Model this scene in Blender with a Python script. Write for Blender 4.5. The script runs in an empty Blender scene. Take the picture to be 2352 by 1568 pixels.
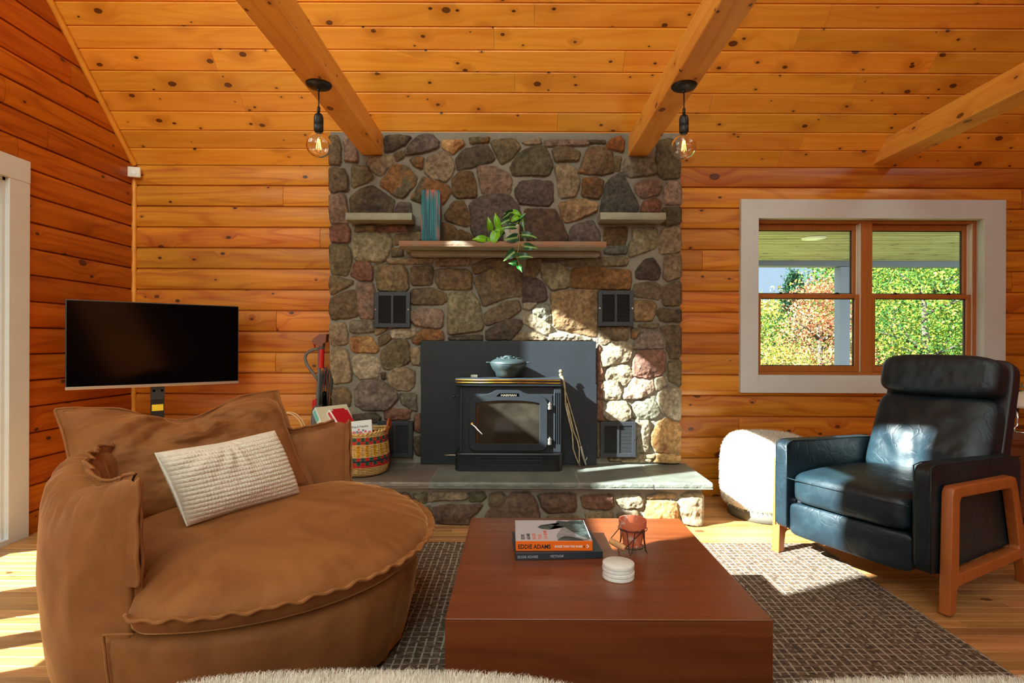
import bpy, bmesh, math, random
import numpy as np
from mathutils import Vector, Matrix
R = random.Random(7)
C = bpy.context.scene.collection
SC = bpy.context.scene

# ---------------------------------------------------------------- camera, sky, sun, exposure
FPX = 1290.0                                   # focal length in pixels of the 2352 px frame
CX, CY, CH = 1186.0, 787.0, 1.11               # vanishing point and camera height
cam = bpy.data.cameras.new('camera'); camo = bpy.data.objects.new('camera', cam); C.objects.link(camo)
cam.sensor_width = 36.0; cam.lens = 36.0 * FPX / 2352.0
cam.shift_x = -(CX - 1176.0) / 2352.0; cam.shift_y = (CY - 784.0) / 2352.0
cam.clip_start = 0.05
camo.location = (0, 0, CH); camo.rotation_euler = (math.radians(90), 0, 0)
camo.rotation_euler = (Matrix.Rotation(math.radians(-0.22), 3, 'Y') @ Matrix.Rotation(math.radians(90), 3, 'X')).to_euler()
SC.camera = camo
SC.view_settings.view_transform = 'Standard'; SC.view_settings.look = 'None'
SC.view_settings.gamma = 1.0; SC.view_settings.exposure = 0.0; SC.view_settings.use_curve_mapping = False
SC.cycles.max_bounces = 8; SC.cycles.diffuse_bounces = 4; SC.cycles.glossy_bounces = 3
SC.cycles.transparent_max_bounces = 16; SC.cycles.caustics_reflective = False; SC.cycles.caustics_refractive = False
SC.cycles.sample_clamp_indirect = 6.0
SC.cycles.use_adaptive_sampling = True; SC.cycles.adaptive_threshold = 0.035
SC.cycles.use_denoising = True

SUN_TRAVEL = Vector((0.912, 0.41, -0.66)).normalized()
sun = bpy.data.lights.new('sun', 'SUN'); suno = bpy.data.objects.new('sun', sun); C.objects.link(suno)
sun.energy = 42.0; sun.color = (0.92, 1.0, 0.98); sun.angle = math.radians(0.55)
suno.rotation_euler = SUN_TRAVEL.to_track_quat('-Z', 'Y').to_euler(); suno.location = (-8, -4, 8)

world = bpy.data.worlds.new('world'); SC.world = world; world.use_nodes = True
nt = world.node_tree; nt.nodes.clear()
wo = nt.nodes.new('ShaderNodeOutputWorld'); bg = nt.nodes.new('ShaderNodeBackground')
tc = nt.nodes.new('ShaderNodeTexCoord')
dp = nt.nodes.new('ShaderNodeVectorMath'); dp.operation = 'DOT_PRODUCT'
dp.inputs[1].default_value = Vector((-0.45, -0.85, 0.28)).normalized()
nt.links.new(tc.outputs['Generated'], dp.inputs[0])
rm = nt.nodes.new('ShaderNodeMapRange'); rm.inputs[1].default_value = -0.7; rm.inputs[2].default_value = 0.9
nt.links.new(dp.outputs['Value'], rm.inputs[0])
cr = nt.nodes.new('ShaderNodeValToRGB'); cr.color_ramp.elements[0].color = (0.55, 0.76, 1.0, 1)
cr.color_ramp.elements[1].color = (0.82, 1.0, 0.90, 1); cr.color_ramp.elements[1].position = 0.6
nt.links.new(rm.outputs[0], cr.inputs[0])
WORLD_LO, WORLD_HI = 1.0, 5.8
rs = nt.nodes.new('ShaderNodeMapRange'); rs.inputs[1].default_value = -0.4; rs.inputs[2].default_value = 0.9
rs.inputs[3].default_value = WORLD_LO; rs.inputs[4].default_value = WORLD_HI
nt.links.new(dp.outputs['Value'], rs.inputs[0])
nt.links.new(cr.outputs[0], bg.inputs[0]); nt.links.new(rs.outputs[0], bg.inputs[1])
nt.links.new(bg.outputs[0], wo.inputs[0])

# ---------------------------------------------------------------- helpers
def W(px, py, Y):
    """the point at depth Y that the photograph shows at pixel px, py"""
    return Vector(((px - CX) / FPX * Y, Y, CH - (py - CY) / FPX * Y))
def WZ(px, py, z):
    Y = (CH - z) * FPX / (py - CY)
    return W(px, py, Y)
def lin(r, g, b):
    f = lambda v: (v / 255 / 12.92) if v <= 10 else ((v / 255 + 0.055) / 1.055) ** 2.4
    return (f(r), f(g), f(b), 1.0)

def _hash(ix, iy, iz, seed):
    h = (ix * 374761393 + iy * 668265263 + iz * 2147483647 + seed * 974634777).astype(np.int64) & 0xffffffff
    h = ((h ^ (h >> 13)) * 1274126177) & 0xffffffff
    h = h ^ (h >> 16)
    return (h & 0xffff) / 65535.0
def vnoise(P, seed=0):
    P = np.asarray(P, float)
    i = np.floor(P).astype(np.int64); f = P - i; f = f * f * (3 - 2 * f)
    out = 0
    for dx in (0, 1):
        for dy in (0, 1):
            for dz in (0, 1):
                w = (f[:, 0] if dx else 1 - f[:, 0]) * (f[:, 1] if dy else 1 - f[:, 1]) * (f[:, 2] if dz else 1 - f[:, 2])
                out = out + w * _hash(i[:, 0] + dx, i[:, 1] + dy, i[:, 2] + dz, seed)
    return out * 2 - 1
def fbm(P, octaves=4, seed=0, gain=0.5):
    P = np.asarray(P, float); a = 1.0; s = 0; t = 0
    for k in range(octaves):
        s = s + a * vnoise(P * (2.03 ** k), seed + k * 17); t += a; a *= gain
    return s / t
def sstep(a, b, x):
    t = np.clip((x - a) / (b - a), 0, 1); return t * t * (3 - 2 * t)

ORI = {}
def org(p): return ORI.get(p.name, Vector((0, 0, 0))) if p else Vector((0, 0, 0))
def tag(o, label=None, cat=None, group=None, kind=None):
    if label: o['label'] = label
    if cat: o['category'] = cat
    if group: o['group'] = group
    if kind: o['kind'] = kind
    return o
def thing(name, loc, label, cat, group=None):
    o = bpy.data.objects.new(name, None); C.objects.link(o); o.location = loc
    o.empty_display_size = 0.05
    ORI[o.name] = Vector(loc)
    return tag(o, label, cat, group)
def sthing(name, loc):
    o = bpy.data.objects.new(name, None); C.objects.link(o); o.location = loc
    ORI[o.name] = Vector(loc); o['kind'] = 'structure'
    return o
def copy_tree(o, parent=None):
    c = o.copy(); C.objects.link(c); c.parent = parent
    ORI[c.name] = ORI.get(o.name, Vector())
    for ch in [x for x in bpy.data.objects if x.parent == o]: copy_tree(ch, c)
    return c

class MB:
    """collects shapes in world coordinates and links them as ONE mesh object"""
    def __init__(s): s.v = []; s.f = []; s.n = 0; s.attr = {}; s.mi = []
    def add(s, V, F, mi=0, **attr):
        V = np.asarray([tuple(v) for v in V] if not isinstance(V, np.ndarray) else V, float).reshape(-1, 3)
        s.v.append(V)
        off = s.n
        s.f.extend([tuple(i + off for i in f) for f in F]); s.mi.extend([mi] * len(F))
        for k, a in attr.items():
            s.attr.setdefault(k, []).append((off, np.asarray(a, float).reshape(len(V), -1)))
        s.n += len(V)
        return s
    def build(s, name, mat, parent=None, smooth=False, origin=None, angle=None):
        V = np.concatenate(s.v) if s.v else np.zeros((0, 3))
        o3 = org(parent) if parent else Vector(origin or (0, 0, 0))
        V = V - np.array(o3)
        me = bpy.data.meshes.new(name)
        me.vertices.add(len(V)); me.vertices.foreach_set('co', V.ravel())
        lens = np.array([len(f) for f in s.f]); tot = int(lens.sum())
        me.loops.add(tot); me.loops.foreach_set('vertex_index', np.fromiter((i for f in s.f for i in f), int, tot))
        me.polygons.add(len(s.f)); st = np.zeros(len(s.f), int); st[1:] = np.cumsum(lens)[:-1]
        me.polygons.foreach_set('loop_start', st)
        for m in (mat if isinstance(mat, (list, tuple)) else [mat]): me.materials.append(m)
        me.polygons.foreach_set('material_index', np.array(s.mi, int))
        me.polygons.foreach_set('use_smooth', np.full(len(s.f), bool(smooth)))
        for k, L in s.attr.items():
            dim = L[0][1].shape[1]
            full = np.zeros((len(V), dim))
            for off, a in L: full[off:off + len(a)] = a
            if dim == 3:
                at = me.attributes.new(k, 'FLOAT_VECTOR', 'POINT'); at.data.foreach_set('vector', full.ravel())
            else:
                at = me.attributes.new(k, 'FLOAT', 'POINT'); at.data.foreach_set('value', full.ravel())
        me.update(calc_edges=True); me.validate()
        if smooth and angle:
            me.set_sharp_from_angle(angle=math.radians(angle))
        o = bpy.data.objects.new(name, me); C.objects.link(o)
        if parent:
            o.parent = parent
        else:
            o.location = o3
        ORI[o.name] = Vector(o3)
        return o
    # shapes
    def bm(s, b, M=None, mi=0):
        b.verts.ensure_lookup_table()
        V = [(M @ v.co) if M is not None else v.co.copy() for v in b.verts]
        idx = {v: i for i, v in enumerate(b.verts)}
        F = [tuple(idx[v] for v in f.verts) for f in b.faces]
        b.free(); return s.add(V, F, mi)
    def box(s, c, size, bev=0.0, seg=2, M=None, mi=0):
        """box centred at c; M an optional 4x4 applied after (frame of the thing)"""
        b = bmesh.new(); bmesh.ops.create_cube(b, size=1.0)
        for v in b.verts: v.co = Vector((v.co.x * size[0], v.co.y * size[1], v.co.z * size[2]))
        if bev > 0:
            bmesh.ops.bevel(b, geom=b.edges[:] , offset=min(bev, 0.49 * min(size)), segments=seg, profile=0.5, affect='EDGES')
        for v in b.verts: v.co += Vector(c)
        return s.bm(b, M, mi)
    def bb(s, x0, x1, y0, y1, z0, z1, bev=0.0, seg=2, M=None, mi=0):
        return s.box(((x0 + x1) / 2, (y0 + y1) / 2, (z0 + z1) / 2), (abs(x1 - x0), abs(y1 - y0), abs(z1 - z0)), bev, seg, M, mi)
    def bar(s, a, b_, w, h=None, up=(0, 0, 1), bev=0.0, mi=0):
        a = Vector(a); b_ = Vector(b_); d = b_ - a; L = d.length; d.normalize(); h = h or w
        x = Vector(up).cross(d)
        if x.length < 1e-4: x = Vector((1, 0, 0)).cross(d)
        x.normalize(); y = d.cross(x)
        M = Matrix((( x.x, y.x, d.x, (a.x + b_.x) / 2), (x.y, y.y, d.y, (a.y + b_.y) / 2), (x.z, y.z, d.z, (a.z + b_.z) / 2), (0, 0, 0, 1)))
        return s.box((0, 0, 0), (w, h, L), bev, 2, M, mi)
    def tube(s, pts, r, n=8, closed=False, caps=True, mi=0, **kw):
        P = [Vector(p) for p in pts]; m = len(P)
        rr = r if hasattr(r, '__len__') else [r] * m
        V = []; F = []; x = None
        for i in range(m):
            a = P[(i - 1) % m] if (closed or i > 0) else P[0]
            b = P[(i + 1) % m] if (closed or i < m - 1) else P[-1]
            t = (b - a)
            if t.length < 1e-9: t = Vector((0, 0, 1))
            t.normalize()
            if x is None:
                x = t.cross(Vector((0, 0, 1)))
                if x.length < 0.1: x = t.cross(Vector((1, 0, 0)))
            x = x - t * x.dot(t); x.normalize(); y = t.cross(x)
            for k in range(n):
                an = 2 * math.pi * k / n
                V.append(P[i] + (x * math.cos(an) + y * math.sin(an)) * rr[i])
        for i in range(m if closed else m - 1):
            j = (i + 1) % m
            for k in range(n):
                l = (k + 1) % n
                F.append((i * n + k, i * n + l, j * n + l, j * n + k))
        if caps and not closed:
            F.append(tuple(reversed(range(n)))); F.append(tuple(range((m - 1) * n, m * n)))
        return s.add(V, F, mi, **kw)
    def lathe(s, c, prof, n=32, axis='z', M=None, mi=0, cap=True, sx=1.0, sy=1.0):
        """prof: list of (radius, height) from one end to the other"""
        V = []; F = []; m = len(prof)
        for (r, h) in prof:
            for k in range(n):
                a = 2 * math.pi * k / n
                p = Vector((r * math.cos(a) * sx, r * math.sin(a) * sy, h))
                if axis == 'y': p = Vector((p.x, -p.z, p.y))
                if axis == 'x': p = Vector((p.z, p.x, p.y))
                p = p + Vector(c)
                V.append(M @ p if M is not None else p)
        for i in range(m - 1):
            for k in range(n):
                l = (k + 1) % n
                F.append((i * n + k, i * n + l, (i + 1) * n + l, (i + 1) * n + k))
        if cap:
            F.append(tuple(reversed(range(n)))); F.append(tuple(range((m - 1) * n, m * n)))
        return s.add(V, F, mi)
    def prism(s, poly, o, U, V_, N, t0, t1, mi=0):
        """polygon (2D list) in plane o,U,V_ extruded along N from t0 to t1"""
        o = Vector(o); U = Vector(U); V_ = Vector(V_); N = Vector(N); n = len(poly)
        V = [o + U * p[0] + V_ * p[1] + N * t0 for p in poly] + [o + U * p[0] + V_ * p[1] + N * t1 for p in poly]
        F = [tuple(range(n)), tuple(reversed(range(n, 2 * n)))] + [(i, i + n, (i + 1) % n + n, (i + 1) % n) for i in range(n)]
        return s.add(V, F, mi)
    def soft(s, half, n=16, k=5.0, fn=None, M=None, mi=0, c=(0, 0, 0)):
        """rounded (superquadric) box with n cuts per side; fn(P numpy, U unit) -> P moves the surface"""
        V = {}; L = []; F = []
        def vid(p):
            q = (round(p[0], 5), round(p[1], 5), round(p[2], 5))
            if q not in V: V[q] = len(L); L.append(p)
            return V[q]
        g = [-1 + 2 * i / n for i in range(n + 1)]
        for ax in range(3):
            for sg in (-1, 1):
                for i in range(n):
                    for j in range(n):
                        q = []
                        for (a, b) in ((g[i], g[j]), (g[i + 1], g[j]), (g[i + 1], g[j + 1]), (g[i], g[j + 1])):
                            p = [0, 0, 0]; p[ax] = sg; p[(ax + 1) % 3] = a; p[(ax + 2) % 3] = b
                            q.append(vid(tuple(p)))
                        F.append(tuple(q) if sg > 0 else tuple(reversed(q)))
        U = np.array(L)
        nrm = (np.abs(U) ** k).sum(1) ** (1 / k)
        Un = U / nrm[:, None]
        P = Un * np.array(half)
        if fn is not None: P = fn(P, Un)
        P = P + np.array(c)
        if M is not None:
            m = np.array(M); P = P @ m[:3, :3].T + m[:3, 3]
        return s.add(P, F, mi)
    def fur(s, n, length, width, seed=1, down=0.0, curl=0.6, first=0, zmin=None, mi=0):
        """n short tapered hairs standing on the faces collected so far"""
        rg = np.random.default_rng(seed)
        V = np.concatenate(s.v); T = []
        for f in s.f[first:]:
            T.append(f[:3])
            if len(f) == 4: T.append((f[0], f[2], f[3]))
        T = np.array(T); a, b, c = V[T[:, 0]], V[T[:, 1]], V[T[:, 2]]
        nn = np.cross(b - a, c - a); ar = np.linalg.norm(nn, axis=1) + 1e-12; nn = nn / ar[:, None]
        if zmin is not None: ar = ar * (a[:, 2] > zmin)
        pick = rg.choice(len(T), n, p=ar / ar.sum())
        u = rg.random((n, 1)); w = rg.random((n, 1)); fl = (u + w) > 1; u = np.where(fl, 1 - u, u); w = np.where(fl, 1 - w, w)
        p = a[pick] + u * (b - a)[pick] + w * (c - a)[pick]; q = nn[pick]
        t = rg.normal(size=(n, 3)); t = t - (t * q).sum(1)[:, None] * q; t /= np.linalg.norm(t, axis=1)[:, None] + 1e-9
        side = np.cross(q, t)
        L = length * (0.5 + rg.random((n, 1)))
        tip1 = p + q * L * 0.6 + t * L * 0.25 * curl
        tip2 = p + q * L * 0.85 + t * L * (0.9 * curl) + side * L * rg.normal(size=(n, 1)) * 0.3 - np.array([0, 0, 1]) * L * down
        base0 = p - side * width / 2 - q * 0.002; base1 = p + side * width / 2 - q * 0.002
        m0 = tip1 - side * width * 0.4; m1 = tip1 + side * width * 0.4
        VV = np.stack([base0, base1, m1, m0, tip2], 1).reshape(-1, 3)
        F = []
        for i in range(n):
            k = i * 5; F.append((k, k + 1, k + 2, k + 3)); F.append((k + 3, k + 2, k + 4))
        return s.add(VV, F, mi)

# ---------------------------------------------------------------- materials
class NT:
    def __init__(s, name):
        s.m = bpy.data.materials.new(name); s.m.use_nodes = True; s.t = s.m.node_tree; s.t.nodes.clear()
        s.out = s.t.nodes.new('ShaderNodeOutputMaterial')
    def n(s, typ, props=None, **ins):
        nd = s.t.nodes.new('ShaderNode' + typ)
        for k, v in (props or {}).items(): setattr(nd, k, v)
        for k, v in ins.items():
            key = k.replace('_', ' ')
            if k.startswith('i') and k[1:].isdigit(): sock = nd.inputs[int(k[1:])]
            else: sock = nd.inputs[key]
            if hasattr(v, 'is_output') or isinstance(v, bpy.types.NodeSocket): s.t.links.new(v, sock)
            else: sock.default_value = v
        return nd
    def math(s, op, a, b=None, c=None, clamp=False):
        nd = s.t.nodes.new('ShaderNodeMath'); nd.operation = op; nd.use_clamp = clamp
        for i, v in enumerate((a, b, c)):
            if v is None: continue
            if isinstance(v, bpy.types.NodeSocket): s.t.links.new(v, nd.inputs[i])
            else: nd.inputs[i].default_value = v
        return nd.outputs[0]
    def vmul(s, v, k):
        nd = s.t.nodes.new('ShaderNodeVectorMath'); nd.operation = 'MULTIPLY'
        s.t.links.new(v, nd.inputs[0]); nd.inputs[1].default_value = k; return nd.outputs[0]
    def map(s, v, a, b, c=0.0, d=1.0, smooth=True):
        nd = s.t.nodes.new('ShaderNodeMapRange'); nd.interpolation_type = 'SMOOTHSTEP' if smooth else 'LINEAR'
        s.t.links.new(v, nd.inputs[0])
        for i, x in enumerate((a, b, c, d)): nd.inputs[i + 1].default_value = x
        return nd.outputs[0]
    def mix(s, f, a, b, mode='MIX'):
        nd = s.t.nodes.new('ShaderNodeMix'); nd.data_type = 'RGBA'; nd.blend_type = mode
        for i, v in ((0, f), (6, a), (7, b)):
            if isinstance(v, bpy.types.NodeSocket): s.t.links.new(v, nd.inputs[i])
            else: nd.inputs[i].default_value = v
        return nd.outputs[2]
    def noise(s, v, scale, detail=3.0, rough=0.55, dist=0.0, dim='3D'):
        nd = s.t.nodes.new('ShaderNodeTexNoise'); nd.noise_dimensions = dim
        if v is not None: s.t.links.new(v, nd.inputs['Vector'])
        nd.inputs['Scale'].default_value = scale; nd.inputs['Detail'].default_value = detail
        nd.inputs['Roughness'].default_value = rough; nd.inputs['Distortion'].default_value = dist
        return nd.outputs[0]
    def coord(s, kind='Object'):
        return s.t.nodes.new('ShaderNodeTexCoord').outputs[kind]
    def attr(s, name):
        a = s.t.nodes.new('ShaderNodeAttribute'); a.attribute_name = name; return a
    def bump(s, h, strength=0.3, dist=0.01):
        nd = s.t.nodes.new('ShaderNodeBump'); s.t.links.new(h, nd.inputs['Height'])
        nd.inputs['Strength'].default_value = strength; nd.inputs['Distance'].default_value = dist
        return nd.outputs[0]
    def bsdf(s, **kw):
        p = s.t.nodes.new('ShaderNodeBsdfPrincipled')
        for k, v in kw.items():
            sock = p.inputs[k.replace('_', ' ')]
            if isinstance(v, bpy.types.NodeSocket): s.t.links.new(v, sock)
            else: sock.default_value = v
        s.t.links.new(p.outputs[0], s.out.inputs[0]); return p

def plain(name, col, rough=0.5, metal=0.0, bump=0.0, bscale=60.0, var=0.0, vscale=8.0, **kw):
    t = NT(name)
    co = t.coord()
    c = col
    if var > 0:
        nz = t.noise(co, vscale, 4.0)
        c = t.mix(t.map(nz, 0.3, 0.7), tuple(x * (1 - var) for x in col[:3]) + (1,), tuple(min(1, x * (1 + var)) for x in col[:3]) + (1,))
    a = dict(Base_Color=c, Roughness=rough, Metallic=metal); a.update(kw)
    if bump > 0: a['Normal'] = t.bump(t.noise(co, bscale, 3.0), bump, 0.004)
    t.bsdf(**a); return t.m

def wood(name, light, dark, knotc, src='attr', axis='x', rough=0.4, knots=1.0, kscale=3.6, gs=1.0, coat=0.0, gmix=1.0, boardvar=0.25, red=None, seed=0.0, spec=0.5):
    """pine: stretched grain that bends round dark knots; along/across/board number come from the 'wc' attribute"""
    t = NT(name)
    if src == 'attr': v = t.attr('wc').outputs['Vector']
    else:
        v = t.coord()
    sx = t.n('SeparateXYZ', Vector=v)
    X, Y, Z = sx.outputs
    if src != 'attr':
        if axis == 'y': X, Y = Y, X
        if axis == 'z': X, Z = Z, X
        # two cross axes: fold them together so every face shows grain
        Y2 = t.math('ADD', Y, t.math('MULTIPLY', Z, 1.37)); Z = t.math('MULTIPLY', Z, 0.0); Y = Y2
    al = t.math('ADD', X, seed)
    kc = t.n('CombineXYZ', X=al, Y=Y).outputs[0]
    wob = t.noise(kc, 9.0, 2.0)
    def kn(scale, r0, r1, thr, stretch=0.62):
        kv = t.n('CombineXYZ', X=t.math('MULTIPLY', al, stretch), Y=t.math('ADD', Y, t.math('MULTIPLY', wob, 0.012))).outputs[0]
        vo = t.n('TexVoronoi', {'voronoi_dimensions': '2D'}, Vector=kv, Scale=scale)
        rnd = t.n('SeparateColor', Color=vo.outputs['Color'])
        on = t.math('LESS_THAN', rnd.outputs[0], thr)
        size = t.math('ADD', 0.55, rnd.outputs[1])
        d = t.math('DIVIDE', vo.outputs['Distance'], size)
        core = t.math('MULTIPLY', t.map(d, r0, r0 * 0.7), on)
        halo = t.math('MULTIPLY', t.map(d, r1, r0 * 0.8), on)
        rng_ = t.math('MULTIPLY', t.math('PINGPONG', t.math('MULTIPLY', d, 1.0 / r0), 0.3), core)
        return core, halo, rng_
    c1, h1, r1_ = kn(kscale, 0.055, 0.30, 0.62 * knots)
    c2, h2, r2_ = kn(kscale * 2.3, 0.06, 0.22, 0.30 * knots)
    core = t.math('MAXIMUM', c1, c2); halo = t.math('MAXIMUM', h1, t.math('MULTIPLY', h2, 0.6))
    yy = t.math('ADD', t.math('MULTIPLY', Y, 30.0 * gs), t.math('MULTIPLY', halo, 1.6))
    gv = t.n('CombineXYZ', X=t.math('MULTIPLY', al, 1.1 * gs), Y=yy, Z=Z).outputs[0]
    g = t.noise(gv, 1.0, 4.0, 0.6, 0.6)
    # cathedral figure: contour lines of a slow noise
    fv = t.n('CombineXYZ', X=t.math('MULTIPLY', al, 0.55 * gs), Y=t.math('ADD', t.math('MULTIPLY', Y, 5.5 * gs), t.math('MULTIPLY', halo, 0.35)), Z=Z).outputs[0]
    fg = t.noise(fv, 1.0, 1.0, 0.4, 0.2)
    rings = t.math('PINGPONG', t.math('MULTIPLY', fg, 16.0), 1.0)
    rings = t.map(rings, 0.55, 1.0)
    pores = t.noise(t.n('CombineXYZ', X=t.math('MULTIPLY', al, 7.0), Y=t.math('MULTIPLY', Y, 260.0), Z=Z).outputs[0], 1.0, 2.0)
    f = t.math('ADD', t.math('MULTIPLY', t.map(g, 0.3, 0.72), 0.6 * gmix), t.math('MULTIPLY', rings, 0.42 * gmix), None)
    f = t.math('ADD', f, t.math('MULTIPLY', t.map(pores, 0.45, 0.8), 0.14), None, True)
    col = t.mix(f, light, dark)
    blo = t.noise(t.n('CombineXYZ', X=t.math('MULTIPLY', al, 0.9), Y=t.math('MULTIPLY', Y, 4.0), Z=Z).outputs[0], 1.0, 2.0)
    if src == 'attr':
        wn = t.n('TexWhiteNoise', {'noise_dimensions': '1D'}, W=sx.outputs[2]).outputs['Value']
        bv = t.map(wn, 0.0, 1.0, 1.0 - boardvar, 1.0 + boardvar * 0.7, False)
        hsv = t.n('HueSaturation', Color=col, Value=bv, Hue=t.map(t.math('FRACT', t.math('MULTIPLY', wn, 7.3)), 0, 1, 0.493, 0.507, False))
        col = hsv.outputs[0]
    col = t.mix(t.math('MULTIPLY', t.map(blo, 0.5, 0.75), 0.35), col, red or dark)
    col = t.mix(t.math('MULTIPLY', halo, 0.38), col, red or dark)
    col = t.mix(t.math('MULTIPLY', core, 0.93), col, knotc)
    col = t.mix(t.math('MULTIPLY', r1_, 1.2), col, red or dark)
    bh = t.math('SUBTRACT', t.math('MULTIPLY', g, 0.5), core)
    t.bsdf(Base_Color=col, Roughness=t.map(g, 0.2, 0.8, rough * 0.85, rough * 1.2), Coat_Weight=coat, Coat_Roughness=0.25,
           Specular_IOR_Level=spec, Normal=t.bump(bh, 0.12, 0.002))
    return t.m

M = {}
LOGL, LOGD, LOGR = lin(232, 134, 28), lin(196, 92, 14), lin(160, 58, 6)
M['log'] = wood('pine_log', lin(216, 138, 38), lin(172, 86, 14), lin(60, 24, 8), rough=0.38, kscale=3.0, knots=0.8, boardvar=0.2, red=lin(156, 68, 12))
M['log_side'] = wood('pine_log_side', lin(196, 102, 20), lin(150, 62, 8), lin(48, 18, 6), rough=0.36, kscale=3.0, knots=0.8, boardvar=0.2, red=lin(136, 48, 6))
M['ceil'] = wood('pine_ceiling', lin(244, 168, 58), lin(224, 134, 30), lin(60, 26, 10), rough=0.36, kscale=4.2, knots=1.0, boardvar=0.14, red=lin(168, 84, 12), gmix=0.7)
M['floor'] = wood('oak_floor', lin(196, 144, 88), lin(156, 104, 58), lin(84, 46, 22), rough=0.34, kscale=2.0, knots=0.3, boardvar=0.42, red=lin(132, 80, 42), gs=1.6, gmix=0.9)
M['beam'] = wood('beam_wood', lin(240, 174, 76), lin(220, 140, 46), lin(70, 32, 12), src='obj', axis='y', rough=0.5, kscale=4.0, knots=1.0, red=lin(194, 104, 30), seed=3.0, gmix=0.7)
M['cherry'] = wood('cherry_table', lin(126, 64, 30), lin(90, 40, 20), lin(56, 22, 12), src='obj', axis='x', rough=0.3, kscale=1.2, knots=0.12, gs=0.8, gmix=0.7, red=lin(92, 34, 18), coat=0.1)
M['cherry_v'] = wood('cherry_frame', lin(176, 100, 48), lin(144, 74, 30), lin(100, 46, 18), src='obj', axis='z', rough=0.36, kscale=1.0, knots=0.0, gs=1.4, gmix=0.6)
M['frame'] = wood('window_wood', lin(178, 104, 40), lin(150, 80, 26), lin(90, 40, 12), src='obj', axis='z', rough=0.38, kscale=1.0, knots=0.0, gs=1.5, gmix=0.5)
M['cabinet'] = wood('cabinet_wood', lin(120, 62, 34), lin(88, 40, 20), lin(60, 24, 12), src='obj', axis='x', rough=0.4, kscale=1.0, knots=0.0, gs=1.0)
M['trimwood'] = plain('trim_wood', lin(224, 146, 44), 0.4, var=0.12)
M['white'] = plain('white_paint', lin(206, 208, 206), 0.45, var=0.02)
M['black'] = plain('black_metal', lin(20, 21, 23), 0.42, 0.0, bump=0.06, bscale=300)
M['iron'] = plain('stove_iron', lin(33, 37, 42), 0.45, 0.0, bump=0.08, bscale=350, var=0.08, Specular_IOR_Level=0.35)
M['castiron'] = plain('kettle_iron', lin(52, 64, 66), 0.42, 0.3, bump=0.1, bscale=260, var=0.1)
M['brass'] = plain('brass', lin(220, 160, 60), 0.25, 1.0)
M['chrome'] = plain('chrome', lin(200, 200, 200), 0.15, 1.0)
M['steel'] = plain('grey_steel', lin(150, 146, 136), 0.4, 0.8, var=0.15)
M['oldbrass'] = plain('aged_brass', lin(190, 176, 140), 0.4, 0.7, var=0.2, vscale=40)
M['tvblack'] = plain('tv_screen', lin(3, 3, 4), 0.10, Specular_IOR_Level=0.07)
M['tvbezel'] = plain('tv_bezel', lin(70, 68, 66), 0.35, 0.6)
M['silver'] = plain('tv_silver', lin(180, 168, 150), 0.35, 0.7)
M['greyplastic'] = plain('grey_plastic', lin(96, 94, 92), 0.4)
M['darkplastic'] = plain('dark_plastic', lin(44, 42, 42), 0.45)
M['redplastic'] = plain('red_plastic', lin(190, 20, 22), 0.3)
M['yellow'] = plain('yellow_label', lin(220, 190, 40), 0.5)
M['whiteplastic'] = plain('white_plastic', lin(226, 216, 200), 0.45)
M['ceramic'] = plain('white_ceramic', lin(226, 222, 214), 0.35)
M['terracotta'] = plain('terracotta', lin(206, 110, 74), 0.8, var=0.18, vscale=30, bump=0.1, bscale=200)
M['cork'] = plain('light_wood_handle', lin(204, 150, 100), 0.6, var=0.15, vscale=50)
M['soil'] = plain('soil', lin(50, 36, 26), 0.95)
M['marble'] = None
def marble():
    t = NT('white_marble'); co = t.coord()
    n1 = t.noise(co, 14.0, 5.0, 0.6, 1.5)
    v = t.map(t.math('ABSOLUTE', t.math('SUBTRACT', n1, 0.5)), 0.0, 0.05, 1.0, 0.0)
    t.bsdf(Base_Color=t.mix(t.math('MULTIPLY', v, 0.14), lin(226, 224, 220), lin(150, 150, 150)), Roughness=0.4)
    return t.m
M['marble'] = marble()
def glass(name, rough=0.0, tint=(0.96, 0.98, 0.97, 1), refl=0.08, edge=True):
    t = NT(name)
    tr = t.n('BsdfTransparent', Color=tint); gl = t.n('BsdfGlossy', Color=(1, 1, 1, 1), Roughness=0.02 + rough)
    fr = t.n('LayerWeight', Blend=0.12)
    fac = t.math('ADD', t.math('MULTIPLY', fr.outputs['Fresnel'], 1.0 if edge else 0.5), refl * 0.25, None, True)
    mx = t.n('MixShader', i0=fac, i1=tr.outputs[0], i2=gl.outputs[0])
    t.t.links.new(mx.outputs[0], t.out.inputs[0]); return t.m
M['glass'] = glass('window_glass', refl=0.08, edge=False)
M['bulbglass'] = glass('bulb_glass', tint=(0.99, 0.97, 0.93, 1), refl=0.3)
def stoveglass():
    t = NT('stove_glass'); co = t.coord()
    tr = t.n('BsdfTransparent', Color=(0.42, 0.34, 0.28, 1)); gl = t.n('BsdfGlossy', Color=(0.9, 0.9, 0.9, 1), Roughness=0.08)
    df = t.n('BsdfDiffuse', Color=lin(130, 120, 104))
    a = t.n('MixShader', i0=t.map(t.noise(co, 6.0, 4.0), 0.35, 0.8, 0.08, 0.22), i1=tr.outputs[0], i2=df.outputs[0])
    b = t.n('MixShader', i0=0.07, i1=a.outputs[0], i2=gl.outputs[0])
    t.t.links.new(b.outputs[0], t.out.inputs[0]); return t.m
M['stoveglass'] = stoveglass()
def emis(name, col, st):
    t = NT(name); e = t.n('Emission', Color=col, Strength=st); t.t.links.new(e.outputs[0], t.out.inputs[0]); return t.m
M['filament'] = emis('bulb_filament', (1.0, 0.55, 0.12, 1), 6.0)

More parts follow.
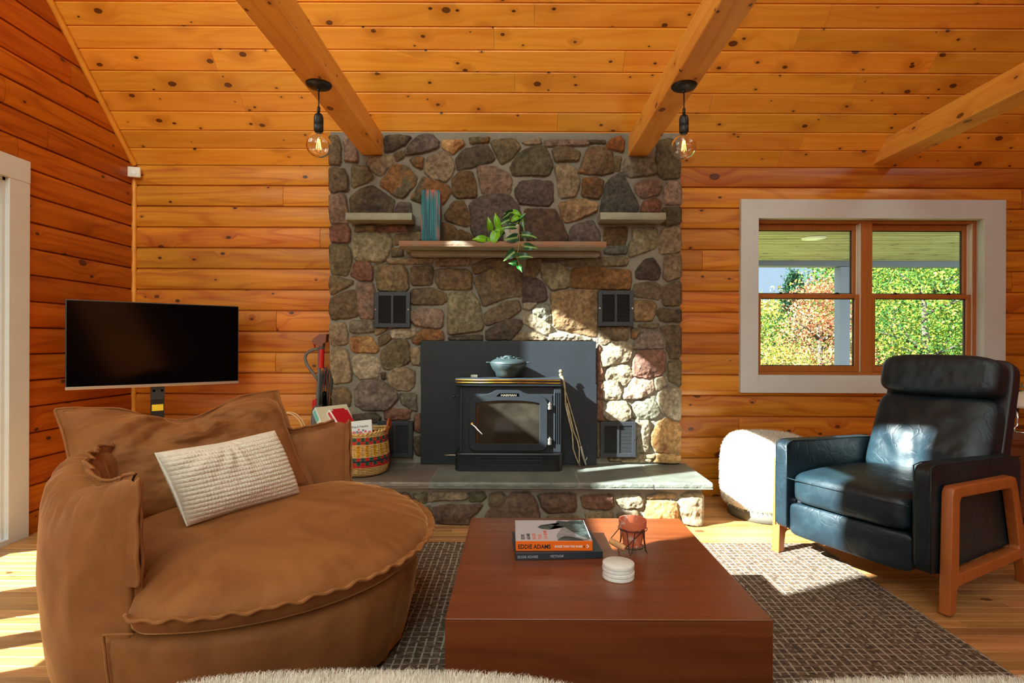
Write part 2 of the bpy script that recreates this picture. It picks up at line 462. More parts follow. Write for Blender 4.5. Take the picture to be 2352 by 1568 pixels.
def stone_mat(name, bump=0.5):
    t = NT(name); co = t.coord(); at = t.attr('col').outputs['Vector']
    n1 = t.noise(co, 38.0, 6.0, 0.65); n2 = t.noise(co, 150.0, 4.0, 0.6); n3 = t.noise(co, 9.0, 3.0)
    mk = t.attr('msk').outputs['Fac']
    c = t.mix(t.math('ADD', 0.12, t.math('MULTIPLY', mk, 0.88)), at, t.mix(1.0, at, t.mix(t.map(n1, 0.28, 0.72), (0.55, 0.54, 0.52, 1), (1.4, 1.4, 1.36, 1)), 'MULTIPLY'))
    c = t.mix(t.math('MULTIPLY', t.map(n2, 0.3, 0.75, 0.0, 0.35), t.math('ADD', 0.15, t.math('MULTIPLY', mk, 0.85))), c, t.mix(0.5, c, (0.02, 0.02, 0.02, 1)))
    c = t.mix(t.map(n2, 0.62, 0.8, 0.0, 0.25), c, (0.55, 0.5, 0.42, 1))
    h = t.math('MULTIPLY', t.math('ADD', t.math('MULTIPLY', n1, 1.0), t.math('MULTIPLY', n2, 0.35)), t.math('ADD', 0.25, t.math('MULTIPLY', mk, 0.75)))
    t.bsdf(Base_Color=c, Roughness=0.88, Specular_IOR_Level=0.25, Normal=t.bump(h, bump, 0.008)); return t.m
M['stone'] = stone_mat('field_stone', 0.85)

def slab_mat(name, a, b, rough=0.55):
    t = NT(name); co = t.coord(); n1 = t.noise(co, 5.0, 6.0, 0.6, 0.5); n2 = t.noise(co, 70.0, 4.0)
    t.bsdf(Base_Color=t.mix(t.map(n1, 0.3, 0.7), a, b), Roughness=rough, Normal=t.bump(t.math('ADD', t.math('MULTIPLY', n1, 0.6), t.math('MULTIPLY', n2, 0.3)), 0.35, 0.006)); return t.m
M['slate'] = slab_mat('hearth_slate', lin(92, 94, 86), lin(116, 118, 108), 0.5)
M['slate_brown'] = slab_mat('hearth_slate_brown', lin(98, 88, 80), lin(120, 106, 96), 0.5)
M['slate_green'] = slab_mat('shelf_slate', lin(134, 132, 112), lin(156, 152, 130), 0.7)
M['slate_rust'] = slab_mat('mantel_slate', lin(150, 96, 60), lin(128, 110, 90), 0.7)
M['mortar'] = slab_mat('mortar', lin(140, 134, 120), lin(160, 154, 138), 0.9)

def velvet(name, col, dark, light):
    t = NT(name); co = t.coord(); n1 = t.noise(co, 5.0, 4.0, 0.55, 0.8); n2 = t.noise(co, 420.0, 2.0); n3 = t.noise(co, 22.0, 4.0, 0.6, 0.4)
    c = t.mix(t.map(n1, 0.32, 0.68), dark, col)
    c = t.mix(t.map(n3, 0.5, 0.8, 0, 0.2), c, light)
    t.bsdf(Base_Color=c, Roughness=0.7, Sheen_Weight=0.9, Sheen_Roughness=0.25, Sheen_Tint=lin(236, 176, 116), Specular_IOR_Level=0.2,
           Normal=t.bump(t.math('ADD', n3, t.math('MULTIPLY', n2, 0.12)), 0.12, 0.012)); return t.m
M['velvet'] = velvet('brown_velvet', lin(150, 96, 53), lin(130, 80, 41), lin(164, 108, 62))
def leather():
    t = NT('navy_leather'); co = t.coord(); n1 = t.noise(co, 3.5, 3.0, 0.5, 0.5); n2 = t.noise(co, 260.0, 3.0); n3 = t.noise(co, 14.0, 4.0, 0.6, 1.2)
    cre = t.math('POWER', t.math('SUBTRACT', 1.0, t.math('ABSOLUTE', t.math('MULTIPLY', t.math('SUBTRACT', t.noise(co, 6.0, 2.0, 0.5, 1.4), 0.5), 2.0)), None, True), 16.0)
    c = t.mix(t.map(n1, 0.3, 0.7), lin(17, 28, 36), lin(25, 43, 50))
    c = t.mix(t.math('MULTIPLY', t.map(n3, 0.5, 0.8), 0.3), c, lin(38, 60, 72))
    h = t.math('ADD', t.math('MULTIPLY', n2, 0.06), t.math('SUBTRACT', t.math('MULTIPLY', n3, 0.5), t.math('MULTIPLY', cre, 0.35)))
    t.bsdf(Base_Color=c, Roughness=t.map(n3, 0.3, 0.8, 0.36, 0.48), Specular_IOR_Level=0.45, Normal=t.bump(h, 0.28, 0.007)); return t.m
M['leather'] = leather()
M['leather_side'] = plain('dark_leather', lin(36, 34, 42), 0.42, bump=0.08, bscale=220)
M['fleece'] = plain('white_fleece', lin(226, 218, 206), 0.95, bump=0.3, bscale=120, var=0.06, vscale=30, Sheen_Weight=0.3)
M['knit'] = plain('cream_knit', lin(222, 212, 194), 0.95, bump=0.25, bscale=260, var=0.05, vscale=60)
def rug_mat():
    t = NT('rug_weave'); co = t.coord(); s = t.n('SeparateXYZ', Vector=co); X, Y, Z = s.outputs
    wx = t.noise(co, 7.0, 2.0); wy = t.noise(t.vmul(co, (1, 1, 1)), 5.0, 2.0)
    x = t.math('ADD', X, t.math('MULTIPLY', wx, 0.014)); y = t.math('ADD', Y, t.math('MULTIPLY', wy, 0.018))
    fine = t.noise(t.vmul(co, (60.0, 420.0, 1.0)), 1.0, 3.0, 0.7)
    def line(v, sp, w):
        d = t.math('PINGPONG', v, sp / 2)      # 0..sp/2
        return t.map(d, w * 0.55, w * 0.2)
    lx = line(x, 0.031, 0.0085); ly = line(y, 0.036, 0.0085)
    br = t.map(t.noise(t.vmul(co, (22.0, 46.0, 1.0)), 1.0, 2.0), 0.36, 0.5)
    l = t.math('MULTIPLY', t.math('MAXIMUM', lx, t.math('MULTIPLY', ly, 0.55)), br)
    l = t.math('MULTIPLY', l, t.map(fine, 0.25, 0.6, 0.55, 1.0))
    patch = t.noise(t.vmul(co, (30.0, 60.0, 1.0)), 1.0, 3.0, 0.7)
    c = t.mix(t.map(patch, 0.36, 0.66), lin(52, 39, 31), lin(122, 100, 82))
    c = t.mix(t.map(fine, 0.35, 0.7), c, t.mix(0.5, c, lin(128, 112, 98)))
    c = t.mix(l, c, lin(196, 182, 164))
    h = t.math('ADD', fine, t.math('MULTIPLY', l, 1.0))
    t.bsdf(Base_Color=c, Roughness=0.95, Specular_IOR_Level=0.1, Normal=t.bump(h, 0.6, 0.006)); return t.m
M['rug'] = rug_mat()
# ================================================================ the room shell
YW, XL, XR = 4.09, -2.79, 4.7          # back wall plane, left wall plane, right wall plane
ZW, PIT = 2.398, 0.1515                # height where the ceiling meets the back wall, log course pitch
def boards(mb, o, U, V, N, L, Wd, prof, seed, gap=0.0015):
    """one board: o + U*(0..L) + V*(0..Wd), profile list of (t across 0..1, height)"""
    o = Vector(o); U = Vector(U); V = Vector(V); N = Vector(N); P = []; A = []
    for (t, h) in prof:
        for e in (gap, L - gap):
            P.append(o + U * e + V * (Wd * t) + N * h); A.append((e + seed * 13.7, Wd * t + seed * 3.31, seed))
    F = [(2 * i, 2 * i + 1, 2 * i + 3, 2 * i + 2) for i in range(len(prof) - 1)]
    n = len(prof); d = 0.03
    # end faces so the butt joints read as dark gaps
    for e, k in ((gap, 0), (L - gap, 1)):
        b = len(P)
        P.append(o + U * e + V * 0 + N * -d); P.append(o + U * e + V * Wd + N * -d); A += [(e, 0, seed)] * 2
        F.append(tuple([2 * i + k for i in range(n)] + [b + 1, b]))
    mb.add(P, F, wc=A)
LOGP = [(0, -0.026), (0.018, -0.012), (0.04, 0.0), (0.16, 0.006), (0.36, 0.0095), (0.64, 0.0095), (0.84, 0.006), (0.96, 0.0), (0.982, -0.012), (1, -0.026)]
CEILP = [(0, -0.010), (0.03, 0.0), (0.93, 0.0), (0.955, -0.003), (1, -0.010)]
FLOORP = [(0, -0.0022), (0.03, 0.0), (0.97, 0.0), (1, -0.0022)]
def split(a, b, joints):
    xs = [a] + sorted(j for j in joints if a + 0.08 < j < b - 0.08) + [b]
    return list(zip(xs[:-1], xs[1:]))
sd = 0
def nxt():
    global sd; sd += 1; return float(sd)

# ---- back wall
mb = MB()
JB = {1: [-1.70, 3.67], 3: [-1.43], 7: [-1.745], 9: [-1.75], 5: [3.6], 12: [1.62], 13: [3.0], 8: [3.8], 4: [1.35]}
for k in range(-1, 17):
    z0 = ZW - PIT * (k + 1)
    z1 = z0 + PIT
    segs = split(XL, XR, JB.get(k, [-1.3 + R.uniform(0, 2.3)]))
    cut = z0 < 2.03 and z1 > 0.89
    for (a, b) in segs:
        parts = [(a, b)]
        if cut:
            parts = []
            if a < 1.70: parts.append((a, min(b, 1.70)))
            if b > 3.43: parts.append((max(a, 3.43), b))
        s_ = nxt()
        for (p, q) in parts:
            boards(mb, (p, YW, z0), (1, 0, 0), (0, 0, 1), (0, -1, 0), q - p, PIT, LOGP, s_)
for (x0, x1, z0, z1) in ((XL - 0.2, 1.747, -0.1, 2.6), (3.38, XR + 0.2, -0.1, 2.6), (1.747, 3.38, -0.1, 0.882), (1.747, 3.38, 2.02, 2.6)):
    mb.bb(x0, x1, YW + 0.016, YW + 0.15, z0, z1)
wall_back = mb.build('wall_back', M['log'], smooth=True, angle=35, origin=(0, YW, 0)); wall_back['kind'] = 'structure'

# ---- left wall (gable wall with the door and the high windows that let the sun in)
DOOR = (2.10, 3.058, 0.03, 2.0)
LOWW = (0.70, 1.92, 0.12, 0.95)
HEAD = lambda y: 3.585 + 0.38 * (2.65 - y)
UPW = [(2.13, 2.60), (0.605, 1.91)]
SILL = 2.58
mb = MB()
def cuts(z0, z1):
    c = []
    if z0 < DOOR[3] + 0.05: c.append((DOOR[0] - 0.05, DOOR[1] + 0.05))
    if z1 > LOWW[2] + 0.01 and z0 < LOWW[3] - 0.01: c.append((LOWW[0] - 0.05, LOWW[1] + 0.05))
    for (a, b) in UPW:
        if z1 > SILL - 0.05 and z0 < HEAD(a) + 0.05: c.append((a - 0.05, b + 0.05))
    return c
JL = {-1: [3.05, 2.0], 1: [3.13], 0: [3.33], -3: [3.5], 5: [2.4]}
for k in range(-27, 16):
    z0 = ZW - PIT * (k + 1); z1 = z0 + PIT
    for (a, b) in split(-5.0, YW, [0.3 + R.uniform(-1.5, 1.5)] + JL.get(k, [])):
        if b > 0 and z0 > ZW + (YW - 0):
            continue
        parts = [(a, b)]
        for (c0, c1) in cuts(z0, z1):
            nw = []
            for (p, q) in parts:
                if c1 <= p or c0 >= q: nw.append((p, q)); continue
                if p < c0: nw.append((p, c0))
                if q > c1: nw.append((c1, q))
            parts = nw
        s_ = nxt()
        for (p, q) in parts:
            if z0 > ZW: q = min(q, YW - (z0 - ZW) + 0.02)
            if q - p < 0.05: continue
            boards(mb, (XL, q, z0), (0, -1, 0), (0, 0, 1), (1, 0, 0), q - p, PIT, LOGP, s_)
# solid slab behind, exact openings (this is what shapes the sun patches)
def slab(y0, y1, z0, z1): mb.bb(XL - 0.17, XL - 0.017, y0, y1, z0, z1)
slab(-6.0, LOWW[0], -0.1, SILL); slab(LOWW[0], LOWW[1], -0.1, LOWW[2]); slab(LOWW[0], LOWW[1], LOWW[3], SILL)
slab(LOWW[1], DOOR[0], -0.1, SILL); slab(DOOR[0], DOOR[1], DOOR[3], SILL); slab(DOOR[1], YW + 0.15, -0.1, SILL)
slab(-6.0, 0.605, SILL, 9.0); slab(1.91, 2.13, SILL, 4.6); slab(2.60, YW + 0.15, SILL, 3.9)
for (a, b) in UPW:
    V = []
    for x in (XL - 0.17, XL - 0.017):
        V += [(x, a, HEAD(a)), (x, b, HEAD(b)), (x, b, 4.0 + (YW - b)), (x, a, 4.0 + (YW - a))]
    mb.add(V, [(0, 1, 2, 3), (7, 6, 5, 4), (0, 4, 5, 1), (2, 6, 7, 3), (1, 5, 6, 2), (0, 3, 7, 4)])
slab(1.91, 2.13, 4.6, 5.8); slab(0.60, 1.95, 5.6, 8.0)
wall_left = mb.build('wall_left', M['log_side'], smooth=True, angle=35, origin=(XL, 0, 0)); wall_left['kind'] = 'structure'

# ---- right wall, out of frame
mb = MB()
for k in range(-12, 16):
    z0 = ZW - PIT * (k + 1); q = YW if z0 < ZW else YW - (z0 - ZW)
    boards(mb, (XR, -5.0, z0), (0, 1, 0), (0, 0, 1), (-1, 0, 0), q + 5.0, PIT, LOGP, nxt())
mb.bb(XR + 0.018, XR + 0.17, -5.0, YW + 0.15, -0.1, 3.9)
wall_right = mb.build('wall_right', M['log_side'], smooth=True, angle=35, origin=(XR, 0, 0)); wall_right['kind'] = 'structure'

# ---- rear wall, behind the camera
mb = MB()
for k in range(0, 16):
    z0 = ZW - PIT * (k + 1)
    boards(mb, (XL, -5.0, z0), (1, 0, 0), (0, 0, 1), (0, 1, 0), XR - XL, PIT, LOGP, nxt())
mb.bb(XL - 0.2, XR + 0.2, -5.17, -5.018, -0.1, ZW)
wall_rear = mb.build('wall_rear', M['log_side'], smooth=True, angle=35, origin=(0, -5, 0)); wall_rear['kind'] = 'structure'

# ---- ceiling: tongue and groove boards on a 45 degree slope
mb = MB(); S2 = math.sqrt(0.5); cw = 0.1315
JC = {1: [2.5], 3: [0.85], 5: [1.62], 6: [-0.2, 0.88], 4: [2.0]}
for k in range(36):
    o = Vector((0, YW + 0.004 - S2 * cw * k, ZW - 0.004 + S2 * cw * k))
    js = []
    x = XL + R.uniform(0.8, 3.2)
    while x < XR: js.append(x); x += R.uniform(1.6, 3.8)
    for (a, b) in split(XL - 0.02, XR + 0.02, js):
        boards(mb, o + Vector((a, 0, 0)), (1, 0, 0), (0, -S2, S2), (0, -S2, -S2), b - a, cw, CEILP, nxt(), 0.0007)
mb.add([(XL - 0.2, YW + 0.2, ZW - 0.1 + 0.02 * 0), (XR + 0.2, YW + 0.2, ZW - 0.1), (XR + 0.2, 0.72, ZW - 0.1 + 3.48), (XL - 0.2, 0.72, ZW - 0.1 + 3.48)], [(0, 1, 2, 3)])
ceiling = mb.build('ceiling', M['ceil'], origin=(0, YW, ZW)); ceiling['kind'] = 'structure'
# lift the backing sheet clear of the boards (it only closes the joints)
for v in list(ceiling.data.vertices)[-4:]: v.co += Vector((0, 0.09, 0.09))

# ---- unseen rear roof slope, added over the right half to cut fill light there
mb = MB()
for k in range(40):
    o = Vector((0.6, 0.0 - S2 * cw * k, ZW + YW - S2 * cw * k))
    boards(mb, o, (1, 0, 0), (0, -S2, -S2), (0, S2, -S2), XR - 0.6, cw, CEILP, nxt(), 0.0007)
mb.bb(0.6, XR + 0.1, -0.1, 0.4, ZW + YW + 0.02, ZW + YW + 0.1)
mb.add([(0.6, 0.1, ZW + YW + 0.15), (XR + 0.2, 0.1, ZW + YW + 0.15), (XR + 0.2, -3.9, ZW + 0.15 + 0.15), (0.6, -3.9, ZW + 0.3)], [(0, 1, 2, 3)])
cr_ = mb.build('rear_roof_blocker', M['ceil'], origin=(2, 0, ZW + YW)); cr_['kind'] = 'structure'

# ---- floor: narrow hardwood strips running along the back wall
mb = MB(); fw = 0.0572
for k in range(96):
    y0 = YW - fw * (k + 1); x = XL - R.uniform(0, 0.8); js = []
    while x < XR:
        x += R.uniform(0.45, 1.7); js.append(x)
    for (a, b) in split(XL - 0.02, XR + 0.02, js):
        boards(mb, (a, y0, 0), (1, 0, 0), (0, 1, 0), (0, 0, 1), b - a, fw, FLOORP, nxt(), 0.0004)
mb.bb(XL - 0.2, XR + 0.2, -6.0, YW + 0.15, -0.12, -0.0025)
floor = mb.build('floor', M['floor'], origin=(0, 0, 0)); floor['kind'] = 'structure'

# ---- corner trims
mb = MB()
mb.tube([(XL + 0.012, YW - 0.012, 0.0), (XL + 0.012, YW - 0.012, 2.37)], 0.017, 10)
t1 = mb.build('trim_1', M['trimwood'], smooth=True, angle=40, origin=(XL + 0.012, YW - 0.012, 0)); t1['kind'] = 'structure'
mb = MB()
mb.tube([(XL + 0.014, YW - 0.02, ZW - 0.008), (XL + 0.014, 1.2, ZW - 0.03 + YW - 1.2)], 0.019, 10)
t2 = mb.build('trim_2', M['trimwood'], smooth=True, angle=40, origin=(XL + 0.012, YW, ZW)); t2['kind'] = 'structure'

# ---- door in the left wall
door = sthing('door_1', (XL, 2.58, 0))
mb = MB()
y0, y1, z0, z1 = DOOR; cwid = 0.13
mb.bb(XL - 0.001, XL + 0.028, y1 - 0.0, y1 + cwid, 0.0, z1 + 0.0, 0.002)
mb.bb(XL - 0.001, XL + 0.028, y0 - cwid, y0, 0.0, z1 + 0.0, 0.002)
mb.bb(XL - 0.001, XL + 0.030, y0 - cwid, y1 + cwid, z1, z1 + 0.125, 0.002)
mb.build('door_casing', M['white'], door)
mb = MB()
mb.bb(XL - 0.16, XL + 0.004, y1 - 0.018, y1 + 0.001, 0, z1); mb.bb(XL - 0.16, XL + 0.004, y0, y0 + 0.018, 0, z1); mb.bb(XL - 0.16, XL + 0.004, y0, y1, z1 - 0.018, z1)
mb.bb(XL - 0.16, XL + 0.03, y0 - 0.0, y1 + 0.0, -0.002, 0.03)
mb.build('door_jamb', M['white'], door)
mb = MB()
ya, yb = y0 + 0.02, y1 - 0.02
X0, X1 = XL - 0.10, XL - 0.055
for (a, b, c, d) in ((yb - 0.20, yb, 0.04, z1 - 0.02), (ya, ya + 0.10, 0.04, z1 - 0.02)): mb.bb(X0, X1, a, b, c, d, 0.003)
for (c, d) in ((0.04, 0.15), (z1 - 0.50, z1 - 0.02)): mb.bb(X0, X1, ya + 0.10, yb - 0.20, c, d, 0.003)
leaf = mb.build('door_leaf', M['frame'], door)
mb = MB(); mb.bb(XL - 0.082, XL - 0.076, ya + 0.10, yb - 0.20, 0.15, z1 - 0.50); mb.build('door_glass', M['glass'], leaf)
mb = MB(); mb.tube([(X1 + 0.0, ya + 0.05, 1.0), (X1 + 0.05, ya + 0.05, 1.0), (X1 + 0.055, ya + 0.17, 1.0)], 0.009, 8); mb.build('door_handle', M['steel'], leaf, smooth=True)

def gable_window(name, y0, y1, zf0, zf1, tr=0.10):
    w = sthing(name, (XL, (y0 + y1) / 2, zf0))
    mb = MB()
    def ring(d, x0, x1):
        O = [(y0 - d, zf0 - d), (y1 + d, zf0 - d), (y1 + d, zf1(y1) + d), (y0 - d, zf1(y0) + d)]
        I = [(y0, zf0), (y1, zf0), (y1, zf1(y1)), (y0, zf1(y0))]
        V = [(x, p[0], p[1]) for x in (x0, x1) for p in (O + I)]
        F = []
        for i in range(4):
            j = (i + 1) % 4
            F += [(i, j, j + 4, i + 4), (i + 8, i + 12, j + 12, j + 8), (i, i + 8, j + 8, j), (i + 4, j + 4, j + 12, i + 12)]
        mb.add(V, F)
    ring(tr, XL - 0.001, XL + 0.028); mb.build('window_casing', M['white'], w)
    mb = MB()
    V = []
    for x in (XL - 0.103, XL - 0.097):
        V += [(x, y0, zf0), (x, y1, zf0), (x, y1, zf1(y1)), (x, y0, zf1(y0))]
    mb.add(V, [(0, 1, 2, 3), (7, 6, 5, 4), (0, 4, 5, 1), (1, 5, 6, 2), (2, 6, 7, 3), (3, 7, 4, 0)])
    mb.build('window_pane', M['glass'], w)
gable_window('window_2', UPW[0][0], UPW[0][1], SILL, HEAD, 0.09)
gable_window('window_3', UPW[1][0], UPW[1][1], SILL, HEAD, 0.09)
gable_window('window_4', LOWW[0], LOWW[1], LOWW[2], lambda y: LOWW[3], 0.09)
mb = MB()
for yy in (1.02, 1.30, 1.62): mb.bb(XL - 0.12, XL - 0.06, yy - 0.05, yy + 0.05, LOWW[2], LOWW[3])
mb.build('window_mullion', M['frame'], bpy.data.objects['window_4'])

# ---- back window, two double-hung units in a white casing
win = sthing('window_1', (2.56, YW, 0.755))
ox0, ox1, oz0, oz1 = 1.62, 3.535, 0.755, 2.155
ix0, ix1, iz0, iz1 = 1.747, 3.378, 0.882, 2.020
mb = MB(); yc0, yc1 = YW - 0.034, YW + 0.004
mb.bb(ox0, ix0, yc0, yc1, oz0, oz1, 0.002); mb.bb(ix1, ox1, yc0, yc1, oz0, oz1, 0.002)
mb.bb(ix0 - 0.001, ix1 + 0.001, yc0 + 0.001, yc1, iz1, oz1, 0.002); mb.bb(ix0 - 0.001, ix1 + 0.001, yc0 + 0.001, yc1, oz0, iz0, 0.002)
for (a, b, c, d) in ((ix0 - 0.02, ix0 + 0.0015, iz0, iz1), (ix1 - 0.0015, ix1 + 0.02, iz0, iz1), (ix0, ix1, iz1 - 0.0015, iz1 + 0.02), (ix0, ix1, iz0 - 0.02, iz0 + 0.0015)):
    mb.bb(a, b, YW - 0.0325, YW + 0.036, c, d)
mb.build('window_casing', M['white'], win)
mb = MB(); fy0, fy1 = YW + 0.035, YW + 0.14; ft = 0.022
mid = 2.573
for (a, b) in ((ix0, ix0 + ft), (ix1 - ft, ix1), (mid - 0.040, mid + 0.040)): mb.bb(a, b, fy0, fy1, iz0, iz1, 0.002)
mb.bb(ix0 + 0.001, ix1 - 0.001, fy0 + 0.001, fy1, iz1 - ft, iz1, 0.002); mb.bb(ix0 + 0.001, ix1 - 0.001, fy0 + 0.001, fy1, iz0, iz0 + ft, 0.002)
mb.build('window_frame', M['frame'], win)
zm = CH - (679 - CY) / FPX * (YW + 0.07)
for (a, b) in ((ix0 + ft, mid - 0.040), (mid + 0.040, ix1 - ft)):
    # vinyl jamb liner seen at the right of each unit
    mb = MB(); mb.bb(b - 0.006, b + 0.001, YW + 0.045, YW + 0.12, iz0 + ft, iz1 - ft); mb.bb(b - 0.012, b, YW + 0.083, YW + 0.088, iz0 + ft, iz1 - ft)
    mb.build('jamb_liner', M['whiteplastic'], win)
    def sash(name, z0, z1, y, st, rt, rb):
        mb = MB(); Y0, Y1 = y, y + 0.032
        mb.bb(a + 0.002, a + st, Y0, Y1, z0, z1, 0.003); mb.bb(b - 0.006 - st, b - 0.007, Y0, Y1, z0, z1, 0.003)
        mb.bb(a + st - 0.001, b - st - 0.005, Y0 + 0.001, Y1, z1 - rt, z1, 0.003); mb.bb(a + st - 0.001, b - st - 0.005, Y0 + 0.001, Y1, z0, z0 + rb, 0.003)
        s = mb.build(name, M['frame'], win)
        mb = MB(); mb.bb(a + st - 0.002, b - st - 0.004, y + 0.014, y + 0.019, z0 + rb - 0.002, z1 - rt + 0.002); mb.build('window_pane', M['glass'], s)
        mb = MB(); g = 0.006
        for (p, q, r_, t_) in ((a + st, a + st + g, z0 + rb, z1 - rt), (b - 0.006 - st - g, b - 0.006 - st, z0 + rb, z1 - rt), (a + st, b - st - 0.006, z0 + rb, z0 + rb + g), (a + st, b - st - 0.006, z1 - rt - g, z1 - rt)):
            mb.bb(p, q, y + 0.020, y + 0.030, r_, t_)
        mb.build('pane_gasket', M['darkplastic'], s)
        return s
    sash('upper_sash', zm - 0.005, iz1 - ft - 0.001, YW + 0.085, 0.030, 0.042, 0.03)
    ls = sash('lower_sash', iz0 + ft + 0.001, zm + 0.018, YW + 0.048, 0.032, 0.030, 0.042)
    for xx in (a + 0.18, b - 0.17):
        mb = MB(); mb.bb(xx - 0.022, xx + 0.022, YW + 0.05, YW + 0.07, zm + 0.017, zm + 0.024, 0.002); mb.bb(xx - 0.008, xx + 0.012, YW + 0.048, YW + 0.062, zm + 0.022, zm + 0.032, 0.002)
        mb.build('sash_lock', M['black'], ls)

# ---- ceiling beams (each one a timber of its own)
def beam(x0, x1, yend, label):
    mb = MB(); z0, z1 = 2.413, 2.555
    b = bmesh.new(); bmesh.ops.create_cube(b, size=1.0)
    for v in b.verts: v.co = Vector(((x0 + x1) / 2 + v.co.x * (x1 - x0), (yend - 0.2) / 2 + 0.0 + v.co.y * (yend + 0.2) , (z0 + z1) / 2 + v.co.z * (z1 - z0)))
    bmesh.ops.bevel(b, geom=b.edges[:], offset=0.004, segments=1, affect='EDGES')
    mb.bm(b)
    o = mb.build('ceiling_beam', M['beam'], origin=((x0 + x1) / 2, yend, z0))
    tag(o, label, 'beam', 'exposed ceiling beams'); return o
beam(-1.082, -0.934, 3.93, 'square pine ceiling beam above the left side of the stone chimney')
beam(0.775, 0.912, 3.93, 'square pine ceiling beam above the right side of the stone chimney')
beam(2.585, 2.745, 4.075, 'square pine ceiling beam above the window, ending at the log wall')

# ---- porch and ground outside the back window
mb = MB(); pz = 2.30
for k in range(38):
    boards(mb, (-1.0, 4.24 + 0.1 * k, pz), (1, 0, 0), (0, 1, 0), (0, 0, -1), 13.0, 0.086, [(0, -0.014), (0.05, 0.0), (0.95, 0.0), (1, -0.014)], nxt(), 0.001)
pc = mb.build('porch_ceiling', wood('porch_pine', lin(196, 182, 142), lin(160, 142, 100), lin(80, 60, 36), rough=0.6, kscale=3.0, red=lin(120, 96, 56), boardvar=0.15), origin=(3, 6, pz)); pc['kind'] = 'structure'
mb = MB(); mb.bb(-1.0, 12.0, 4.24, 8.1, pz + 0.025, pz + 0.10)
for k in range(38): mb.bb(-1.0, 12.0, 4.24 + 0.1 * k + 0.084, 4.24 + 0.1 * k + 0.1015, pz - 0.001, pz + 0.02)  # flush dark strips, painted-in shade for the grooves between boards
o = mb.build('porch_roof_groove_shade', plain('groove_shade', lin(40, 34, 24), 0.9), origin=(3, 6, pz)); o['kind'] = 'structure'
mb = MB(); mb.bb(-1.0, 12.0, 8.04, 8.22, 2.225, 2.42)
o = mb.build('porch_beam', plain('porch_paint', lin(96, 100, 116), 0.6), origin=(3, 7.6, 2.17)); o['kind'] = 'structure'
mb = MB()
p0 = W(1930, 700, 8.05).x
mb.bb(p0, p0 + 0.14, 8.05, 8.21, -1.4, 2.22, 0.004)
tag(mb.build('porch_post', plain('post_paint', lin(120, 124, 150), 0.6), origin=(p0 + 0.07, 8.13, -1.4)), 'blue grey porch post seen through the left half of the window', 'post')
mb = MB(); lc = Vector((W(1868, 543, (pz - CH) * FPX / (CY - 543)).x, (pz - CH) * FPX / (CY - 543), pz - 0.008))
mb.lathe((lc.x, lc.y, pz - 0.016), [(0.085, 0), (0.12, 0.004), (0.13, 0.014)], 32)
pl = mb.build('porch_downlight', M['whiteplastic'], origin=lc, smooth=True)
tag(pl, 'round white recessed light in the porch ceiling outside the window', 'ceiling light')
mb = MB(); mb.lathe((lc.x, lc.y, pz - 0.018), [(0.08, 0), (0.078, 0.003)], 24)
lens = mb.build('lens', plain('frosted_lens', lin(240, 240, 230), 0.4), pl)
mb = MB(); mb.bb(-30, 50, 4.3, 60, -1.6, -1.5)
g = mb.build('ground', plain('grass_ground', lin(130, 140, 80), 0.95, var=0.3, vscale=2.0), origin=(0, 20, -1.5)); g['kind'] = 'structure'
mb = MB(); mb.bb(-40, XL - 0.3, -30, 40, -0.5, -0.4)
g = mb.build('ground_yard', plain('yard_ground', lin(96, 92, 78), 0.95, var=0.2, vscale=1.0), origin=(-20, 0, -0.4)); g['kind'] = 'structure'

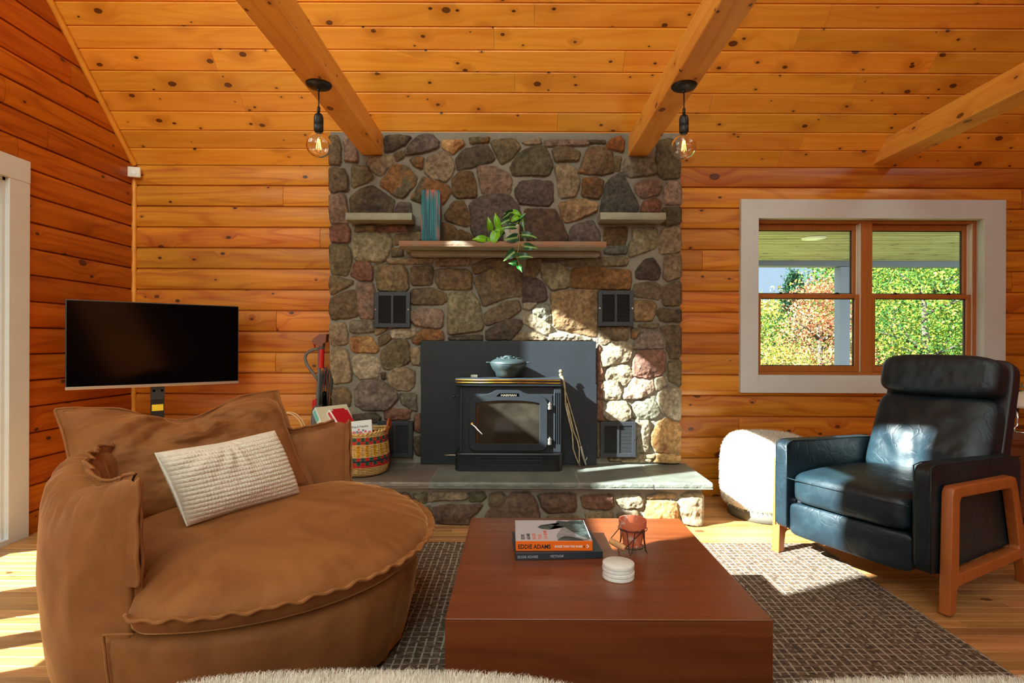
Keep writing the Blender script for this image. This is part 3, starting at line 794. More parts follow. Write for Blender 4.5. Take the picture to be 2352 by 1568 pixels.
# ---- trees beyond the porch
leafm = []
def leafmat():
    t = NT('autumn_leaves'); a = t.attr('col').outputs['Vector']
    d = t.n('BsdfDiffuse', Color=a); tr = t.n('BsdfTranslucent', Color=a)
    mx = t.n('MixShader', i0=0.3, i1=d.outputs[0], i2=tr.outputs[0]); t.t.links.new(mx.outputs[0], t.out.inputs[0]); return t.m
M['leaf'] = leafmat(); M['bark'] = plain('bark', lin(70, 62, 54), 0.9, bump=0.4, bscale=30, var=0.3)
def tree(px, Y, ztop, rad, n, cols, label, size=0.13, cone=False, seed=1, zbot=-1.5, branches=6):
    x = (px - CX) / FPX * Y
    rg = np.random.default_rng(seed)
    root = thing('tree', (x, Y, -1.5), label, 'tree', 'trees beyond the porch')
    mb = MB(); H = ztop - zbot
    mb.tube([(x, Y, -1.5), (x + 0.05, Y, zbot + H * 0.4), (x - 0.05, Y, zbot + H * 0.8)], [0.13, 0.09, 0.03], 8)
    for i in range(branches):
        a = rg.uniform(0, 6.28); h = zbot + H * rg.uniform(0.25, 0.75)
        mb.tube([(x, Y, h), (x + math.cos(a) * rad * 0.4, Y + math.sin(a) * rad * 0.4, h + 0.25), (x + math.cos(a) * rad * 0.85, Y + math.sin(a) * rad * 0.85, h + 0.35 + rg.uniform(0, 0.5))], [0.035, 0.02, 0.008], 5)
    mb.build('trunk', M['bark'], root, smooth=True)
    # clustered leaf cards
    n = int(n * 3.0); size = size * 0.6
    nc = max(12, n // 70); cz = rg.uniform(0, 1, nc)
    prof = (1 - cz) if cone else np.sqrt(np.clip(1 - (2 * cz - 0.9) ** 2 / 1.25, 0.05, 1))
    ca = rg.uniform(0, 6.283, nc); cr = rad * prof * np.sqrt(rg.uniform(0.25, 1, nc))
    cc = np.stack([x + np.cos(ca) * cr, Y + np.sin(ca) * cr, zbot + 0.2 + cz * (H - 0.2)], 1)
    ci = rg.integers(0, nc, n)
    sp = rad * (0.10 if cone else 0.17)
    p = cc[ci] + rg.normal(size=(n, 3)) * sp * np.array([1, 1, 0.8])
    u = rg.normal(size=(n, 3)); u /= np.linalg.norm(u, axis=1)[:, None]
    v = np.cross(u, rg.normal(size=(n, 3))); v /= np.linalg.norm(v, axis=1)[:, None]
    s = size * rg.uniform(0.5, 1.2, (n, 1))
    V = np.stack([p - u * s * 0.5, p + v * s * 0.32, p + u * s * 0.5, p - v * s * 0.32], 1).reshape(-1, 3)
    F = [(4 * i, 4 * i + 1, 4 * i + 2, 4 * i + 3) for i in range(n)]
    cl = np.array([c[:3] for c in cols]); k = (cz * 0 + rg.integers(0, len(cols), nc))[ci]
    k = np.where(rg.random(n) < 0.18, rg.integers(0, len(cols), n), k)
    col = cl[k.astype(int)] * rg.uniform(0.8, 1.2, (n, 1)) * (0.75 + 0.5 * rg.random(nc))[ci][:, None]
    mb = MB(); mb.add(V, F, col=np.repeat(col, 4, axis=0))
    f = mb.build('foliage', M['leaf'], root)
    return root
D = 0.5
def lc_(r, g, b): c = lin(r, g, b); return (c[0] * D, c[1] * D, c[2] * D)
GR = [lc_(110, 150, 60), lc_(70, 120, 60), lc_(160, 180, 70), lc_(90, 130, 80)]
GY = [lc_(200, 200, 80), lc_(150, 180, 70), lc_(110, 150, 70), lc_(230, 210, 110), lc_(80, 120, 60)]
YE = [lc_(236, 206, 90), lc_(220, 190, 90), lc_(150, 160, 70), lc_(236, 220, 150), lc_(110, 120, 70)]
RE = [lc_(230, 140, 110), lc_(236, 170, 130), lc_(220, 120, 90), lc_(236, 200, 150)]
DG = [lc_(50, 90, 70), lc_(70, 110, 80), lc_(40, 76, 60)]
tree(1822, 16.0, 3.1, 1.1, 5200, DG, 'tall dark green spruce rising against the sky behind the yellow shrubs', 0.16, True, 3)
tree(1745, 14.0, 1.85, 1.3, 4200, GR, 'green bushy tree left of the spruce, low against the sky', 0.12, False, 5)
tree(1785, 10.2, 0.95, 1.2, 5200, YE, 'yellow leaved shrub in the lower left window pane', 0.09, False, 7, branches=14)
tree(1885, 11.0, 2.25, 0.85, 5600, RE, 'pale red maple just left of the porch post', 0.09, False, 9, branches=10)
tree(2000, 10.4, 1.1, 0.9, 4200, GY + RE[:1], 'yellow green shrub behind the window mullion', 0.09, False, 11)
tree(2125, 10.6, 3.2, 1.4, 11000, GY + GR, 'large green and yellow maple filling the right half of the window', 0.10, False, 13, branches=12)
tree(2300, 12.0, 3.4, 1.6, 6000, GR, 'leafy green tree at the far right edge of the window', 0.12, False, 15)
for (px_, Y_, zt_, r_, cs, lb, sd_) in ((1750, 19.0, 2.3, 2.2, YE, 'yellow tree in the background left of the spruce', 31), (1880, 21.0, 2.9, 2.2, YE + RE, 'yellow and red tree far behind the porch post', 33), (1990, 20.0, 5.0, 2.2, GR, 'green background tree behind the window mullion', 35), (2120, 21.0, 6.4, 2.8, GY, 'tall yellow green background tree in the right half of the window', 37), (2270, 20.0, 6.4, 2.6, GR, 'tall green background tree furthest to the right in the window', 39)):
    tree(px_, Y_, zt_, r_, 5000, cs, lb, 0.26, False, sd_)
tree(2050, 14.5, 4.4, 2.1, 9000, GR + GY, 'tall green tree standing behind the green and yellow maple', 0.15, False, 17)
# ================================================================ the stone chimney, relief built from the traced stones
OA, OB, OC, OD, OE, OF = (740, 280), (1160, 280), (740, 600), (1160, 600), (740, 900), (1160, 900)
K = 4.3565
BR, PK, DK, OR_, TN, GY_, OLV, LT, RD, PU = (lin(112, 92, 72), lin(150, 118, 102), lin(78, 66, 56), lin(150, 98, 52), lin(158, 136, 108), lin(124, 114, 98),
    lin(114, 102, 76), lin(176, 160, 134), lin(128, 84, 68), lin(92, 76, 74))
STONES = [
(OA, 'BR', '60,150 140,140 165,200 175,425 60,425 45,300'), (OA, 'PK', '210,160 260,170 340,300 345,400 225,395 212,300'),
(OA, 'DK', '615,150 750,130 880,150 820,220 690,290 620,300'), (OA, 'PU', '820,290 900,190 960,130 1080,130 1150,190 1150,255 980,310 830,330'),
(OA, 'LTO', '1190,185 1390,180 1410,220 1300,320 1200,250'), (OA, 'OR', '1465,160 1655,150 1650,200 1480,210'),
(OA, 'OLV', '1680,190 1900,160 1970,240 1900,350 1790,415 1740,330'), (OA, 'BR', '60,470 200,470 240,560 245,690 90,700 50,600'),
(OA, 'OLV', '290,440 430,450 500,560 430,600 295,655'), (OA, 'TN', '440,400 560,345 700,345 705,400 570,540 480,480'),
(OA, 'OLV', '705,320 790,290 805,350 740,385'), (OA, 'OR', '875,375 940,350 1005,370 980,470 920,440'),
(OA, 'TN', '1020,440 1060,350 1180,295 1250,310 1315,440 1280,530 1220,595 1090,560 1020,500'), (OA, 'DK', '1340,370 1420,270 1580,235 1650,240 1720,370 1560,430 1350,480'),
(OA, 'OR', '565,620 720,420 840,450 935,550 920,620 800,760 720,740'), (OA, 'OR', '905,740 1000,560 1100,590 1250,640 1270,700 1230,790 1180,820 985,800 890,770'),
(OA, 'DKO', '1300,560 1370,500 1490,500 1530,640 1530,750 1350,755 1295,700'), (OA, 'PK', '1550,445 1720,445 1860,520 1885,580 1870,700 1740,700 1600,715 1570,580'),
(OA, 'PK', '75,740 220,730 245,900 240,1015 90,1015 70,880'), (OA, 'DK', '280,760 370,680 490,640 600,720 710,790 700,850 680,920 290,920'),
(OA, 'PU', '720,880 760,815 870,815 880,915 725,915'), (OA, 'DKO', '1215,930 1310,800 1400,790 1470,960 1475,1020 1430,1040 1250,990'),
(OA, 'PU', '1470,830 1560,760 1700,720 1860,730 1950,830 1995,1000 1990,1190 1540,1190 1495,1060 1490,950'), (OA, 'DKO', '1195,1010 1330,1060 1360,1190 1190,1190'),
(OA, 'DKO', '1360,1080 1500,1130 1540,1190 1370,1190'), (OA, 'RD', '80,1045 240,1035 270,1100 260,1200 90,1205'), (OA, 'BR', '320,1045 520,1040 525,1090 320,1100'),
(OA, 'RD', '540,1050 840,1040 845,1095 560,1100'), (OA, 'OLVL', '320,1150 500,1110 640,1120 690,1180 685,1250 610,1400 330,1385 305,1250'),
(OA, 'BR', '720,1140 880,1110 985,1110 985,1190 770,1220 720,1220'), (OA, 'DK', '870,1050 990,1050 990,1095 870,1095'), (OA, 'OR', '695,1270 790,1265 800,1340 695,1345'),
(OA, 'OLV', '75,1240 230,1235 280,1300 275,1420 240,1530 90,1520'), (OA, 'TN', '650,1370 1090,1365 1085,1410 655,1415'), (OA, 'TN', '1140,1370 1460,1360 1465,1430 1140,1440'),
(OA, 'BR', '1500,1440 1620,1380 1800,1360 1800,1420 1530,1520'),
(OC, 'RD', '320,10 450,10 500,80 490,195 380,190 280,140'), (OC, 'OLV', '525,35 640,40 800,50 840,100 855,270 820,300 560,295 535,150'),
(OC, 'BR', '885,60 1080,50 1105,100 1090,230 890,235'), (OC, 'BR', '1140,95 1260,80 1440,90 1490,130 1480,280 1170,270 1130,180'),
(OC, 'BR', '1520,180 1640,110 1800,20 1900,-40 1960,60 1995,120 1985,340 1830,360 1620,440 1580,330'), (OC, 'OLV', '85,150 315,210 90,335 70,250'),
(OC, 'BR', '90,370 310,290 350,400 360,545 100,590 80,480'), (OC, 'PK', '350,225 510,235 510,580 390,575 360,500 340,300'), (OC, 'BR', '890,290 1080,275 1230,320 1240,390 1190,425 890,430'),
(OC, 'PK', '890,510 940,480 1180,490 1205,530 1200,640 1170,670 930,640 895,600'), (OC, 'OLVL', '1275,320 1480,310 1560,400 1600,620 1590,690 1260,735 1265,500'),
(OC, 'BR', '1610,560 1650,500 1820,410 1960,400 1985,480 1900,550 1640,640'), (OC, 'DK', '1645,690 1850,590 1990,590 2000,640 1890,780 1650,780'),
(OC, 'TN', '80,640 210,630 245,720 240,830 100,850 75,750'), (OC, 'GY', '280,605 510,600 520,710 285,715'), (OC, 'LTO', '285,770 490,760 560,880 540,915 310,910 280,850'),
(OC, 'BR', '565,770 640,735 690,760 650,810 575,855'), (OC, 'TN', '530,680 650,670 600,715 535,740'), (OC, 'LT', '690,690 910,670 930,720 860,770 700,770'),
(OC, 'OR', '900,760 1000,685 1190,700 1210,785 1000,790 960,835 905,810'), (OC, 'OLV', '590,910 720,800 830,790 865,850 865,1010 720,1080 620,1085 590,1000'),
(OC, 'TN', '100,900 150,870 240,900 285,1080 280,1200 120,1230 90,1100 85,950'), (OC, 'LT', '310,950 400,940 550,970 570,1060 550,1160 380,1180 330,1130 310,1050'),
(OC, 'TN', '870,890 975,870 975,1040 900,1030'), (OC, 'TN', '650,1150 720,1080 850,1075 920,1110 915,1250 860,1290 740,1285 660,1220'),
(OC, 'PUL', '330,1290 400,1210 560,1190 740,1320 745,1390 650,1490 420,1495 335,1440'), (OC, 'BR', '90,1280 230,1270 280,1340 270,1450 210,1460 90,1450'),
(OC, 'GY', '770,1330 930,1330 940,1500 900,1490 800,1420'), (OC, 'DK', '1270,770 1600,745 1600,785 1280,785'), (OC, 'DK', '590,1120 620,1130 620,1180 590,1180'),
(OE, 'DK', '300,240 520,225 580,270 560,310 330,310'), (OE, 'RD', '630,205 700,180 880,190 870,270 640,285'), (OE, 'RD', '930,240 985,225 985,410 930,390'),
(OE, 'DK', '920,470 985,455 985,640 940,620 920,560'), (OE, 'BR', '60,200 250,240 280,400 240,520 60,500'), (OE, 'TN', '60,540 240,560 280,640 260,720 60,700'),
(OB, 'TN', '170,190 340,150 345,210 200,215'), (OB, 'PK', '390,180 820,175 820,225 400,230'), (OB, 'DK', '835,180 990,180 990,205 840,205'),
(OB, 'ORR', '1010,240 1060,160 1150,145 1185,180 1170,290 1080,270'), (OB, 'OLVD', '50,450 130,310 300,235 390,235 470,430 430,525 80,525'), (OB, 'BR', '470,260 650,255 740,300 720,375 500,385'),
(OB, 'TN', '500,440 620,420 700,470 740,600 700,740 550,750 515,550'), (OB, 'ORG', '735,490 830,250 980,245 1060,290 1085,490 960,520 740,495'), (OB, 'OLV', '1100,340 1150,340 1140,480 1100,480'),
(OB, 'GY', '1175,430 1210,365 1460,345 1505,430 1500,505 1260,545 1190,510'), (OB, 'OLV', '1510,320 1530,180 1680,160 1740,400 1740,540 1590,555 1530,500'), (OB, 'PU', '100,680 150,600 300,580 460,600 470,780 430,830 150,815 110,740'),
(OB, 'DKO', '780,560 900,550 980,590 960,690 930,760 770,735 775,640'), (OB, 'SL', '955,880 1000,650 1060,560 1160,505 1200,570 1260,690 1330,820 1310,895 960,895'), (OB, 'PK', '1300,620 1400,575 1540,580 1560,640 1530,720 1370,745 1310,700'),
(OB, 'RD', '1360,850 1400,780 1500,755 1550,790 1540,895 1350,895'), (OB, 'LTP', '1590,650 1640,595 1730,595 1755,680 1755,810 1600,810'), (OB, 'LTO2', '540,810 660,780 800,775 920,820 900,890 740,960 600,995 570,960'),
(OB, 'PUR', '200,870 480,870 520,920 620,1130 620,1190 230,1190 190,1000'), (OB, 'PU', '660,1060 720,1010 870,985 930,1100 940,1190 640,1190'), (OB, 'OLVD', '1570,860 1750,840 1755,1000 1640,1030 1560,1010 1605,950'),
(OB, 'DKO', '1000,1060 1220,1045 1210,1160 1190,1225 1010,1220 985,1150'), (OB, 'OLVL', '1280,1060 1510,1055 1530,1180 1500,1240 1350,1310 1250,1340 1240,1240 1280,1150'), (OB, 'TN', '1570,1070 1750,1045 1750,1270 1700,1305 1560,1300 1540,1200'),
(OB, 'SL', '1000,1240 1210,1240 1210,1310 1000,1310'), (OB, 'DK', '380,1360 590,1350 580,1385 380,1385'), (OB, 'OLV', '600,1390 850,1360 1210,1350 1220,1420 1100,1430 620,1430'), (OB, 'BR', '190,1530 230,1380 350,1360 355,1450 310,1530'),
(OD, 'OLVL', '360,10 540,20 640,100 630,250 470,280 420,220 370,150'), (OD, 'ORD', '680,70 860,60 1250,85 1260,200 1240,275 1100,275 660,255 665,160'), (OD, 'BK', '1320,80 1400,-20 1480,-40 1540,60 1550,110 1520,170 1330,165'),
(OD, 'TN', '1600,-60 1750,-70 1755,140 1640,190 1590,150'), (OD, 'PU', '190,160 300,170 390,230 415,350 390,400 185,410 180,300'), (OD, 'ORL', '470,320 540,300 880,290 925,300 915,740 860,735 500,660 460,380'),
(OD, 'BR', '1290,290 1310,230 1480,200 1560,240 1550,370 1300,340'), (OD, 'BR', '1580,250 1740,200 1765,260 1765,420 1600,430 1575,350'), (OD, 'LTO2', '1290,390 1440,385 1510,430 1500,520 1460,590 1290,580'),
(OD, 'DK', '1520,500 1560,475 1765,480 1765,590 1560,590'), (OD, 'OLV', '1350,625 1540,620 1520,650 1350,650'), (OD, 'BR', '1560,650 1760,645 1765,900 1720,960 1660,955 1625,880 1620,760'),
(OD, 'BR', '950,655 1220,650 1225,780 1090,785 1000,720'), (OD, 'OR', '1270,670 1360,680 1300,760 1270,750'), (OD, 'PUL', '1290,820 1400,690 1540,690 1600,780 1605,860 1400,870 1290,865'),
(OD, 'TN', '945,700 1000,740 1060,790 1000,830 965,800'), (OD, 'LT', '970,880 1060,810 1180,800 1270,850 1265,950 1230,1000 980,1050 970,960'), (OD, 'PNK', '1290,1000 1340,895 1600,900 1600,1080 1560,1130 1430,1160 1290,1140'),
(OD, 'OLV', '1635,1000 1755,990 1765,1100 1760,1240 1640,1180'), (OD, 'LT', '1005,1120 1060,1050 1230,1040 1275,1100 1270,1170 1200,1240 1160,1200 1020,1180'), (OD, 'LT', '985,1200 1130,1200 1165,1300 1150,1380 990,1385'),
(OD, 'LTP', '1190,1330 1290,1160 1480,1170 1500,1290 1350,1365 1200,1370'), (OD, 'LT', '1510,1170 1590,1150 1620,1230 1560,1290 1520,1280'), (OF, 'LT', '1545,20 1600,-30 1740,-40 1775,60 1770,200 1750,270 1640,250 1570,180 1545,100'),
(OF, 'LT', '980,180 1050,100 1200,95 1250,160 1260,260 1200,290 1040,280 990,220'), (OF, 'LTG', '1270,180 1320,100 1420,65 1500,90 1555,180 1530,240 1420,265 1300,260'), (OF, 'LT', '1310,280 1450,290 1440,590 1330,605 1320,500'),
(OF, 'LTO', '1470,420 1540,300 1640,270 1740,310 1775,400 1760,590 1640,605 1520,590 1475,500'), (OF, 'TN', '1340,630 1500,630 1490,660 1345,665'), (OF, 'LTO', '1510,640 1560,620 1750,630 1765,700 1510,700'),
(OF, 'TN', '1050,665 1160,665 1155,685 1060,685'), (OF, 'TN', '1170,670 1330,672 1325,690 1170,690'), (OF, 'TN', '1345,675 1470,680 1460,700 1350,700'),
(OD, 'LT', '200,420 320,415 250,480 190,470'), (OD, 'LTG', '280,490 400,420 440,450 465,580 400,600 290,520'), (OD, 'LT', '185,570 220,530 310,540 450,640 450,700 410,730 330,690 190,610'),
(OD, 'TN', '170,720 300,710 400,770 380,785 70,785 120,750'), (OD, 'LT', '450,730 600,715 850,770 850,785 440,785'), (OD, 'RD', '930,840 960,880 960,1050 990,1100 985,1180 930,1180'),
(OD, 'RD', '930,1200 980,1210 975,1380 930,1370'), (OF, 'RD', '925,90 975,110 975,230 1000,290 930,285'), (OF, 'BR', '925,310 950,320 950,640 925,640')]
COL = {'BR': BR, 'PK': PK, 'DK': DK, 'OR': OR_, 'TN': TN, 'GY': GY_, 'OLV': OLV, 'LT': LT, 'RD': RD, 'PU': PU,
 'LTO': lin(196, 150, 96), 'DKO': lin(104, 74, 42), 'OLVL': lin(140, 128, 100), 'OLVD': lin(92, 84, 62), 'PUL': lin(122, 106, 98), 'ORR': lin(168, 96, 40), 'ORG': lin(132, 104, 74),
 'SL': lin(80, 78, 72), 'LTP': lin(176, 148, 130), 'LTO2': lin(158, 124, 88), 'PUR': lin(94, 66, 54), 'ORD': lin(140, 96, 48), 'BK': lin(58, 50, 46), 'ORL': lin(152, 120, 84), 'PNK': lin(160, 112, 98), 'LTG': lin(158, 156, 138)}
SEC = {'OR': lin(96, 88, 66), 'OLV': lin(130, 108, 78), 'PK': lin(130, 108, 96), 'BR': lin(130, 104, 70), 'TN': lin(140, 118, 96), 'DK': lin(100, 84, 62), 'ORG': lin(168, 104, 50), 'ORL': lin(150, 104, 66), 'DKO': lin(140, 92, 44), 'LT': lin(196, 184, 160), 'LTO': lin(170, 110, 60)}
MEANC = np.array(lin(124, 108, 86)[:3])
def mute(c): return tuple(np.array(c[:3]) * 0.66 + MEANC * 0.16)
def relief(name, stones, plane_y, x0, x1, z0, z1, step, parent=None, mapY=None, H=0.030, side=True):
    """height field of field stones set in mortar; stones = list of (colour key, [(x, z)...])"""
    nx = int((x1 - x0) / step) + 1; nz = int((z1 - z0) / step) + 1
    gx, gz = np.meshgrid(np.linspace(x0, x1, nx), np.linspace(z0, z1, nz))
    P = np.stack([gx.ravel(), np.zeros(gx.size), gz.ravel()], 1)
    wx = P[:, 0] + 0.0065 * fbm(P * 22, 3, 1) + 0.0025 * fbm(P * 80, 2, 5)
    wz = P[:, 2] + 0.0065 * fbm(P * 22 + 50, 3, 2) + 0.0025 * fbm(P * 80 + 9, 2, 6)
    SDm = np.full(len(P), -1.0); ID = np.full(len(P), -1)
    for si, (ck, poly) in enumerate(stones):
        q = np.array(poly)
        c = q.mean(0)
        # corner cutting, twice
        for _ in range(1):
            nq = np.roll(q, -1, 0); q = np.stack([0.9 * q + 0.1 * nq, 0.1 * q + 0.9 * nq], 1).reshape(-1, 2)
        q = c + (q - c) * 1.02
        lo = q.min(0) - 0.03; hi = q.max(0) + 0.03
        m = np.where((wx > lo[0]) & (wx < hi[0]) & (wz > lo[1]) & (wz < hi[1]))[0]
        if len(m) == 0: continue
        p = np.stack([wx[m], wz[m]], 1)
        inside = np.zeros(len(m), bool); dmin = np.full(len(m), 9.0)
        for i in range(len(q)):
            a = q[i]; b = q[(i + 1) % len(q)]; e = b - a
            t = np.clip(((p - a) @ e) / (e @ e + 1e-12), 0, 1)
            d = np.linalg.norm(p - a - t[:, None] * e, axis=1); dmin = np.minimum(dmin, d)
            cond = ((a[1] > p[:, 1]) != (b[1] > p[:, 1]))
            xi = (b[0] - a[0]) * (p[:, 1] - a[1]) / (b[1] - a[1] + 1e-12) + a[0]
            inside ^= cond & (p[:, 0] < xi)
        sdv = np.where(inside, dmin, -dmin) + 0.0085
        better = sdv > SDm[m]
        SDm[m[better]] = sdv[better]; ID[m[better]] = si
    rg = np.random.default_rng(4); ns = len(stones)
    tilt = rg.uniform(-0.10, 0.10, (ns + 1, 2)); amp = rg.uniform(0.75, 1.25, ns + 1)
    cen = np.array([np.mean(p, 0) for _, p in stones] + [[0, 0]])
    sid = np.where(ID < 0, ns, ID)
    edge = sstep(-0.003, 0.009, SDm)
    dome = sstep(0.0, 0.07, SDm)
    rough = fbm(P * 16 + sid[:, None] * 3.1, 4, 11); ridg = 1 - np.abs(fbm(P * 9 + sid[:, None] * 1.7, 3, 12)) * 2
    fine = fbm(P * 70, 3, 13)
    lx = P[:, 0] - cen[sid, 0]; lz = P[:, 2] - cen[sid, 1]
    hs = H * amp[sid] * (0.70 + 0.30 * dome) + lx * tilt[sid, 0] + lz * tilt[sid, 1] + 0.013 * rough + 0.009 * np.clip(ridg, -1, 1) * dome + 0.0032 * fine
    hm = 0.004 * fbm(P * 14, 3, 21) + 0.0015 * fine - 0.003 * sstep(-0.02, 0.0, SDm) + 0.004
    h = hm * (1 - edge) + np.maximum(hs, 0.008) * edge
    # colour
    base = np.array([mute(COL[c]) for c, _ in stones] + [(0.27, 0.245, 0.20)])
    sec = np.array([mute(SEC.get(c, tuple(min(1, v * 1.25) for v in COL[c][:3]))) for c, _ in stones] + [(0.33, 0.30, 0.25)])
    bv = rg.uniform(0.86, 1.14, (ns + 1, 1))
    f = sstep(0.0, 0.35, fbm(P * 8 + sid[:, None] * 2.3, 4, 31))[:, None]
    col = (base * bv)[sid] * (1 - f) + (sec * bv)[sid] * f
    mcol = np.array((0.228, 0.203, 0.162)) * (1 + 0.18 * fbm(P * 6, 3, 33))[:, None]
    col = col * (1 + 0.45 * fbm(P * 24 + sid[:, None] * 1.9, 4, 37))[:, None]
    col = np.clip(col, 0.01, 0.9); e2 = sstep(-0.003, 0.004, SDm)[:, None]
    col = mcol * (1 - e2) + col * e2
    X = P[:, 0].copy()
    if side:
        for sg, xe in ((-1, x0), (1, x1)):
            k = sstep(0.03, 0.0, np.abs(X - xe)); X += sg * 0.012 * edge * k
            h = np.where(np.abs(P[:, 0] - xe) < 0.012, h * (0.25 + 0.75 * sstep(0, 0.012, np.abs(P[:, 0] - xe))), h)
    V = np.stack([X, plane_y - h, P[:, 2]], 1)
    idx = np.arange(nx * nz).reshape(nz, nx)
    F = np.stack([idx[:-1, :-1], idx[:-1, 1:], idx[1:, 1:], idx[1:, :-1]], -1).reshape(-1, 4)
    return V, [tuple(r) for r in F.tolist()], col, idx, e2
def add_relief(mb, rel, back):
    V, F, col, idx, e2 = rel; n = len(V)
    mb.add(V, F, col=col, msk=e2)
    # sides, top and bottom run back to the wall behind
    for line in (idx[:, 0], idx[:, -1][::-1], idx[0, :][::-1], idx[-1, :]):
        a = V[line]; steps = 10
        L = [a + (np.array([0, 1, 0]) * ((back - a[:, 1])[:, None]) * k / steps) for k in range(steps + 1)]
        VV = np.concatenate(L); m = len(line)
        CC = np.concatenate([col[line]] * (steps + 1))
        FF = [(k * m + i, k * m + i + 1, (k + 1) * m + i + 1, (k + 1) * m + i) for k in range(steps) for i in range(m - 1)]
        mb.add(VV, [tuple(reversed(f)) for f in FF], col=CC)
YC = 3.915
def conv(o, s, Y):
    out = []
    for t in s.split():
        a, b = t.split(','); p = W(o[0] + float(a) / K, o[1] + float(b) / K, Y); out.append((p.x, p.z))
    return out
chim = [(c, conv(o, s, YC - 0.02)) for (o, c, s) in STONES]
fire = thing('stone_chimney', (-0.08, YC, 0), 'floor to ceiling field stone chimney with raised hearth, standing against the log wall', 'fireplace')
mb = MB(); rel = relief('x', chim, YC, -1.300, 1.140, 0.272, 2.572, 0.0042)
add_relief(mb, rel, YW)
body = mb.build('chimney_breast', M['stone'], fire, smooth=True)
# hearth base
HB = [(OE, 'OLV', '900,1040 1020,1020 1050,1050 1040,1110 980,1120'), (OE, 'TN', '1060,1060 1110,1015 1440,1015 1450,1060 1420,1080 1060,1100'),
 (OE, 'PUR', '1120,1170 1240,1150 1600,1140 1560,1200 1480,1260 1470,1330 1150,1325 1110,1220'), (OE, 'OLVD', '1480,1020 1620,1015 1640,1060 1600,1100 1490,1100'),
 (OE, 'BR', '1690,1030 1800,1015 1850,1060 1780,1140 1680,1150'), (OF, 'PUR', '-190,1255 -130,1180 0,1110 70,1020 240,1015 300,1090 350,1250 300,1330 -150,1330'),
 (OF, 'PUR', '345,1035 700,1020 715,1150 690,1200 440,1210 380,1150'), (OF, 'RD', '775,1045 1080,1035 1100,1140 1060,1170 800,1165'),
 (OF, 'LT', '1120,1080 1180,1035 1350,1030 1385,1080 1370,1160 1200,1165'), (OF, 'TN', '1430,1050 1540,1020 1720,1030 1710,1055 1460,1060'),
 (OF, 'LTO', '1420,1150 1440,1090 1730,1105 1740,1250 1700,1330 1400,1330'), (OF, 'LT', '1770,1050 1830,1020 1960,1020 1990,1060 1990,1300 1950,1330 1820,1320 1770,1230 1755,1150'),
 (OF, 'BR', '440,1250 700,1240 760,1300 740,1340 460,1340'), (OF, 'TN', '820,1210 1080,1200 1100,1320 840,1330'), (OF, 'BR', '1150,1220 1340,1200 1370,1320 1160,1330'),
 (OE, 'BR', '980,1160 1080,1150 1090,1280 1000,1300'), (OE, 'RD', '640,1040 860,1030 930,1130 900,1240 660,1230'), (OE, 'TN', '400,1040 610,1040 610,1200 420,1220'), (OE, 'BR', '660,1260 900,1260 960,1330 680,1330'), (OE, 'GY', '120,1050 360,1050 380,1300 140,1300')]
hb = [(c, conv(o, s, 3.40)) for (o, c, s) in HB]
mb = MB(); rel = relief('h', hb, 3.425, -1.31, 1.135, 0.0, 0.236, 0.005, H=0.026)
add_relief(mb, rel, 3.92)
mb.build('hearth_base', M['stone'], fire, smooth=True)
# hearth slabs with chipped front edges
def slabstone(mb, x0, x1, y0, y1, z0, z1, seed, chip=0.010):
    nx = max(4, int((x1 - x0) / 0.008)); rows = []
    prof = [(0.0, z0), (0.002, z0 + 0.004), (0.0, (z0 * 2 + z1) / 3), (0.001, (z0 + z1 * 2) / 3), (0.006, z1 - 0.003), (0.014, z1)]
    xs = np.linspace(x0, x1, nx + 1); V = []
    for (d, z) in prof:
        q = np.stack([xs * 30, np.full(nx + 1, z * 90), np.full(nx + 1, seed * 7.0)], 1)
        off = d + (chip * (0.5 + 0.5 * fbm(q, 3, 3)) if z > z0 + 0.001 else 0)
        V.append(np.stack([xs, y0 + off + 0 * xs, np.full(nx + 1, z)], 1))
    V.append(np.stack([xs, np.full(nx + 1, y1), np.full(nx + 1, z1)], 1)); V.append(np.stack([xs, np.full(nx + 1, y1), np.full(nx + 1, z0)], 1))
    n = nx + 1; m = len(V); V = np.concatenate(V); F = []
    for r_ in range(m - 1):
        for i in range(nx): F.append((r_ * n + i, r_ * n + i + 1, (r_ + 1) * n + i + 1, (r_ + 1) * n + i))
    for i in range(nx): F.append(((m - 1) * n + i, (m - 1) * n + i + 1, i + 1, i))
    F.append(tuple(r_ * n for r_ in range(m))[::-1]); F.append(tuple(r_ * n + nx for r_ in range(m)))
    mb.add(V, F)
zs0, zs1 = 0.236, 0.272
for i, (a, b, mt) in enumerate(((-1.36, -0.523, 'slate_brown'), (-0.516, 0.381, 'slate'), (0.389, 0.826, 'slate'), (0.834, 1.182, 'slate'))):
    mb = MB(); slabstone(mb, a, b, 3.365, 3.765, zs0, zs1, i); mb.build('hearth_slab', M[mt], fire)
for i, (a, b, mt) in enumerate(((-1.36, -0.70, 'slate_brown'), (-0.692, 0.55, 'slate_brown'), (0.558, 0.87, 'slate'), (0.878, 1.182, 'slate'))):
    mb = MB(); mb.bb(a, b, 3.773, 3.93 if (a > -1.3 and b < 1.14) else 3.93, zs0, zs1 - 0.001, 0.002); mb.build('hearth_slab', M[mt], fire)
mb = MB(); mb.bb(-1.35, 1.172, 3.375, 3.92, zs0 + 0.001, zs1 - 0.003); mb.build('slab_mortar', M['mortar'], fire)
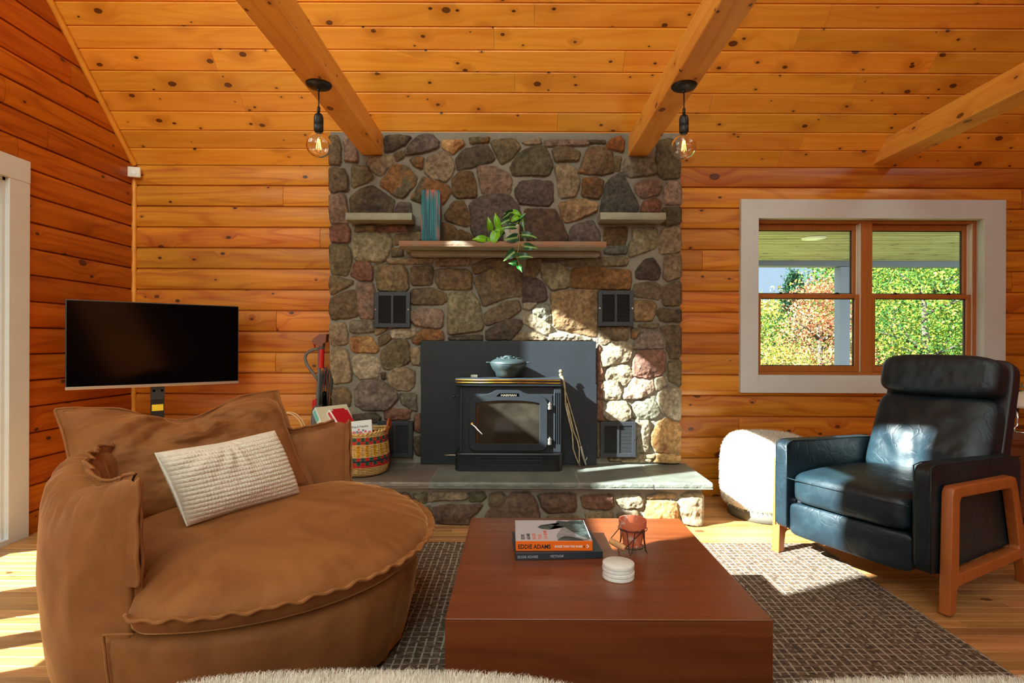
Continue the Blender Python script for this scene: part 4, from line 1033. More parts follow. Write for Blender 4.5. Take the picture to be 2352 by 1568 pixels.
# mantel shelf and the two small shelves
mb = MB(); slabstone(mb, -0.765, 0.582, 3.640, 3.93, 1.7335, 1.772, 21, 0.006)
ms = mb.build('mantel_shelf', [M['slate_green'], M['slate_rust']], fire)
for p in ms.data.polygons:
    if p.normal.y < -0.5 or p.normal.z > 0.5: p.material_index = 1
mb = MB(); mb.bb(-0.72, 0.56, 3.80, 3.93, 1.700, 1.733, 0.006); mb.build('mantel_bed', M['mortar'], fire)
for (a, b, y0, z0, z1) in ((-1.152, -0.706, 3.772, 1.933, 1.983), (0.562, 1.003, 3.772, 1.942, 1.992)):
    mb = MB(); slabstone(mb, a, b, y0, 3.93, z0, z1, a * 3, 0.006); mb.build('stone_shelf', M['slate_green'], fire)
# vents
M['louver'] = plain('louver_metal', lin(70, 70, 72), 0.35, 0.3); M['vent'] = plain('vent_paint', lin(40, 42, 46), 0.45)
def vent(px0, px1, py0, py1, label, Y=3.868):
    a = W(px0, py1, Y); b = W(px1, py0, Y); x0, x1, z0, z1 = a.x, b.x, a.z, b.z
    root = thing('wall_vent', ((x0 + x1) / 2, Y, (z0 + z1) / 2), label, 'vent', 'black metal vent grilles in the chimney')
    mb = MB(); f = 0.026; c = (x0 + x1) / 2
    for (p, q, r_, s_) in ((x0, x0 + f, z0, z1), (x1 - f, x1, z0, z1), (x0 + f, x1 - f, z1 - f, z1), (x0 + f, x1 - f, z0, z0 + f), (c - 0.008, c + 0.008, z0 + f, z1 - f)):
        mb.bb(p, q, Y - 0.008, Y, r_, s_, 0.0012)
    for (p, q, r_, s_) in ((x0 - 0.002, x0 + 0.006, z0, z1), (x1 - 0.006, x1 + 0.002, z0, z1), (x0, x1, z1 - 0.006, z1 + 0.002), (x0, x1, z0 - 0.002, z0 + 0.006)):
        mb.bb(p, q, Y - 0.006, Y + 0.03, r_, s_)
    mb.build('vent_frame', M['vent'], root)
    mb = MB(); n = 22
    for i in range(n):
        z = z0 + f + (z1 - z0 - 2 * f) * (i + 0.5) / n
        for (p, q) in ((x0 + f, c - 0.008), (c + 0.008, x1 - f)):
            mb.add([(p, Y - 0.005, z - 0.0032), (q, Y - 0.005, z - 0.0032), (q, Y + 0.004, z + 0.0022), (p, Y + 0.004, z + 0.0022), (p, Y - 0.003, z - 0.0040), (q, Y - 0.003, z - 0.0040), (q, Y + 0.006, z + 0.0014), (p, Y + 0.006, z + 0.0014)],
                   [(0, 1, 2, 3), (7, 6, 5, 4), (0, 4, 5, 1), (2, 6, 7, 3)])
    mb.bb(x0 + f * 0.5, x1 - f * 0.5, Y + 0.02, Y + 0.024, z0 + f * 0.5, z1 - f * 0.5)
    mb.build('louvers', M['louver'], root)
    for x in (x0 + 0.008, x1 - 0.008):
        mb = MB(); mb.lathe((x, Y - 0.012, (z0 + z1) / 2), [(0.0015, 0), (0.005, 0.001), (0.006, 0.005)], 12, axis='y'); mb.build('screw', M['chrome'], root)
vent(861, 941, 672, 752, 'upper left black vent grille in the stone chimney')
vent(1374, 1454, 667, 747, 'upper right black vent grille in the stone chimney')
vent(868, 948, 969, 1050, 'lower left black vent grille in shade behind the woven basket')
vent(1380, 1461, 968, 1048, 'lower right vent grille in sunlight beside the stove')
# ================================================================ wood stove and hearth things
def wbb(mb, px0, px1, py0, py1, Y0, Y1, bev=0.0, mi=0):
    a = W(px0, py1, Y0); b = W(px1, py0, Y0); mb.bb(a.x, b.x, Y0, Y1, a.z, b.z, bev, mi=mi)
stove = thing('wood_stove', (W(1170, 1041, 3.68).x, 3.78, 0.272), 'black cast iron wood stove insert with arched glass door on the hearth', 'wood stove')
pan = thing('surround_panel', (0, 3.88, 0.272), 'large black steel surround panel fixed to the stones behind the wood stove', 'stove surround')
mb = MB(); a = W(966, 882, 3.868); b = W(1369, 783, 3.868)
mb.bb(a.x, b.x, 3.868, 3.882, a.z, b.z, 0.002); mb.build('upper_panel', M['iron'], pan)
mb = MB(); a = W(967, 1064, 3.862); b = W(1371, 882, 3.862); mb.bb(a.x, b.x, 3.862, 3.88, 0.273, a.z if False else b.z, 0.002); mb.build('lower_panel', M['iron'], pan)
YS = 3.70
def X(px, Y=YS): return (px - CX) / FPX * Y
def Z(py, Y=YS): return CH - (py - CY) / FPX * Y
# body
mb = MB(); t_ = 0.012
x0, x1, z0, z1 = X(1060), X(1288), Z(1042), Z(888)
mb.bb(x0, x0 + t_, YS + 0.012, 3.862, z0, z1); mb.bb(x1 - t_, x1, YS + 0.012, 3.862, z0, z1); mb.bb(x0, x1, YS + 0.012, 3.862, z0, z0 + t_); mb.bb(x0, x1, YS + 0.012, 3.862, z1 - t_, z1)
mb.bb(x0, x1, 3.85, 3.862, z0, z1)
gx0, gx1, gz0, gz1 = X(1094), X(1241), Z(1019), Z(922)
mb.bb(x0, gx0, YS, YS + 0.014, z0, z1, 0.002); mb.bb(gx1, x1, YS, YS + 0.014, z0, z1, 0.002); mb.bb(gx0, gx1, YS, YS + 0.014, gz1, z1); mb.bb(gx0, gx1, YS, YS + 0.014, z0, gz0)
mb.build('stove_body', M['iron'], stove)
mb = MB()  # slotted column at the right front
mb.bb(X(1272), X(1289), YS - 0.02, YS + 0.0, Z(1037), Z(891), 0.003); mb.build('side_column', M['iron'], stove)
mb = MB()
for px in (1276, 1280.5, 1285): mb.bb(X(px) - 0.0022, X(px) + 0.0022, YS - 0.0215, YS - 0.018, Z(1018), Z(901))
mb.build('column_slots', M['tvblack'], stove)
mb = MB(); mb.bb(X(1058), X(1063), YS - 0.012, YS, Z(1037), Z(891), 0.002); mb.build('side_trim', M['iron'], stove)
# top
mb = MB(); YT = 3.665
mb.bb(X(1045, YT), X(1291, YT), YT, 3.862, Z(888, YT), Z(868, YT), 0.010, 3); mb.build('stove_top', M['iron'], stove)
mb = MB()
for py in (872.5, 878.5): mb.tube([(X(1047, YT), YT - 0.004, Z(py, YT)), (X(1287, YT), YT - 0.004, Z(py, YT))], 0.0042, 10)
mb.build('brass_rail', M['brass'], stove, smooth=True)
mb = MB(); mb.bb(X(1080, YT), X(1096, YT), 3.72, 3.75, Z(868, YT), Z(862, YT), 0.002); mb.build('top_tab', M['steel'], stove)
# pedestal: rounded front
mb = MB(); YB = 3.655
def rrect(x0, x1, y0, y1, r, n=8):
    P = []
    for (cx, cy, a0) in ((x0 + r, y0 + r, 180), (x1 - r, y0 + r, 270), (x1, y1, 0), (x0, y1, 90)):
        if cy == y1: P.append((cx, cy)); continue
        for i in range(n + 1):
            a = math.radians(a0 + 90 * i / n); P.append((cx + r * math.cos(a), cy + r * math.sin(a)))
    return P
pol = rrect(X(1045, YB), X(1294, YB), YB, 3.86, 0.05)
zb = [0.2725, 0.274, Z(1048, YB), Z(1044, YB), Z(1041, YB)]; of = [0.002, 0, 0, -0.004, 0.001]
V = []; n = len(pol); cxm = (X(1045, YB) + X(1294, YB)) / 2
for z, d in zip(zb, of):
    for (x, y) in pol: V.append((x + d * (1 if x < cxm else -1), y + d, z))
F = [(k * n + i, k * n + (i + 1) % n, (k + 1) * n + (i + 1) % n, (k + 1) * n + i) for k in range(4) for i in range(n)] + [tuple(reversed(range(n))), tuple(range(4 * n, 5 * n))]
mb.add(V, F)
ped = mb.build('pedestal', M['black'], stove, smooth=True, angle=40)
mb = MB()
for (a, b, c, d) in ((1102, 1242, 1056, 1058.5), (1102, 1242, 1067, 1069.5), (1092, 1248, 1049, 1051)):
    wbb(mb, a, b, c, d, YB - 0.004, YB + 0.002)
for px in (1101, 1244): wbb(mb, px - 1, px + 1, 1051, 1076, YB - 0.004, YB + 0.002)
mb.build('ash_drawer_lines', M['iron'], ped)
# door
def arch(t, px0, px1, sh, top, fl0, fl1):  # top outline
    return None
YD = YS - 0.022
outer = [(1078, 1024), (1078, 922), (1081, 914), (1088, 909), (1102, 907), (1118, 905), (1130, 901), (1138, 896), (1144, 894.5), (1190, 894.5), (1196, 896), (1204, 901), (1216, 905), (1232, 907), (1246, 909), (1254, 914), (1258, 922), (1258, 1020), (1255, 1028), (1248, 1033), (1240, 1034.5), (1092, 1034.5), (1083, 1031)]
inner = [(1095, 1012), (1095, 930), (1095, 927), (1097, 925), (1110, 922.5), (1124, 921), (1134, 920), (1141, 919.5), (1148, 919.2), (1186, 919.2), (1193, 919.5), (1202, 920), (1214, 921), (1226, 922.5), (1237, 925), (1239.5, 927), (1239.5, 930), (1239.5, 1012), (1239.5, 1016), (1238, 1018), (1232, 1018.5), (1100, 1018.5), (1096, 1017)]
mb = MB(); n = len(outer)
def ring2(scale_o, scale_i, y):
    co = (1168, 966); r = []
    for p, s_ in ((outer, scale_o), (inner, scale_i)):
        for (a, b) in p: r.append((X(co[0] + (a - co[0]) * s_), y, Z(co[1] + (b - co[1]) * s_)))
    return r
L0 = ring2(1.0, 1.0, YS); L1 = ring2(1.0, 1.0, YD + 0.006); L2 = ring2(0.985, 1.015, YD); 
V = L0 + L1 + L2; m = 2 * n; F = []
for k in range(2):
    for i in range(n):
        j = (i + 1) % n
        F.append((k * m + i, k * m + j, (k + 1) * m + j, (k + 1) * m + i)); F.append((k * m + n + j, k * m + n + i, (k + 1) * m + n + i, (k + 1) * m + n + j))
for i in range(n):
    j = (i + 1) % n; F.append((2 * m + i, 2 * m + j, 2 * m + n + j, 2 * m + n + i))
mb.add(V, F)
# corner plate at the hinge side
mb.add([(X(1240), YS - 0.006, Z(906)), (X(1268), YS - 0.006, Z(906)), (X(1268), YS - 0.006, Z(925)), (X(1240), YS, Z(906)), (X(1268), YS, Z(906)), (X(1268), YS, Z(925))], [(2, 1, 0), (3, 4, 5), (0, 1, 4, 3), (1, 2, 5, 4), (2, 0, 3, 5)])
sdoor = mb.build('stove_door', M['iron'], stove, smooth=True, angle=30)
mb = MB()
c0 = (1168, 968)
mb.prism([(X(a), Z(b)) for a, b in inner], (0, 0, 0), (1, 0, 0), (0, 0, 1), (0, 1, 0), YS - 0.010, YS - 0.006); mb.build('door_glass', M['stoveglass'], sdoor)
mb = MB()
mb.tube([(X(1096.5), YS - 0.012, Z(928)), (X(1096.5), YS - 0.012, Z(1017))], 0.002, 6); mb.build('glass_seal', M['brass'], sdoor)
# nameplate recess and raised letters
mb = MB(); mb.prism([(X(1140), Z(909.5)), (X(1148), Z(902.5)), (X(1192), Z(902.5)), (X(1193), Z(909.5))], (0, 0, 0), (1, 0, 0), (0, 0, 1), (0, 1, 0), YD - 0.001, YD + 0.002)
plate = mb.build('name_plate', M['tvblack'], sdoor)
def text(s_, size, name, mat, parent, Mx, sx=1.0, ext=0.0006, align='LEFT', space=1.0, bold=0.022):
    cu = bpy.data.curves.new('t', 'FONT'); cu.body = s_; cu.size = size; cu.offset = bold * size; cu.extrude = ext; cu.align_x = align; cu.space_character = space
    cu.resolution_u = 3
    ob = bpy.data.objects.new('t', cu); C.objects.link(ob)
    dg = bpy.context.evaluated_depsgraph_get(); me = bpy.data.meshes.new_from_object(ob.evaluated_get(dg))
    bpy.data.objects.remove(ob); bpy.data.curves.remove(cu)
    V = [Mx @ Vector((v.co.x * sx, v.co.y, v.co.z)) for v in me.vertices]; F = [tuple(p.vertices) for p in me.polygons]
    mb = MB(); mb.add(V, F); o = mb.build(name, mat, parent); bpy.data.meshes.remove(me); return o
def frame(o, U, V_):
    U = Vector(U).normalized(); V_ = Vector(V_).normalized(); N = U.cross(V_)
    return Matrix(((U.x, V_.x, N.x, o[0]), (U.y, V_.y, N.y, o[1]), (U.z, V_.z, N.z, o[2]), (0, 0, 0, 1)))
text('HARMAN', 0.019, 'lettering', M['silver'], sdoor, frame((X(1151), YD - 0.0015, Z(909)), (1, 0, 0), (0, 0, 1)), 1.28)
# hinges, handle, knob
for py in (931, 1011):
    mb = MB(); mb.lathe((X(1263), YD - 0.002, Z(py)), [(0.004, -0.024), (0.013, -0.022), (0.013, -0.004), (0.011, -0.002), (0.011, 0.002), (0.013, 0.004), (0.013, 0.016), (0.006, 0.018), (0.005, 0.026)], 14)
    mb.build('hinge', M['steel'], sdoor, smooth=True, angle=40)
mb = MB(); h0 = Vector((X(1086), YD - 0.012, Z(972)))
mb.lathe(h0, [(0.004, 0.004), (0.010, 0.002), (0.011, -0.004), (0.007, -0.012)], 14, axis='y'); hb_ = mb.build('handle_boss', M['brass'], sdoor, smooth=True)
mb = MB(); mb.tube([h0 + Vector((0, -0.012, 0)), h0 + Vector((0.02, -0.026, -0.012)), h0 + Vector((0.068, -0.034, -0.062))], [0.005, 0.006, 0.0065], 10)
mb.build('door_handle', M['chrome'], sdoor, smooth=True, angle=40)
mb = MB(); mb.tube([(X(1060), 3.72, Z(911)), (X(1046), 3.72, Z(911))], 0.004, 8); mb.lathe((X(1043), 3.72, Z(911)), [(0.002, -0.012), (0.009, -0.008), (0.010, 0.0), (0.009, 0.008), (0.002, 0.012)], 12, axis='x'); mb.build('side_knob', M['black'], stove, smooth=True)
mb = MB(); mb.tube([(X(1060), 3.80, Z(1045, 3.8)), (X(1023, 3.8), 3.80, Z(1045.5, 3.8))], 0.004, 8); mb.build('damper_rod', M['oldbrass'], stove, smooth=True)
# firebox lining
mb = MB(); mb.bb(X(1076), X(1262), 3.835, 3.848, Z(1030), Z(900)); mb.bb(X(1076), X(1262), YS + 0.02, 3.84, Z(1031), Z(1027)); mb.build('firebrick', plain('firebrick', lin(120, 84, 56), 0.9, bump=0.3, bscale=60, var=0.25, vscale=14), stove)
mb = MB(); mb.bb(X(1170), X(1245), 3.76, 3.80, Z(963), Z(960)); mb.build('baffle_bar', M['brass'], stove)

# kettle
kx, ky, kz = X(1168, 3.748), 3.748, Z(867, YT) + 0.001
ket = thing('humidifier_kettle', (kx, ky, kz), 'round enamelled iron steamer pot with pierced domed lid on the stove top', 'pot')
mb = MB(); mb.lathe((kx, ky, kz), [(0.07, 0.0), (0.082, 0.004), (0.088, 0.03), (0.106, 0.05), (0.118, 0.074), (0.121, 0.088), (0.118, 0.092), (0.112, 0.088)], 40); mb.build('bowl', M['castiron'], ket, smooth=True, angle=60)
mb = MB(); mb.lathe((kx, ky, kz), [(0.124, 0.089), (0.124, 0.094), (0.108, 0.108), (0.075, 0.124), (0.03, 0.134), (0.0, 0.136)], 40, cap=False)
for s_ in (-1, 1): mb.box((kx + s_ * 0.133, ky, kz + 0.095), (0.03, 0.035, 0.008), 0.003)
lid = mb.build('lid', M['castiron'], ket, smooth=True, angle=50)
mb = MB(); mb.lathe((kx, ky, kz + 0.133), [(0.03, 0.0), (0.032, 0.005), (0.022, 0.008), (0.0, 0.009)], 20, cap=False)
for r_, z_ in ((0.05, 0.132), (0.078, 0.1245)):
    for k in range(8):
        a0 = k * math.pi / 4
        mb.tube([(kx + r_ * math.cos(a0 + t * 0.55), ky + r_ * math.sin(a0 + t * 0.55), kz + z_) for t in (0, 0.33, 0.66, 1.0)], 0.0035, 6)
mb.build('lid_scrollwork', M['castiron'], lid, smooth=True)

# fire tools leaning between the stove and the panel
tg = thing('fire_tongs', W(1333, 1070, 3.80), 'old brass fire tongs with a ball top leaning against the right side of the stove', 'fire tongs')
mb = MB(); top = W(1288, 852, 3.80)
mb.lathe(top, [(0.0, -0.013), (0.008, -0.011), (0.0135, 0.0), (0.008, 0.011), (0.0, 0.013)], 14, cap=False)
mb.lathe(top + Vector((0, 0, -0.018)), [(0.006, -0.02), (0.011, -0.012), (0.012, -0.004), (0.006, 0.006)], 12)
mb.build('ball_knob', M['oldbrass'], tg, smooth=True)
mb = MB(); mb.tube([top + Vector((0.002, 0, -0.03)), W(1294, 872, 3.80), W(1297, 890, 3.80), W(1299, 922, 3.80), W(1308, 960, 3.80), W(1315, 990, 3.80)], [0.011, 0.010, 0.008, 0.006, 0.005, 0.006], 10); mb.build('shaft', M['oldbrass'], tg, smooth=True)
for pts in ([(1298, 925), (1306, 960), (1314, 990), (1316, 1010), (1317, 1030), (1324, 1050), (1334, 1072)], [(1303, 925), (1310, 955), (1318, 990), (1327, 1012), (1331, 1030), (1331, 1050), (1332, 1068)]):
    mb = MB(); mb.tube([W(a, b, 3.79 - 0.01 * i / 6) for i, (a, b) in enumerate(pts)], [0.0045] * 3 + [0.0055] + [0.005] * 3, 8)
    mb.build('tong_arm', M['oldbrass'], tg, smooth=True)
pk = thing('fire_poker', W(1347, 1072, 3.81), 'thin iron fire poker with a hooked tip leaning beside the tongs', 'fire poker')
mb = MB(); mb.tube([W(1292, 880, 3.825), W(1303, 910, 3.825), W(1313, 945, 3.82), W(1326, 990, 3.815), W(1335, 1025, 3.81)], [0.0055, 0.004, 0.004, 0.0045, 0.005], 8); mb.build('shaft', M['oldbrass'], pk, smooth=True)
mb = MB(); mb.tube([W(1334.5, 1023, 3.81), W(1340, 1048, 3.81), W(1346, 1066, 3.81), W(1348, 1071, 3.81)], [0.010, 0.011, 0.008, 0.002], 8); mb.tube([W(1341, 1054, 3.81), W(1347, 1056, 3.805), W(1350, 1048, 3.80)], [0.005, 0.005, 0.002], 8); mb.build('hook', M['steel'], pk, smooth=True)

# teal block
mb = MB()
def tealfn(P, U):
    k = np.abs(U[:, 0]) ** 0.5
    strand = np.sin(P[:, 0] * 420) * 0.0018 + 0.004 * fbm(np.stack([P[:, 0] * 60, P[:, 1] * 30, P[:, 2] * 4], 1), 3, 3)
    P = P.copy(); P[:, 1] += np.where(U[:, 1] < 0, -strand - 0.003, 0); P[:, 0] += 0.004 * fbm(np.stack([P[:, 2] * 7, P[:, 1] * 0, P[:, 1] * 0], 1), 2, 9)
    P[:, 2] += np.where(U[:, 2] > 0.8, 0.006 * fbm(P * 40, 2, 4), 0); return P
tb = Vector((X(989.5, 3.74), 3.745, 1.773))
mb.soft((0.063, 0.05, 0.171), 40, 14, tealfn, c=(tb.x, tb.y, tb.z + 0.171))
def tealmat():
    t = NT('teal_paint'); co = t.coord(); s = t.n('SeparateXYZ', Vector=co)
    st = t.noise(t.vmul(co, (90, 30, 3.0)), 1.0, 3.0, 0.6); st2 = t.noise(t.vmul(co, (140, 40, 5.0)), 1.0, 2.0, 0.5)
    c = t.mix(t.map(st, 0.35, 0.65), lin(4, 56, 72), lin(14, 112, 116))
    c = t.mix(t.map(st2, 0.66, 0.72, 0, 0.6), c, lin(110, 170, 168))
    hz = t.map(s.outputs[2], 0.10, 0.34)
    edge = t.map(t.math('ABSOLUTE', s.outputs[0]), 0.02, 0.062)
    rf = t.math('MULTIPLY', t.map(t.noise(t.vmul(co, (70, 30, 3.5)), 1.0, 2.0), 0.50, 0.58), t.math('MAXIMUM', hz, t.math('MULTIPLY', edge, 0.8)))
    c = t.mix(t.math('MULTIPLY', rf, t.math('MAXIMUM', edge, t.map(s.outputs[2], 0.25, 0.36))), c, lin(190, 80, 54))
    t.bsdf(Base_Color=c, Roughness=0.5, Normal=t.bump(st, 0.5, 0.003)); return t.m
tag(mb.build('painted_wood_block', tealmat(), origin=tb, smooth=True), 'upright teal painted wood block with rusty red streaks on the mantel', 'sculpture')

# trailing plant
pp = Vector((X(1173, 3.745), 3.745, 1.773))
pl = thing('trailing_plant', pp, 'trailing heartleaf plant in a ribbed white pot on the mantel shelf', 'potted plant')
mb = MB(); n = 64; V = []
prof = [(0.040, 0.0), (0.046, 0.003), (0.052, 0.06), (0.0565, 0.115), (0.0565, 0.12), (0.051, 0.12), (0.049, 0.10)]
for (r_, h) in prof:
    for k in range(n):
        a = 2 * math.pi * k / n; rr = r_ + (0.0014 * math.cos(a * 26) if 0.002 < h < 0.118 else 0); V.append(pp + Vector((rr * math.cos(a), rr * math.sin(a), h)))
F = [(i * n + k, i * n + (k + 1) % n, (i + 1) * n + (k + 1) % n, (i + 1) * n + k) for i in range(len(prof) - 1) for k in range(n)] + [tuple(reversed(range(n)))]
mb.add(V, F); pot = mb.build('flower_pot', M['ceramic'], pl, smooth=True)
mb = MB(); mb.lathe(pp, [(0.0, 0.1), (0.05, 0.102)], 24, cap=False); mb.build('soil', M['soil'], pl)
def leafm2(name, a, b, varieg):
    t = NT(name); at = t.attr('uvw').outputs['Vector']; s = t.n('SeparateXYZ', Vector=at); co = t.coord()
    v = t.math('ABSOLUTE', s.outputs[1]); w = t.math('ADD', v, t.math('MULTIPLY', t.math('SUBTRACT', t.noise(t.vmul(at, (6, 14, 1)), 1.0, 2.0), 0.5), 0.3))
    c = t.mix(t.map(w, 0.04, 0.34 if varieg else 0.12), b, a)
    c = t.mix(t.map(v, 0.0, 0.03, 0.5, 0.0), c, lin(210, 226, 160))
    p = t.n('BsdfPrincipled', i0=c, Roughness=0.32); tr = t.n('BsdfTranslucent', Color=c); mx = t.n('MixShader', i0=0.25, i1=p.outputs[0], i2=tr.outputs[0])
    t.t.links.new(mx.outputs[0], t.out.inputs[0]); return t.m
LM = {'l': leafm2('lime_leaf', lin(116, 186, 26), lin(160, 214, 60), False), 'd': leafm2('dark_leaf', lin(18, 74, 34), lin(150, 190, 110), True), 'b': leafm2('bright_leaf', lin(30, 150, 60), lin(180, 236, 160), True)}
LV = [('l', 500, 745, 215, 735, 150, 3.66), ('l', 600, 530, 548, 255, 112, 3.70), ('l', 770, 460, 700, 170, 130, 3.70), ('l', 730, 590, 665, 895, 190, 3.66), ('l', 600, 720, 560, 870, 125, 3.67), ('l', 825, 500, 680, 565, 120, 3.68),
 ('d', 1130, 470, 815, 505, 120, 3.655), ('d', 1165, 690, 890, 740, 175, 3.65), ('d', 1270, 640, 1600, 700, 150, 3.655), ('d', 1330, 880, 1605, 920, 150, 3.615), ('d', 1120, 1000, 880, 1195, 170, 3.61), ('d', 1215, 1110, 1515, 1112, 150, 3.61),
 ('b', 1150, 1230, 985, 1240, 100, 3.61), ('b', 1200, 1290, 1275, 1430, 95, 3.605), ('l', 1080, 140, 1285, 255, 95, 3.72), ('d', 1010, 170, 870, 290, 120, 3.73), ('d', 1010, 320, 800, 425, 150, 3.71), ('l', 1190, 250, 1020, 380, 120, 3.71),
 ('d', 1290, 290, 1325, 570, 95, 3.72), ('b', 1230, 300, 1355, 175, 45, 3.71), ('d', 1160, 220, 1125, 430, 130, 3.73), ('d', 1060, 170, 880, 190, 100, 3.76), ('d', 1240, 240, 1150, 440, 140, 3.74), ('d', 1120, 150, 1290, 300, 120, 3.76), ('d', 880, 560, 790, 700, 110, 3.72), ('l', 860, 480, 830, 620, 90, 3.70)]
def plantpt(a, b, Y): return W(1060 + a / 9.225, 470 + b / 9.225, Y)
for i, (kd, bx, by, tx, ty, wd, Y) in enumerate(LV):
    b0 = plantpt(bx, by, Y); t0 = plantpt(tx, ty, Y - 0.012 - 0.01 * math.sin(i * 2.1)); ax = t0 - b0; L = ax.length; ax.normalize()
    nrm = Vector((0.25 * math.sin(i * 1.7), -1.0, 0.35 * math.cos(i * 2.3))); nrm = (nrm - ax * nrm.dot(ax)).normalized(); sdv = ax.cross(nrm)
    w_ = wd / 9.225 / FPX * Y * 0.56
    V = []; UV = []; rows = 12; cols = 6
    for r_ in range(rows + 1):
        t = r_ / rows
        wr = w_ * (math.sin(math.pi * min(1, t * 0.93 + 0.10) ** 0.62) ** 0.9 if t < 0.86 else math.sin(math.pi * (0.86 * 0.93 + 0.10) ** 0.62) ** 0.9 * ((1 - t) / 0.14) ** 0.8 * 0.9 + 0.02)
        for c_ in range(-cols, cols + 1):
            u = c_ / cols
            back = -0.13 * L * abs(u) ** 1.5 * max(0, 1 - t * 4)
            V.append(b0 + ax * (t * L + back) + sdv * (u * wr) + nrm * (-0.22 * wr * abs(u) ** 1.2 * -1 + 0.012 * math.sin(t * 3.1) - 0.006 * t * t)); UV.append((t, u * wr / w_, 0))
    nc = 2 * cols + 1; F = [(r_ * nc + c_, r_ * nc + c_ + 1, (r_ + 1) * nc + c_ + 1, (r_ + 1) * nc + c_) for r_ in range(rows) for c_ in range(nc - 1)]
    mb = MB(); mb.add(V, F, uvw=UV); mb.build('leaf', LM[kd], pl, smooth=True)
mb = MB()
def vine(pts): mb.tube([plantpt(a, b, Y) for a, b, Y in pts], 0.0018, 6)
vine([(1100, 460, 3.73), (1180, 462, 3.69), (1210, 560, 3.665), (1225, 700, 3.65), (1222, 800, 3.63), (1195, 950, 3.615), (1160, 1080, 3.612), (1195, 1200, 3.612), (1215, 1300, 3.61)])
vine([(950, 470, 3.73), (860, 490, 3.69), (740, 590, 3.67), (610, 680, 3.665), (560, 730, 3.66), (505, 750, 3.66)])
vine([(600, 530, 3.70), (660, 570, 3.675), (700, 580, 3.67)]); vine([(1225, 640, 3.655), (1290, 635, 3.655)]); vine([(1240, 830, 3.63), (1300, 880, 3.62), (1335, 885, 3.615)])
vine([(1150, 1110, 3.612), (1220, 1112, 3.61)]); vine([(1000, 530, 3.70), (1030, 590, 3.66)]); vine([(960, 290, 3.73), (1000, 380, 3.73)]); vine([(570, 700, 3.67), (575, 770, 3.665)]); vine([(1200, 480, 3.69), (1240, 380, 3.70), (1290, 290, 3.72)])
mb.build('vine', plain('vine_stem', lin(150, 150, 50), 0.5), pl, smooth=True)

# ================================================================ television on its stand in the corner
TL, TR = W(150, 695, 3.24), W(545, 703, 3.83); BLc, BRc = W(155, 902, 3.24), W(548, 878, 3.83)
U = ((TR - TL) + (BRc - BLc)); U.z = 0; U.normalize(); c = (TL + TR + BLc + BRc) / 4; N = Vector((U.y, -U.x, 0))
w2, h2 = 0.462, 0.262
tv = thing('television', (c.x - N.x * 0.07, c.y - N.y * 0.07, 0), 'flat black television on a slim floor stand in the corner of the log walls', 'television')
FM = frame(c, U, (0, 0, 1))
mb = MB(); mb.bb(-w2, w2, -h2, h2, -0.030, -0.004, 0.004, M=FM); mb.bb(-w2 * 0.6, w2 * 0.6, -h2 * 0.8, h2 * 0.5, -0.06, -0.03, 0.01, M=FM)
bez = mb.build('tv_casing', M['tvbezel'], tv)
mb = MB(); mb.bb(-w2 + 0.006, w2 - 0.006, -h2 + 0.018, h2 - 0.006, -0.006, 0.0005, M=FM); mb.build('tv_screen', M['tvblack'], tv)
mb = MB(); mb.bb(-w2, w2, -h2 - 0.002, -h2 + 0.015, -0.02, 0.003, 0.002, M=FM); mb.build('bottom_bar', M['silver'], bez)
mb = MB(); cp = W(362, 920, 3.56); bx = c - N * 0.085
cp = Vector((cp.x, 3.56, 0))
FS = frame((cp.x, cp.y, 0), U, (0, 0, 1))
mb.bb(-0.036, 0.036, 0.03, 0.90, -0.0125, 0.0125, 0.003, M=FS); stcol = mb.build('stand_column', M['black'], tv)
mb = MB(); mb.bb(-0.038, 0.038, 0.745, 1.15, 0.013, 0.019, 0.001, M=FS); stpl = mb.build('mount_plate', M['darkplastic'], tv)
mb = MB(); d = (bx - cp); mb.bar((cp.x, cp.y, 1.05), (bx.x, bx.y, 1.05), 0.05, 0.1); mb.bb(-0.15, 0.15, -0.1, 0.1, -0.075, -0.058, 0.002, M=FM); mb.build('mount_arm', M['black'], tv)
for dx in (-0.022, 0.022):
    for zz in (0.80, 0.845):
        mb = MB(); mb.lathe((0, 0, 0), [(0.008, 0), (0.008, 0.003), (0.003, 0.004)], 12, M=frame((cp.x, cp.y, 0), U, (0, 0, 1)) @ Matrix.Translation((dx, zz, 0.019))); mb.build('bolt', M['tvblack'], stpl)
mb = MB(); mb.bb(-0.031, 0.031, 0.672, 0.712, 0.0128, 0.0138, M=FS); mb.build('warning_label', M['yellow'], stcol)
mb = MB(); mb.bb(-0.3, 0.3, 0.002, 0.03, -0.16, 0.2, 0.006, M=FS); mb.build('stand_base', M['black'], tv)

# wall sensor
sc_ = W(307, 399, 4.035); mb = MB(); FSn = frame(sc_, (0.94, 0.34, 0), (0, 0, 1))
mb.bb(-0.041, 0.041, -0.038, 0.038, -0.012, 0.014, 0.008, 3, M=FSn)
so = mb.build('wall_sensor', M['whiteplastic'], origin=sc_, smooth=True, angle=40); tag(so, 'small square white sensor high in the corner of the log walls', 'sensor')
mb = MB(); mb.lathe((0, 0, 0.013), [(0.018, 0), (0.018, 0.003), (0.014, 0.0015), (0.0, 0.0035)], 20, M=FSn, cap=False); mb.build('sensor_dial', M['ceramic'], so, smooth=True)

